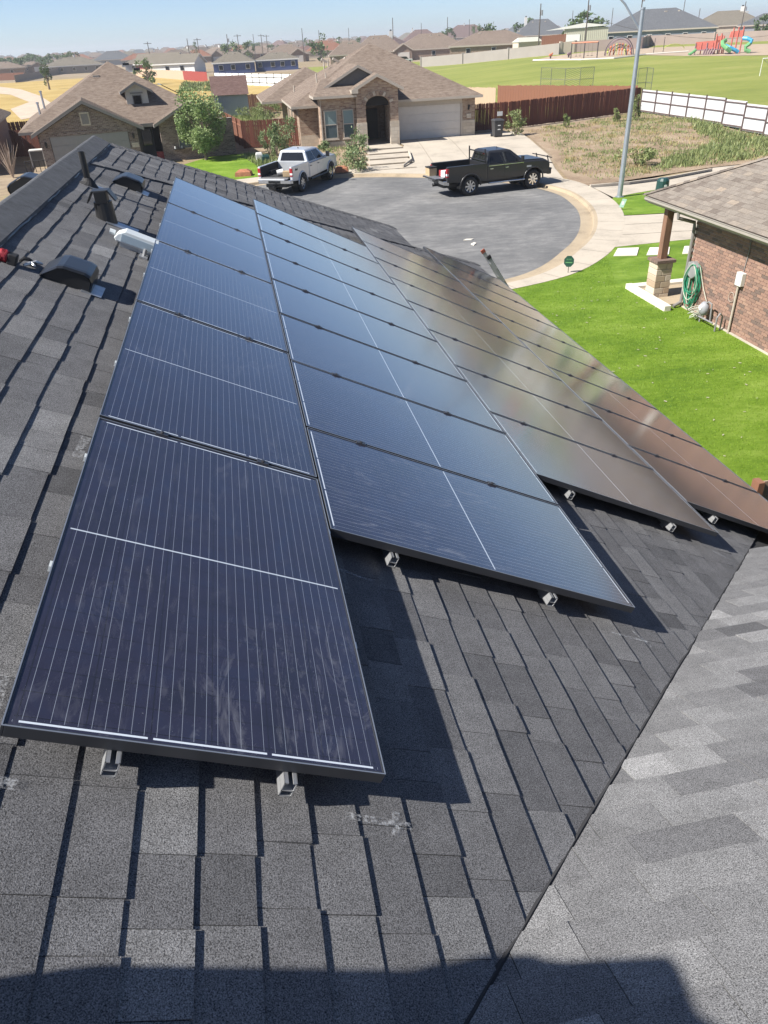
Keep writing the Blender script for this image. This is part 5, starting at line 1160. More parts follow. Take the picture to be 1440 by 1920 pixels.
# far fences left
fence('orange plank fence at the far left before the roofs', [gxy(-20, 152), gxy(48, 149)], 'fence_cedar', 2.0, .5, 5, parts=False)
fence('grey open rail fence across the dry field on the left', [gxy(30, 155), gxy(95, 142), gxy(165, 132)], 'fence_grey', 1.9, .5, 4, parts=False)
fence('long tan fence behind the dry field', [gxy(255, 143), gxy(345, 150)], 'fence_tan', 1.9, .45, 4, parts=False)
simple('fence_scarlet', (.26, .04, .03), .8, .12)
fence('bright red painted fence behind the dry field', [gxy(345, 150), gxy(390, 154)], 'fence_scarlet', 1.9, .45, 4, parts=False)
o = thing('panel_fence', 'white metal fence with black grid frame behind the metal shed', 'fence', G(404, 157)); A, B = G(404, 157), G(560, 164)
for k in range(12):
    p, q = A.lerp(B, k / 12), A.lerp(B, (k + 1) / 12); up = V((0, 0, 1.9)); mb = MB(); mb.prism([p, q, q + up, p + up], (0, .06, 0)); mb.build('sheet', 'metal_white', o, world=True)
    mb = MB(); mb.tube([p + V((0, -.08, 0)), p + V((0, -.08, 2.0))], .07, 5)
    for z in (.5, 1.35): mb.tube([p + V((0, -.08, z)), q + V((0, -.08, z))], .05, 5)
    mb.build('frame', 'black_metal', o, world=True)
# shed
o = thing('metal_shed', 'tall narrow shed with pale metal walls and brown shingle roof behind the round tree', 'shed', (1.5, 89, .45))
mb = MB(); mb.bx(-.35, 3.15, 89, 92, .3, 2.6); mb.build('wall', simple('shed_metal', (.4, .42, .44), .5, .06), o, world=True)
for k in range(15): mb = MB(); mb.bx(-.3 + k * .23, -.26 + k * .23, 88.96, 89, .45, 2.55); mb.build('rib', 'shed_metal', o, world=True)
mb = MB(); mb.add([(-.6, 88.6, 2.55), (3.3, 88.6, 2.5), (3.3, 90.6, 4.2), (-.6, 90.6, 4.25), (3.3, 92.6, 2.5), (-.6, 92.6, 2.55)], [(0, 1, 2, 3), (3, 2, 4, 5), (1, 4, 2), (0, 3, 5)], 0); mb.build('roof', 'roof_umber', o, world=True)

# ================================================================== street furniture
simple('galv_pole', (.36, .4, .43), .42, .12, 3, metal=.6)
lb_ = PZ(1161.5, 369, .14); o = thing('street_lamp', 'tall galvanised street lamp leaning slightly, beside the small turf strip', 'street lamp', lb_)
topz = 7.3
mb = MB(); mb.tube([(0, 0, -.1), (0, 0, 3.2), (0, 0, topz)], [.12, .105, .078], 12); mb.build('pole', 'galv_pole', o)
mb = MB(); mb.cyl((0, 0, -.02), (0, 0, .02), .2, n=12); mb.build('base_plate', 'galv_pole', o); mb = MB(); mb.cyl((0, 0, topz - .02), (0, 0, topz + .05), .1, n=12); mb.build('cap', 'galv_pole', o)
hd = PD(1130, 4, math.hypot(lb_.x - CAM.x, lb_.y - CAM.y)) - lb_; a_ = V((hd.x, hd.y, 0)); un = a_.normalized(); hl = a_.length
mb = MB(); z0 = topz - .75; mb.tube([un * .02 + V((0, 0, z0)), un * (hl * .45) + V((0, 0, z0 + .95)), un * (hl * .62) + V((0, 0, z0 + 1.2)), un * (hl * .78) + V((0, 0, z0 + 1.27)), un * (hl * .95) + V((0, 0, z0 + 1.28))], [.045, .042, .04, .036, .034], 8); mb.build('arm', 'galv_pole', o)
mb = MB(); Mx = Matrix.Rotation(math.atan2(un.y, un.x), 3, 'Z'); c = un * (hl * 1.08) + V((0, 0, z0 + 1.28)); mb.loft([[c + Mx @ V((x, y, z)) for y, z in ((-w_, -.03), (w_, -.03), (w_ * .7, h_), (-w_ * .7, h_))] for x, w_, h_ in ((-.3, .06, .03), (-.1, .13, .07), (.22, .15, .06), (.36, .1, .03))]); mb.build('lamp_head', 'galv', o, bevel=.012)
# yard signs
simple('sign_green', (.015, .07, .05), .5, .15, 20); simple('play_green', (.13, .33, .14), .45, .1); simple('sign_pale', (.35, .55, .45), .5, .15)
for nm, px, z, lab, shp in (('yard_sign', (1065, 511), .14, 'small dark green octagonal yard sign at the turf edge by the pavement', 0), ('yard_sign', (1166, 393), .14, 'small pale green tilted yard sign near the lamp base', 1)):
    P = PZ(*px, z); o = thing(nm, lab, 'yard sign', P, R(-25), 'yard signs')
    mb = MB(); mb.cyl((0, .012, -.05), (0, .012, .35), .01, n=6); mb.build('stake', 'black_metal', o); mb = MB()
    if shp == 0: mb.prism([V((.17 * math.cos(PI / 8 + i * PI / 4), 0, .36 + .19 * math.sin(PI / 8 + i * PI / 4))) for i in range(8)], (0, .012, 0))
    else: mb.prism([V((x, 0, z_)) for x, z_ in ((-.14, .1), (.05, .08), (.16, .42), (-.02, .45))], (0, .012, 0))
    pl = mb.build('board', 'sign_green' if shp == 0 else 'sign_pale', o); mb = MB()
    if shp == 0:
        for k in range(3): mb.prism([V((-.08 + k * .06, -.004, .4)), V((-.05 + k * .06, -.004, .4)), V((-.065 + k * .06, -.004, .47))], (0, .003, 0))
        mb.bx(-.11, .11, -.004, -.001, .31, .34)
    else: mb.bx(-.04, .06, -.004, -.001, .2, .34)
    mb.build('print', 'play_green' if shp == 0 else 'paint_white', pl)
P = PZ(1240, 362, .14); o = thing('utility_pedestal', 'short dark green utility pedestal on the turf strip behind the lamp', 'utility box', P)
mb = MB(); mb.loft([cyl_ring((0, 0), .3, 12, 0), cyl_ring((0, 0), .28, 12, .55), cyl_ring((0, 0), .2, 12, .66)]); mb.build('housing', simple('dark_green', (.012, .05, .045), .45, .1), o); mb = MB(); mb.bx(-.06, .06, -.305, -.285, .3, .4); mb.build('label_plate', 'paint_white', o)
# wheelie bin
P = G(932, 257); o = thing('wheelie_bin', 'dark grey wheelie bin at the red fence beside the garage', 'bin', (P.x, P.y, P.z)); 
mb = MB(); mb.loft([[V((x * k, y * k, z)) for x, y in ((-.36, -.38), (.36, -.38), (.36, .38), (-.36, .38))] for k, z in ((.8, .08), (1, 1.05))]); mb.build('body', simple('bin_grey', (.045, .045, .047), .55, .1), o, bevel=.03)
mb = MB(); mb.loft([[V((x * k, y * k, z)) for x, y in ((-.39, -.44), (.39, -.44), (.39, .4), (-.39, .4))] for k, z in ((1, 1.05), (1, 1.1), (.8, 1.18))]); mb.build('lid', 'bin_grey', o, bevel=.02)
for s in (-.3, .3): mb = MB(); mb.cyl((s - .05, .36, .12), (s + .05, .36, .12), .12, n=12); mb.build('wheel', 'rubber', o)
mb = MB(); mb.bx(-.1, .1, -.4, -.385, .5, .56); mb.bx(-.1, .1, -.4, -.385, .76, .82); mb.build('emblem', 'paint_white', o)
P = G(1273 / 3 + 480, 226); mb = MB(); mb.box((0, 0, 0), (.42, .03, .3)); o = mb.build('fence_notice', 'paint_white'); tag(o, 'small pale notice fixed to the red fence near the bin', 'notice'); o.location = (21.6, 60.08, 1.55)
# utility boxes near silver pickup
for px, mt, lb, sz in (((488, 309), 'trim_white', 'pale cable pedestal left of the silver pickup', (.45, .4, .75)), ((500, 312), 'dark_green', 'dark green cable pedestal left of the silver pickup', (.5, .45, .7))):
    P = PZ(*px, .12); mb = MB(); mb.loft([[V((x * k * sz[0], y * k * sz[1], z)) for x, y in ((-.5, -.5), (.5, -.5), (.5, .5), (-.5, .5))] for k, z in ((1, 0), (1, sz[2] * .85), (.8, sz[2]))]); o = mb.build('cable_pedestal', mt, bevel=.02); tag(o, lb, 'utility box', 'cable pedestals'); o.location = P
P = PZ(457, 330, .13); mb = MB(); mb.loft([[V((x * k, y * k, z)) for x, y in ((-.55, -.3), (.45, -.38), (.6, .25), (-.3, .35))] for k, z in ((1, 0), (.9, .25), (.5, .38))]); o = mb.build('rock', simple('red_rock', (.36, .15, .08), .9, .25, 5)); tag(o, 'reddish landscape rock on the front lawn behind our hip', 'rock'); o.location = P
P = PZ(640, 322, .2); mb = MB(); mb.loft([[V((x * k, y * k, z)) for x, y in ((-.5, -.3), (.4, -.3), (.5, .25), (-.35, .3))] for k, z in ((1, 0), (.85, .22), (.5, .32))]); o = mb.build('rock', 'red_rock'); tag(o, 'orange brown rock in the planting bed beside the silver pickup', 'rock'); o.location = P
# air conditioner + small fence by the left house
P = V((-12.6, 58.0, .35)); o = thing('air_conditioner', 'air conditioner with white top beside the dark brick garage wall', 'air conditioner', P, R(8))
mb = MB(); mb.bx(-.42, .42, -.42, .42, 0, 1.05); mb.build('coil', 'siding_grey', o, bevel=.02); mb = MB(); mb.bx(-.46, .46, -.46, .46, 1.05, 1.14); mb.build('top', 'trim_white', o, bevel=.02)
for sx in (-.43, .43):
    for sy in (-.43, .43): mb = MB(); mb.bx(sx - .03, sx + .03, sy - .03, sy + .03, 0, 1.05); mb.build('corner_post', 'trim_white', o)
o = thing('garden_hurdle', 'low black metal hurdle with white things behind, below the air conditioner', 'hurdle', (-12.2, 55.2, .4)); mb = MB()
for k in range(6): mb.tube([(-12.9 + k * .3, 55.2, .3), (-12.9 + k * .3, 55.2, 1.1)], .025, 5)
mb.tube([(-12.9, 55.2, 1.08), (-11.4, 55.2, 1.08)], .025, 5); mb.build('rails', 'black_metal', o, world=True)
# basketball-ish parked car behind left fence
P = V((-14.0, 69.5, .4)); o = thing('parked_car', 'pale parked car half hidden behind the left gate fence', 'car', P, R(5)); mb = MB()
mb.loft([[V((x, y, z)) for x, z in ((-2.2, .35), (-2.25, .85), (-1.9, 1.0), (2.0, .95), (2.25, .7), (2.2, .35))] for y in (-.85, .85)]); mb.build('body', 'silver_paint', o, bevel=.06)
mb = MB(); mb.loft([[V((x, y, z)) for x, z in ((-1.9, .98), (-1.3, 1.48), (.4, 1.5), (1.2, .97))] for y in (-.72, .72)]); mb.build('cabin', 'dark_glass', o, bevel=.05)
mb = MB(); mb.bx(-1.2, .35, -.66, .66, 1.46, 1.53); mb.build('roof', 'silver_paint', o, bevel=.03)
for x in (-1.4, 1.4):
    for y in (-.8, .8): mb = MB(); mb.cyl((x, y - .1, .33), (x, y + .1, .33), .33, n=14); mb.build('wheel', 'tyre', o)

# ================================================================== plants
def leaf_mass(mb, c, rad, n_, size, rr, clumps=14, flat=.8, hollow=.45):
    C = []
    for _ in range(clumps):
        while True:
            p = V((rr.uniform(-1, 1), rr.uniform(-1, 1), rr.uniform(-1, 1)))
            if hollow < p.length < 1: break
        C.append((p, rr.uniform(.22, .42), rr.uniform(-.25, .25)))
    for _ in range(n_):
        p, s, tn = rr.choice(C); q = p + V((rr.gauss(0, s * .5), rr.gauss(0, s * .5), rr.gauss(0, s * .45)))
        if q.length > 1.12: q *= 1.12 / q.length * rr.uniform(.85, 1)
        P = V(c) + V((q.x * rad[0], q.y * rad[1], q.z * rad[2])); a = V((rr.gauss(0, 1), rr.gauss(0, 1), rr.gauss(0, 1) * flat)).normalized(); b_ = a.cross(V((rr.gauss(0, 1), rr.gauss(0, 1), rr.gauss(0, 1)))).normalized(); s = size * rr.uniform(.6, 1.3)
        mb.add([P - a * s, P - b_ * s * .5, P + a * s, P + b_ * s * .5], [(0, 1, 2, 3)], 0, max(0, min(1, .5 + tn + rr.gauss(0, .2))))
simple('bark', (.16, .12, .09), .9, .3, 10, bmp=.5, bs=30); simple('far_bark', (.1, .075, .055), .9)
def tree(label, P, h, crown_c, rad, leaves, size, group=None, mat='tree_leaf', seed=1, clumps=40, trunk=.1, name='tree', limbs=5):
    rr = random.Random(seed); o = thing(name, label, 'tree', P, group=group); cz = crown_c
    mb = MB(); mb.tube([(0, 0, -.1), (.04, .02, cz * .35), (-.03, .03, cz * .8), (0, 0, cz + rad[2] * .3)], [trunk, trunk * .8, trunk * .55, trunk * .2], 8); tk = mb.build('trunk', 'bark', o)
    for i in range(limbs):
        a = 2 * PI * i / limbs + rr.uniform(-.4, .4); z0 = cz * rr.uniform(.35, .75); mb = MB(); e = V((math.cos(a) * rad[0] * .75, math.sin(a) * rad[1] * .75, cz + rr.uniform(-.3, .5) * rad[2])); mb.tube([V((0, 0, z0)), V((0, 0, z0)).lerp(e, .5) + V((0, 0, .12)), e], [trunk * .45, trunk * .28, trunk * .08], 6); mb.build('limb', 'bark', tk)
    mb = MB(); leaf_mass(mb, (0, 0, cz), rad, leaves, size, rr, clumps); mb.build('crown', mat, o); return o
tp = PZ(388, 309, .14)
tree('bushy round-headed young tree in a stone ring on the left front lawn', (tp.x, tp.y, .14), 4.6, 2.75, (1.55, 1.55, 1.9), 9000, .085, seed=6, clumps=34, trunk=.13, limbs=8)
o = thing('stone_ring', 'pale stone ring around the foot of the round tree', 'tree ring', (tp.x, tp.y, .13))
for i in range(20): a = 2 * PI * i / 20; mb = MB(); mb.box((.95 * math.cos(a), .95 * math.sin(a), .1), (.2, .28, .2), M=Matrix.Rotation(a, 3, 'Z')); mb.build('stone', 'white_slab', o, bevel=.03)
def shrub(label, P, rad, n_, size, mat='bush_leaf', seed=1, group=None, name='shrub'):
    rr = random.Random(seed); o = thing(name, label, 'shrub', P, group=group)
    for i in range(5): mb = MB(); a = rr.uniform(0, 6.3); mb.tube([(0, 0, -.03), (math.cos(a) * rad[0] * .3, math.sin(a) * rad[1] * .3, rad[2] * .8), (math.cos(a) * rad[0] * .6, math.sin(a) * rad[1] * .6, rad[2] * 1.6)], [.025, .018, .006], 5); mb.build('stem', 'bark', o)
    mb = MB(); leaf_mass(mb, (0, 0, rad[2] * 1.02), rad, n_, size, rr, 16, 1, .2); mb.build('foliage', mat, o); return o
for i, (px, rad, lb) in enumerate((((537, 286), (.95, .9, 1.15), 'tall leafy bush behind the silver pickup cab'), ((505, 290), (.7, .7, .75), 'loose bush between the fence corner and the silver pickup bed'), ((520, 292), (.5, .5, 1.0), 'spindly weed bush left of the pickup cab'), ((672, 287), (.75, .75, .8), 'green bush left of the porch steps'), ((674, 322), (1.05, .9, .72), 'wide green bush at the kerb before the porch steps'), ((610, 282), (.45, .4, .3), 'low bush under the left house window'), ((966, 254), (.8, .7, .8), 'tall weed bush at the red fence right of the bin'), ((1192, 310), (1.2, 1.0, .55), 'wide grey green weed bush left of the lamp pole'), ((1190, 225), (.45, .45, 1.0), 'tall weed at the corner of red and white fences'), ((1155, 229), (.3, .3, .55), 'tall thin weed before the red fence'), ((1061, 240), (.28, .28, .5), 'thin weed before the middle of the red fence'), ((475, 222), (1.6, 1.2, .7), 'rough bush beside the metal shed'), ((500, 225), (1.5, 1.2, .8), 'rough bush in the yard right of the metal shed'))):
    P = G(*px); shrub(lb, P, rad, int(900 * rad[0] * rad[2]) + 350, .075, 'bush_leaf' if i < 6 else 'weed_leaf', 30 + i, 'shrubs across the street')
# bare twiggy shrub at the left
simple('twig', (.4, .31, .24), .85, .2)
o = thing('bare_shrub', 'bare twiggy shrub beside the brick house at the left edge', 'shrub', (-13.4, 53.4, .3)); rr = random.Random(8)
for i in range(46):
    a, t_ = rr.uniform(0, 6.3), rr.uniform(.1, .85); h_ = rr.uniform(1.0, 2.3); mb = MB(); mb.tube([(0, 0, 0), (math.cos(a) * t_ * .4, math.sin(a) * t_ * .4, h_ * .5), (math.cos(a) * t_, math.sin(a) * t_, h_)], [.022, .016, .006], 4); mb.build('twig', 'twig', o)
# weeds over the vacant lot, the bed and the verges: one mass each
def weeds(name, label, poly, n_, size, hh, mat, seed, pn=.09, thr=.5):
    rr = random.Random(seed); mb = MB(); xs_ = [p[0] for p in poly]; ys_ = [p[1] for p in poly]; cl = []
    while len(cl) < n_ // 45:
        x, y = rr.uniform(min(xs_), max(xs_)), rr.uniform(min(ys_), max(ys_))
        if inpoly(x, y, poly): cl.append((x, y, rr.uniform(.25, 1.1), rr.uniform(.3, 1)))
    for _ in range(n_):
        x, y, s, k = rr.choice(cl); x += rr.gauss(0, s * .6); y += rr.gauss(0, s * .6)
        if not inpoly(x, y, poly): continue
        z = H(x, y) + .03; h_ = rr.uniform(.3, 1) * hh * k; a = rr.uniform(0, 6.3); d = V((math.cos(a), math.sin(a), 0)) * size * rr.uniform(.6, 1.4); t_ = V((rr.uniform(-.5, .5), rr.uniform(-.5, .5), 0)) * h_
        mb.add([V((x, y, z)) - d * .4, V((x, y, z)) + d * .4, V((x, y, z + h_ * .6)) + t_ * .6 + d * .5, V((x, y, z + h_)) + t_], [(0, 1, 2, 3)], 0, rr.random())
    o = mb.build(name, mat); o['kind'] = 'stuff'; tag(o, label, 'weeds'); return o
lotp = [(21.6, 48), (23, 58), (36, 65), (36, 46), (33, 40), (26.6, 39), (19.5, 37.0), (19.2, 41.5)]
weeds('lot_weeds', 'green weeds growing in patches over the bare lot', lotp, 13000, .05, .22, 'weed_leaf', 4)
weeds('verge_weeds', 'dense weeds along the lane and foot of the white fence', [(27, 39.2), (34, 41), (35.8, 46), (36, 58), (33.5, 52), (31, 46), (25.5, 42), (24, 39.2)], 9000, .06, .5, 'weed_leaf', 6)
weeds('dry_weeds', 'straw coloured dry weeds among the green on the bare lot', lotp, 7000, .04, .25, 'dry_leaf', 9)
weeds('yard_weeds', 'overgrown weeds in the fenced yard by the metal shed', [(2.2, 61), (5.2, 61), (5, 88), (0.5, 88), (.5, 76)], 6000, .07, .6, 'weed_leaf', 12)
weeds('bed_weeds', 'sparse weeds in the planting bed before the tan house', [(7, 57), (9.4, 55), (8.9, 48), (6, 46.8), (4.6, 50)], 2200, .05, .3, 'weed_leaf', 13)
weeds('field_weeds', 'scrubby weeds at the edge of the dry field behind the fence line', [gxy(345, 156), gxy(395, 159), gxy(420, 172), gxy(330, 172)], 2500, .3, .9, 'weed_leaf', 14)
weeds('lawn_weeds', 'ragged growth around the utility boxes on the left front lawn', [(1.2, 55.5), (3.4, 55), (4.2, 49), (2.6, 48.6)], 2600, .05, .45, 'weed_leaf', 15)
# ================================================================== park
simple('play_orange', (.52, .16, .07), .5, .08); simple('play_red', (.48, .13, .1), .5, .1); simple('play_blue', (.05, .3, .5), .45, .1); simple('play_lime', (.45, .5, .12), .5, .1); simple('play_dark', (.05, .04, .045), .5); simple('play_plum', (.2, .13, .15), .6)
# swing frame
A, B = G(1014 + 1, 111.5), G(1119, 109.5); o = thing('swing_set', 'swing frame with orange top bar and dark posts at the left of the playground', 'swing set', A); A, B = G(1070, 111.5), G(1119, 109.5); up = V((0, 0, 2.4))
mb = MB(); mb.tube([A + up, B + up], .1, 8); mb.build('top_bar', 'play_orange', o, world=True)
for k in (0, .5, 1): mb = MB(); p = A.lerp(B, k); mb.tube([p, p + up], .09, 8); mb.build('post', 'play_dark', o, world=True)
for k in (.2, .35, .65, .8):
    p = A.lerp(B, k); mb = MB(); mb.tube([p + up, p + V((0, 0, .5))], .02, 4); mb.box(p + V((0, 0, .46)), (.4, .2, .06)); mb.build('swing', 'play_dark', o, world=True)
# climbing dome: arches
o = thing('climbing_dome', 'climbing dome of dark arches with orange and lime nets behind the lamp pole', 'climbing frame', G(1160, 104)); c = G(1160, 104); L_ = (G(1187, 103) - G(1133, 105)) * .5; dp = V((L_.y, -L_.x, 0)) * .7
for i, k in enumerate((-.9, -.5, 0, .45, .8)):
    mb = MB(); s = math.sqrt(max(.1, 1 - k * k)); mb.tube([c + dp * k + L_ * (s * math.cos(a)) + V((0, 0, 2.8 * s * math.sin(a))) for a in [PI * j / 14 for j in range(15)]], .08, 6); mb.build('arch', ('play_dark', 'play_plum')[i % 2], o, world=True)
for i in range(9):
    mb = MB(); k = -.8 + i * .2; s = math.sqrt(1 - k * k); p = c + L_ * k; mb.tube([p, p + V((0, 0, 1.9 * s))], .07, 5); mb.ball(p + V((0, 0, 1.6 * s)), .2); mb.ball(p + V((0, 0, .9 * s)), .19); mb.build('climber', ('play_lime', 'play_orange', 'play_orange')[i % 3], o, world=True)
# second frames: dark posts right of dome
A, B = G(1225, 101), G(1243, 98); o = thing('swing_set', 'pair of dark posts with low yellow hoop right of the lamp pole', 'swing set', A)
for p in (A, B): mb = MB(); mb.tube([p, p + V((0, 0, 2.3))], .06, 6); mb.build('post', 'play_dark', o, world=True)
mb = MB(); p = G(1263, 93); mb.tube([p + V((2.2 * math.cos(a), 0, .9 * math.sin(a))) for a in [PI * j / 8 for j in range(9)]], .07, 5); mb.build('hoop', 'play_lime', o, world=True)
# play tower
c = G(1372, 101); sc_ = (G(1400, 100) - G(1372, 101)).length / 28       # metres per photo pixel here
o = thing('play_tower', 'red play tower with green and blue spiral slides at the right of the park', 'play structure', c); ux = (G(1400, 100) - c).normalized()
def U(px, dy, z): return c + ux * ((px - 1372) * sc_) + V((-ux.y, ux.x, 0)) * dy * .7 + V((0, 0, z * .63))
for px in (1300, 1311, 1322, 1333, 1344, 1355):
    mb = MB(); mb.tube([U(px, 0, 0), U(px, 0, 2.6)], .1, 6); mb.build('post', 'play_red' if px % 2 else 'play_plum', o, world=True)
mb = MB(); p, q = U(1300, 0, 1.1), U(1355, 0, 1.1); mb.prism([p, q, q + V((0, 0, 1.3)), p + V((0, 0, 1.1))], (0, .1, 0)); mb.build('bridge_panel', 'play_red', o, world=True); mb = MB(); mb.prism([U(1300, -.8, 1.0), U(1355, -.8, 1.0), U(1355, .8, 1.0), U(1300, .8, 1.0)], (0, 0, .12)); mb.build('deck', 'play_plum', o, world=True)
for px, h_ in ((1338, 4.4), (1347, 4.5), (1352, 4.0), (1368, 5.6), (1377, 5.7), (1386, 5.8)):
    mb = MB(); mb.tube([U(px, 0, 0), U(px, 0, h_)], .12, 6); mb.build('post', 'play_red', o, world=True)
mb = MB(); mb.prism([U(1362, 0, 3.5), U(1388, 0, 3.6), U(1388, 0, 5.0), U(1364, 0, 4.8)], (0, .15, 0)); mb.prism([U(1338, 0, 2.6), U(1350, 0, 2.7), U(1350, 0, 4.1), U(1339, 0, 3.9)], (0, .15, 0)); mb.build('guard_panel', 'play_red', o, world=True)
def slide(path, r, mat, nm='slide'): mb = MB(); mb.tube(path, r * .65, 8); mb.build(nm, mat, o, world=True)
slide([U(1356, -.6, 3.0), U(1351, -1.4, 2.7), U(1353, -2.2, 2.0), U(1362, -2.6, 1.3), U(1369, -2.2, .7)], .5, 'play_green'); slide([U(1357, -1.2, 1.9), U(1367, -1.8, 1.4), U(1378, -1.5, .8), U(1384, -1.2, .35)], .42, 'play_blue')
slide([U(1388, -.4, 3.3), U(1396, -.8, 3.2), U(1405, -1.0, 2.7), U(1403, -1.3, 2.1)], .45, 'play_blue'); slide([U(1403, -1.3, 2.1), U(1396, -1.5, 1.5), U(1397, -1.5, .8), U(1406, -1.4, .35)], .45, 'play_green'); slide([U(1302, -.5, 1.2), U(1296, -1.2, .6), U(1290, -1.6, .2)], .35, 'play_green')
mb = MB(); 
for k in range(5): mb.tube([U(1318 + k * 4, -1.2, 0), U(1320 + k * 5, -1.2, 1.3 + .2 * (k % 2))], .13, 5)
mb.build('climber', 'play_plum', o, world=True)
# spring riders
for i, (x, y) in enumerate(((1032, 110.5), (1066, 108.5))):
    P = G(x, y); o = thing('spring_rider', ('orange topped spring rider left of the swing frame', 'dark spring rider just left of the swing post')[i], 'spring rider', P, group='spring riders'); mb = MB(); mb.tube([(0, 0, 0), (0, 0, .4)], .15, 8); mb.build('spring', 'play_dark', o); mb = MB(); mb.ball((0, 0, .6), (.38, .18, .25)); mb.ball((.3, 0, .85), .16); mb.build('seat', 'play_orange' if i == 0 else 'play_plum', o)
# sand kerb
mb = MB(); pts_ = [G(1000, 114.5), G(1090, 113.5), G(1150, 111), G(1210, 103.5), G(1290, 98)]; mb.tube([p + V((0, 0, .12)) for p in pts_], .16, 6); tag(mb.build('play_kerb', 'white_slab'), 'pale low kerb edging the playground sand', 'kerb')
# backstops with mesh
m, n, l, b = newmat('chainlink'); b.inputs['Base Color'].default_value = (.12, .13, .12, 1); b.inputs['Metallic'].default_value = .5; b.inputs['Roughness'].default_value = .5
tc = n.new('ShaderNodeTexCoord'); w1 = n.new('ShaderNodeTexWave'); w1.inputs['Scale'].default_value = 3; w1.bands_direction = 'DIAGONAL'; l.new(tc.outputs['Object'], w1.inputs[0])
l.new(mth(n, l, 'MULTIPLY', mth(n, l, 'GREATER_THAN', w1.outputs[0], .55), .3), b.inputs['Alpha'])
simple('fence_steel', (.16, .17, .15), .5, .1, metal=.4)
def backstop(label, px, h):
    o = thing('backstop', label, 'backstop', G(*px[0])); P = [G(*p) for p in px]
    for p in P: mb = MB(); mb.tube([p, p + V((0, 0, h))], .035, 6); mb.build('post', 'fence_steel', o, world=True)
    for p, q in zip(P, P[1:]):
        for z in (h, h * .45): mb = MB(); mb.tube([p + V((0, 0, z)), q + V((0, 0, z))], .025, 5); mb.build('rail', 'fence_steel', o, world=True)
        mb = MB(); mb.add([p, q, q + V((0, 0, h)), p + V((0, 0, h))], [(0, 1, 2, 3)]); mb.build('mesh', 'chainlink', o, world=True)
backstop('wide chain-link backstop with five posts on the park lawn', [(1013, 164), (1032, 165), (1058, 167), (1086, 166), (1111, 164)], 2.1)
backstop('narrow chain-link backstop on the lawn behind the lamp pole', [(1192, 178), (1208, 176), (1219, 178)], 2.4)
A = G(1424, 143); o = thing('soccer_goal', 'white tubular goal frame at the right edge of the park lawn', 'goal', A); mb = MB(); q = G(1500, 139); mb.tube([A, A + V((0, 0, 1.8)), q + V((0, 0, 1.8)), q], .05, 6); mb.tube([A + V((0, 0, 1.8)), G(1448, 128)], .04, 6); mb.build('frame', 'paint_white', o, world=True)
for i, (x, y) in enumerate(((900, 113), (945, 110.5))):
    P = G(x, y); o = thing('marker_post', ('small white marker on the lawn before the grey wall, left one', 'small white marker on the lawn before the grey wall, right one')[i], 'marker', P, group='lawn markers'); mb = MB(); mb.tube([(0, 0, 0), (0, 0, .8)], [.2, .04], 6); mb.build('cone', 'paint_white', o)

# ================================================================== far houses
FARN = [0]
def far(label, xl, xr, yb, yr, wall, roof, rz=0, eave=2.7, group='far houses', chim=None, gab=None, wins=2, trim='trim_tan', dep=.7, det=True):
    """xl, xr: photo pixels of the eave ends, yb: of the foot of the front, yr: of the ridge; distance from the ground"""
    x = (xl + xr) / 2; P = G(x, yb); D = math.hypot(P.x - CAM.x, P.y - CAM.y); w = (xr - xl) / 1600 * D; d = max(9, w * dep); zb = P.z
    rzp = PD(x, yr, D + d * .45).z; pitch = max(.34, min(.72, (rzp - zb - eave) / (min(w, d) / 2)))
    face = math.atan2(-(P.x - CAM.x), P.y - CAM.y)
    o = thing('far_house', label, 'house', (P.x, P.y, zb), face + R(rz), group=group)
    mb = MB(); mb.bx(-w / 2 + .4, w / 2 - .4, .4, d - .4, -1.5, eave); mb.build('wall', wall, o)
    mb = MB(); top = hip(mb, -w / 2, w / 2, 0, d, eave, pitch, .3); rf_ = mb.build('roof', [roof, trim], o)
    if gab:
        gx, gw = gab; mb = MB(); gable(mb, gx - gw / 2, gx + gw / 2, -.9, d * .4, eave, pitch + .1, .3); mb.build('gable_roof', [roof, trim], o); mb = MB(); mb.bx(gx - gw / 2 + .4, gx + gw / 2 - .4, -.5, .5, -1, eave); mb.prism([V((gx - gw / 2 + .4, -.5, eave)), V((gx + gw / 2 - .4, -.5, eave)), V((gx, -.5, eave + (gw / 2 - .4) * (pitch + .1)))], (0, .4, 0)); mb.build('gable_wall', wall, o)
        if det: mb = MB(); mb.bx(gx - gw * .3, gx + gw * .3, -.58, -.5, 0, 2.1); mb.build('garage_door', 'garage_beige', o)
    rr = random.Random(int(x * 7 + yb * 3))
    if not det: return o
    for k in range(wins):
        wx = -w / 2 + w * (k + .7) / (wins + .4) + rr.uniform(-.4, .4)
        if gab and abs(wx - gab[0]) < gab[1] * .6: continue
        mb = MB(); mb.bx(wx - .6, wx + .6, .33, .4, .9, 2.1); f_ = mb.build('window', 'trim_white', o); mb = MB(); mb.bx(wx - .5, wx + .5, .28, .33, 1.0, 2.0); mb.build('pane', 'dark_glass', f_)
    if chim is not None:
        mb = MB(); mb.bx(chim - .55, chim + .55, d * .45, d * .45 + .9, eave, top + 1.0); ch = mb.build('chimney', 'trim_white', rf_); mb = MB(); mb.bx(chim - .3, chim + .3, d * .45 + .2, d * .45 + .7, top + 1.0, top + 1.35); mb.build('chimney_cap', 'black_metal', ch)
    for k in range(3): mb = MB(); vx = rr.uniform(-.2, .3) * w; mb.box((vx, d * .42, eave + pitch * min(w, d) * .42), (.5, .5, .3)); mb.build('roof_vent', 'trim_tan', rf_)
    return o
far('dark grey roofed house with deep porch beyond the playground wall', 1133, 1330, 82, 16, 'paint_slate', 'roof_grey', 4, 3.0, wins=6, chim=None)
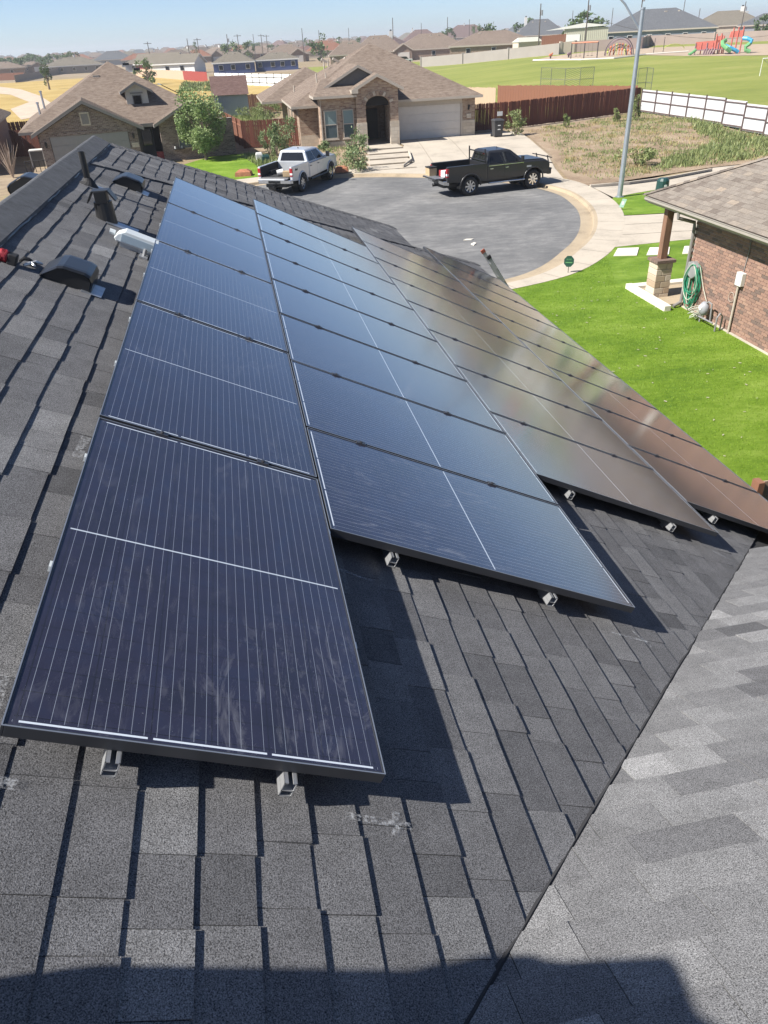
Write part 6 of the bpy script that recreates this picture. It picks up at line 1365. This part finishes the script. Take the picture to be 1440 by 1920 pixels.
far('tan roofed house with white chimney at the upper right', 1300, 1425, 66, 20, 'paint_tan', 'roof_olive', 4, chim=4)
far('grey roofed house at the right edge behind the play tower', 1392, 1500, 66, 24, 'paint_grey', 'roof_grey', 4)
far('slate roofed house with wide hip left of the metal barn', 965, 1062, 80, 35, 'far_brick', 'roof_grey', 6, chim=-6)
far('tan hip roofed house behind the middle of the grey wall', 842, 1010, 106, 57, 'far_brick', 'roof_tan', 3, chim=None, wins=3)
far('gabled tan house with pale garage behind the left end of the grey wall', 742, 880, 110, 62, 'far_brick', 'roof_tan', 5, gab=(-9, 6), wins=3)
far('brown roofed house behind the peak of the middle house', 660, 765, 116, 66, 'far_brick', 'roof_tan', 2, chim=4)
far('plum roofed house with white chimney on the skyline right of centre', 825, 930, 76, 46, 'far_brick', 'roof_umber', 6, chim=-2)
far('plum roofed house on the skyline above the gabled house', 755, 830, 84, 55, 'far_brick', 'roof_umber', 6, chim=-7)
far('low dark roofed house on the skyline left of the slate roof', 940, 1000, 72, 50, 'paint_grey', 'roof_grey', 4)
far('blue walled house with low olive roof behind the white grid fence', 478, 562, 132, 98, 'paint_blue', 'roof_olive', -2, wins=4, trim='trim_white')
far('blue fronted hip house right of the white gabled one', 400, 480, 138, 97, 'paint_blue', 'roof_olive', -3, trim='trim_white', wins=3)
for i, (xl, xr, yb, yr, lb, wl) in enumerate(((356, 404, 136, 99, 'white walled house with long gable end behind the red fence', 'paint_white'), (322, 366, 134, 97, 'red walled house with gable end behind the tan fence', 'paint_red'))):
    P = G((xl + xr) / 2, yb); D = math.hypot(P.x - CAM.x, P.y - CAM.y); w_ = (xr - xl) / 1600 * D; o = thing('gabled_house', lb, 'house', P, R(62), group='gabled houses behind the dry field')
    zt = PD((xl + xr) / 2, yr, D).z - P.z; pt_ = (zt - 2.7) / (w_ / 2)
    mb = MB(); gable(mb, -w_ / 2, w_ / 2, 0, 16, 2.7, pt_, .3); mb.build('roof', ['roof_olive', 'trim_white'], o)
    mb = MB(); mb.bx(-w_ / 2 + .5, w_ / 2 - .5, .6, 15.5, -1, 2.7); mb.prism([V((-w_ / 2 + .5, .6, 2.6)), V((w_ / 2 - .5, .6, 2.6)), V((0, .6, 2.6 + (w_ / 2 - .5) * pt_))], (0, .4, 0)); mb.build('wall', wl, o)
    for wy in (4, 9): mb = MB(); mb.bx(-w_ / 2 + .42, -w_ / 2 + .5, wy, wy + 1.4, .8, 2.1); f_ = mb.build('window', 'trim_white', o); mb = MB(); mb.bx(-w_ / 2 + .38, -w_ / 2 + .42, wy + .1, wy + 1.3, .9, 2.0); mb.build('pane', 'dark_glass', f_)
far('brown roofed house with dark front left of the red walled house', 286, 335, 133, 104, 'far_brick', 'roof_tan', -6)
far('olive roofed house behind the small tree on the left', 236, 292, 134, 108, 'paint_grey', 'roof_olive', -8)
far('wide taupe roofed house with white porch left of the dormer house peak', 88, 192, 138, 107, 'trim_taupe', 'roof_olive', -3, trim='trim_white', wins=5)
far('blue grey roofed house left of the dormer house peak', 180, 250, 122, 95, 'paint_grey', 'roof_grey', -3)
far('brown gabled house at the far left behind the orange fence', -35, 45, 143, 119, 'far_brick', 'roof_tan', -5)
far('small brown gabled house behind the grey rail fence', 40, 82, 136, 118, 'far_brick', 'roof_tan', -4, gab=(3, 6))
far('orange tiled roof house behind the left slope of the middle house', 575, 655, 108, 76, 'paint_tan', 'roof_red', 3)
far('tan house with two small gables left of the orange roof', 500, 582, 117, 84, 'far_brick', 'roof_tan', 3, gab=(4, 6))
far('brown house with a small gable at the left of the gabled row', 440, 515, 112, 86, 'far_brick', 'roof_tan', 0, gab=(-3, 6))
far('tan roofed house above the three roof vents of the middle house', 618, 700, 122, 74, 'far_brick', 'roof_tan', 3)
# rows of repeated roofs towards the skyline
rr = random.Random(77); G1 = 'rows of roofs towards the skyline'
cname = {'roof_tan': 'tan', 'roof_brown': 'brown', 'roof_olive': 'olive', 'roof_umber': 'plum', 'roof_grey': 'grey', 'roof_red': 'orange red'}
roofs = ['roof_tan', 'roof_brown', 'roof_tan', 'roof_olive', 'roof_olive', 'roof_umber', 'roof_grey', 'roof_tan', 'roof_red']
for k, x0, x1, wm, rg in ((36, 540, 690, 66, 22), (30, 230, 690, 62, 20), (24, -30, 700, 50, 17), (20, -30, 740, 48, 16), (14.5, -30, 760, 37, 14.5), (10.5, -30, 830, 29, 12), (7.5, -30, 1060, 24, 10)):
    x = x0
    while x < x1:
        w_ = wm * rr.uniform(.75, 1.2); hy = 107.5 - (x + w_ / 2) * .0517; rf_n = rr.choice(roofs); reg = 'at the left' if x < 240 else ('left of centre' if x < 480 else ('in the middle' if x < 760 else 'right of centre'))
        rise = 6.0 if x < 240 else (8 + 5 * ss((x - 240) / 500))
        yb_ = hy + k * (1 - .25 * ss((x - 300) / 500)); 
        far(f'distant {cname[rf_n]} roof in the crowded rows below the skyline {reg}', x, x + w_, yb_, yb_ - rg * rr.uniform(.9, 1.2) - (2 if x > 300 else 0), rr.choice(('far_brick', 'far_brick', 'paint_tan', 'paint_grey')), rf_n, rr.choice((-4, 0, 5, 30, -30)), 2.7, G1, chim=rr.choice((None, None, None, 2)), gab=rr.choice((None, None, (-3, 6))), wins=2, det=k > 12)
        x += w_ * rr.uniform(.85, 1.15)
# metal barn and sheds behind the wall
P = G(1092, 92); o = thing('metal_barn', 'pale ribbed metal barn behind the cream wall end', 'barn', (P.x, P.y, P.z), R(-24))
mb = MB(); mb.bx(-4.5, 5.5, 0, 10, 0, 4.2); mb.build('wall', simple('barn_metal', (.5, .5, .4), .5, .1), o)
for k in range(22): mb = MB(); mb.bx(-4.4 + k * .45, -4.28 + k * .45, -.07, 0, 0, 4.2); mb.build('rib', 'play_lime' if k % 9 == 99 else 'trim_tan', o)
mb = MB(); mb.add([(-9, -.4, 4.0), (5.7, -.4, 4.5), (5.7, 10.3, 4.5), (-9, 10.3, 4.0), (0, -.4, 5.2), (0, 10.3, 5.2)], [(0, 4, 5, 3), (4, 1, 2, 5), (0, 1, 4)]); mb.build('roof', 'trim_white', o); mb = MB(); mb.bx(-4, -.8, -.15, -.08, 0, 3.0); mb.build('door', 'paint_white', o)
P = G(992, 101); o = thing('garden_shed', 'small cream shed with pale roof peeping over the grey wall', 'shed', (P.x, P.y, H(P.x, P.y)), R(8)); mb = MB(); mb.bx(-3, 3, 0, 3, 0, 2.6); mb.build('wall', 'wall_cream', o); mb = MB(); mb.add([(-3.2, -.2, 2.5), (3.2, -.2, 2.5), (3.0, 1.5, 3.4), (-2.4, 1.5, 3.4), (3.2, 3.2, 2.5), (-3.2, 3.2, 2.5)], [(0, 1, 2, 3), (3, 2, 4, 5), (1, 4, 2), (0, 3, 5)]); mb.build('roof', simple('shed_roof', (.5, .5, .42), .6, .05), o)
fence('short brown plank fence by the metal barn', [tuple(PD(1015, 90, 196)[:2]), tuple(PD(1060, 87, 196)[:2])], 'fence_cedar', 3.4, .4, 3, parts=False)
# parked cars far behind
for i, (x, y, mt, lb) in enumerate(((757, 104, 'paint_white', 'white car behind the left end of the grey wall'), (735, 103, 'door_dark', 'dark car peeping above the middle house roof'))):
    P = PD(x, y + 6, 222); o = thing('parked_car', lb, 'car', (P.x, P.y, H(P.x, P.y) + .6), R(5)); mb = MB(); mb.loft([[V((a, b_, c_)) for a, c_ in ((-2.2, .3), (-2.2, .9), (2.2, .85), (2.25, .3))] for b_ in (-.85, .85)]); mb.build('body', mt, o, bevel=.06); mb = MB(); mb.loft([[V((a, b_, c_)) for a, c_ in ((-1.8, .88), (-1.3, 1.45), (.5, 1.45), (1.2, .88))] for b_ in (-.75, .75)]); mb.build('cabin', 'dark_glass', o)
    for a in (-1.4, 1.4):
        for b_ in (-.8, .8): mb = MB(); mb.cyl((a, b_ - .1, .3), (a, b_ + .1, .3), .32, n=10); mb.build('wheel', 'tyre', o)
# ================================================================== trees and poles beyond
def ftree(label, x, ytop, ybase, D, wpx, seed, group='trees on the skyline'):
    P = PD(x, ybase, D); zb = P.z; pt = PD(x, ytop, D); h = pt.z - zb; z0 = H(P.x, P.y)
    rad = wpx / FPX * D * .9 / 2
    tree(label, (P.x, P.y, z0), h, (pt.z - z0) * .55, (rad, rad * .9, (pt.z - z0) * .46), 600, max(.2, rad * .12), group, 'far_leaf', seed, 14, .25, 'far_tree', 3)
for i, (x, yt, yb, D, w_, lb) in enumerate(((273, 108, 130, 190, 40, 'leafy tree behind the tan fence left of centre'), (85, 115, 137, 200, 17, 'narrow tree beside the taupe roofed house'), (600, 62, 80, 300, 36, 'round green tree on the skyline above the orange roof'), (923, 45, 66, 290, 52, 'broad green tree above the tan hip roof'), (1093, 26, 56, 250, 66, 'big green tree behind the metal barn'), (1136, 40, 58, 255, 24, 'yellowish tree right of the big green tree'), (985, 35, 52, 420, 40, 'pair of round dark trees on the skyline'), (1430, 30, 55, 240, 34, 'green tree at the right edge above the park'), (893, 40, 56, 420, 18, 'round dark tree on the skyline right of the plum roof'), (840, 52, 62, 460, 26, 'low dark tree on the skyline near centre'), (366, 79, 90, 420, 12, 'small round tree on the skyline between the poles'), (432, 76, 92, 380, 34, 'dark tree beside the leaning poles'), (466, 76, 88, 400, 24, 'light green tree right of the leaning poles'))):
    ftree(lb, x, yt, yb, D, w_, 200 + i)
rr = random.Random(5)
for i in range(26):
    x = -20 + i * 9.5 + rr.uniform(-4, 4) if i < 18 else 480 + (i - 18) * 32; hy = 108 - x * .052
    ftree('distant dark tree on the skyline ' + ('at the far left' if i < 9 else ('left of the dormer house' if i < 18 else 'above the middle roofs')), x, hy - rr.uniform(-3, 6), hy + 10, rr.uniform(420, 650), rr.uniform(14, 26), 300 + i, 'distant trees on the left skyline')
simple('pole_wood', (.09, .075, .065), .9, .2)
def upole(label, x, yt, yb, D, arms=1, group='utility poles', r=None):
    P = PD(x, yb, D); T = PD(x, yt, D); z0 = H(P.x, P.y); o = thing('utility_pole', label, 'utility pole', (P.x, P.y, z0), group=group); h = T.z - z0; r = r or .16
    mb = MB(); mb.tube([(0, 0, 0), (0, 0, h)], [r, r * .7], 6); mb.build('pole', 'pole_wood', o)
    for k in range(arms): mb = MB(); mb.box((0, 0, h - .5 - k * 1.0), (2.6, .15, .15)); mb.build('crossarm', 'pole_wood', o)
    if arms == 0 and D < 300: mb = MB(); mb.cyl((.35, 0, h - 2.2), (.35, 0, h - 1.2), .25, n=8); mb.build('transformer', 'paint_grey', o)
    return o
PO = [(281, 78, 105, 300, 1), (354, 72, 95, 300, 0), (373, 71, 97, 310, 1), (429, 64, 96, 290, 0), (447, 64, 84, 310, 1), (476, 64, 80, 420, 0), (491, 64, 82, 360, 1), (501, 65, 84, 370, 1), (568, 53, 80, 330, 0), (598, 56, 66, 420, 0), (654, 52, 66, 430, 0), (737, 33, 70, 300, 0), (790, 43, 58, 420, 0), (839, 32, 55, 330, 0), (880, 36, 48, 420, 0), (1010, 7, 78, 200, 0), (1096, -3, 90, 190, 0), (1073, 20, 38, 360, 0), (1147, 15, 40, 330, 0), (1196, -20, 70, 200, 0), (1281, -2, 25, 300, 0), (1310, 16, 34, 300, 0), (1392, 3, 40, 270, 0)]
where = ('left of centre above tan roofs', 'left of the twin-arm pole', 'with crossarm above the red house', 'leaning beside the dark tree', 'with crossarm beside the dark tree', 'short, right of the dark tree', 'left of a crossarm pair', 'right of a crossarm pair', 'above the skyline tree', 'behind the round skyline tree', 'above the orange roof', 'tall, above the gabled house', 'behind the plum roof', 'tall, left of the plum roof', 'right of the plum roof', 'tall, before the slate roofed house', 'tall, before the metal barn', 'short, behind the big green tree', 'right of the yellowish tree', 'tall thin, behind the lamp head', 'with round top above the dark roof', 'right of the dark roof ridge', 'tilted, above the tan roof at right')
for (x, yt, yb, D, a), lb in zip(PO, where): upole('utility pole ' + lb, x, yt, yb, D, a)
# overhead line across the dark roof
mb = MB(); A, B = PD(1096, 28, 190), PD(1470, 63, 200)
mb.tube([A.lerp(B, k / 16) + V((0, 0, -2.2 * (1 - (2 * k / 16 - 1) ** 2))) for k in range(17)], .03, 4); tag(mb.build('power_line', 'pole_wood'), 'sagging overhead cable crossing before the dark grey roof', 'cable')
# wooden fence end showing at the right edge by the array
o = thing('wood_fence', 'end of a weathered board fence at the right edge beside the array', 'fence', (9.0, 7.2, .1)); c = PZ(1430, 915, 1.7)
for k in range(12):
    mb = MB(); x = c.x - .05 + k * .15; mb.prism([V((x, c.y, .1)), V((x + .14, c.y, .1)), V((x + .14, c.y, 1.74)), V((x + .11, c.y, 1.8)), V((x + .03, c.y, 1.8)), V((x, c.y, 1.74))], (0, .02, 0)); mb.build('picket', 'fence_tan', o, world=True)
mb = MB(); mb.bx(c.x - .12, c.x - .03, c.y - .06, c.y + .08, .1, 1.82); mb.build('post', 'fence_brown', o, world=True); mb = MB(); mb.bx(c.x - .05, c.x + 1.8, c.y + .02, c.y + .06, 1.3, 1.39); mb.build('rail', 'fence_tan', o, world=True)
# ================================================================== worker standing beside the camera (casts the shadow at the lower edge)
fx, fy = -.9, -.9; fz = roofz(fx) + .01
o = thing('person', 'person in grey shirt, jeans and cap standing on the roof, casting the foreground shadow', 'person', M=Matrix.Translation((fx, fy, fz)) @ Matrix.Scale(1.1, 4))
simple('shirt', (.16, .17, .2), .9, .15, 8); simple('jeans', (.06, .08, .13), .9, .2, 10); simple('skin', (.42, .26, .19), .55, .08, 10); simple('hair', (.03, .022, .018), .7); simple('boot', (.1, .06, .035), .7)
def capsule(mb, path, rad, n=14): mb.tube(path, rad, n)
body = MB()
hip_, chest, neck, head = V((.0, -.1, .93)), V((.02, -.29, 1.25)), V((.03, -.38, 1.41)), V((.05, -.45, 1.57))
body.tube([hip_ - V((0, 0, .1)), hip_, V((.0, -.18, 1.08)), chest, V((.03, -.34, 1.35)), neck], [.17, .23, .2, .2, .16, .065], 16)
body.tube([neck - V((0, 0, .05)), neck + V((.01, -.01, .08))], [.06, .055], 12)
body.ball(head, (.085, .1, .12), n=16, k=12); body.ball(head + V((.085, .0, -.015)), (.02, .016, .03), n=8, k=6)
for s, kx, fxx in ((1, .03, .06), (-1, .05, -.04)):
    h = hip_ + V((0, s * .1, -.03)); k = V((kx, s * .19 - .03, .5)); a = V((fxx - .02, s * .24, .09 - .5 * fxx)); body.tube([h, k, k - V((0, 0, .08)), a], [.105, .068, .066, .045], 12)
for s in (1, -1):
    sh = chest + V((.01, s * .2, .1)); el = sh + V((.03, s * .03 + .07, -.27)); wr = el + V((.06, -s * .01 + .1, -.21)); body.tube([chest + V((0, s * .12, .1)), sh, el, wr], [.08, .062, .046, .034], 10)
    body.tube([wr, wr + V((.012, -s * .01, -.05)), wr + V((.02, -s * .015, -.1))], [.034, .044, .036], 10)
    for f in range(4): b0 = wr + V((.02 + (f - 1.5) * .021, -s * .015, -.095)); L_ = (.07, .085, .08, .06)[f]; body.tube([b0, b0 + V((0, -s * .012, -L_ * .5)), b0 + V((0, -s * .04, -L_ * .8))], [.0105, .0095, .008], 7)
    t0 = wr + V((.045, -s * .015, -.04)); body.tube([t0, t0 + V((.02, -s * .012, -.035)), t0 + V((.022, -s * .02, -.06))], [.013, .011, .009], 7)
ob = body.build('body', ['skin', 'shirt', 'jeans'], o)
rm = ob.modifiers.new('remesh', 'REMESH'); rm.mode = 'VOXEL'; rm.voxel_size = .008; rm.use_smooth_shade = True
mt = MAT['skin']; n, l = mt.node_tree.nodes, mt.node_tree.links; b = n['Principled BSDF']
tc = n.new('ShaderNodeTexCoord'); sp = n.new('ShaderNodeSeparateXYZ'); l.new(tc.outputs['Object'], sp.inputs[0])
old = b.inputs['Base Color'].links[0].from_socket
legs = mth(n, l, 'LESS_THAN', sp.outputs[2], .97); shirt_ = mth(n, l, 'LESS_THAN', sp.outputs[2], 1.5); hand = mth(n, l, 'MULTIPLY', mth(n, l, 'LESS_THAN', sp.outputs[2], .9), mth(n, l, 'GREATER_THAN', sp.outputs[0], .125))
c = mixc(n, l, mth(n, l, 'MULTIPLY', shirt_, mth(n, l, 'SUBTRACT', 1.0, hand)), old, (.16, .17, .2)); c = mixc(n, l, mth(n, l, 'MULTIPLY', legs, mth(n, l, 'SUBTRACT', 1.0, hand)), c, (.06, .08, .13)); l.new(c, b.inputs['Base Color'])
for s, fxx in ((1, .06), (-1, -.04)):
    mb = MB(); z = -.5 * fxx; y = s * .24; mb.loft([[V((fxx + x * k, y + w_ * k, z - .5 * x * k + zz)) for x, w_ in ((-.1, -.04), (-.1, .04), (.0, .05), (.13, .045), (.17, 0), (.13, -.045), (0, -.05))] for k, zz in ((1, .0), (1, .03), (.9, .07))]); mb.tube([V((fxx - .03, y, z + .05)), V((fxx - .03, y, z + .16))], [.055, .052], 10); mb.build('boot', 'boot', o)
mb = MB(); mb.ball(head + V((-.005, 0, .05)), (.1, .112, .085), n=14, k=8); cp = mb.build('cap', 'shirt', o, smooth=True); mb = MB(); mb.loft([[head + V((x, y, .055 - .25 * (x - .07))) + V((0, 0, zz)) for x, y in ((.07, -.075), (.15, -.06), (.175, 0), (.15, .06), (.07, .075))] for zz in (0, .008)]); mb.build('peak', 'shirt', cp)
for s in (-1, 1):
    mb = MB(); mb.ball(head + V((.073, s * .035, .012)), (.014, .016, .011), n=8, k=6); mb.build('eye', 'paint_white', o); mb = MB(); mb.ball(head + V((.0, s * .1, -.005)), (.02, .012, .032), n=8, k=6); mb.build('ear', MAT['skin'], o)
mb = MB(); mb.ball(head + V((.078, 0, -.06)), (.012, .03, .008), n=8, k=6); mb.build('mouth', 'red_rock', o); mb = MB(); mb.ball(head + V((-.035, 0, -.02)), (.07, .1, .09), n=12, k=8); mb.build('hair', 'hair', o)

# ================================================================== haze
hz_ = MB(); hz_.bx(-3000, 3000, -400, 4200, -1.6, 30); o = hz_.build('haze', 'galv'); o['kind'] = 'stuff'; tag(o, 'thin pale haze in the air over the whole scene', 'haze')
m = bpy.data.materials.new('haze_air'); m.use_nodes = True; n, l = m.node_tree.nodes, m.node_tree.links; n.remove(n['Principled BSDF']); pv = n.new('ShaderNodeVolumePrincipled')
pv.inputs['Color'].default_value = (.9, .95, 1, 1); pv.inputs['Density'].default_value = .00035; pv.inputs['Anisotropy'].default_value = .2; l.new(pv.outputs[0], n['Material Output'].inputs['Volume'])
o.data.materials.clear(); o.data.materials.append(m)
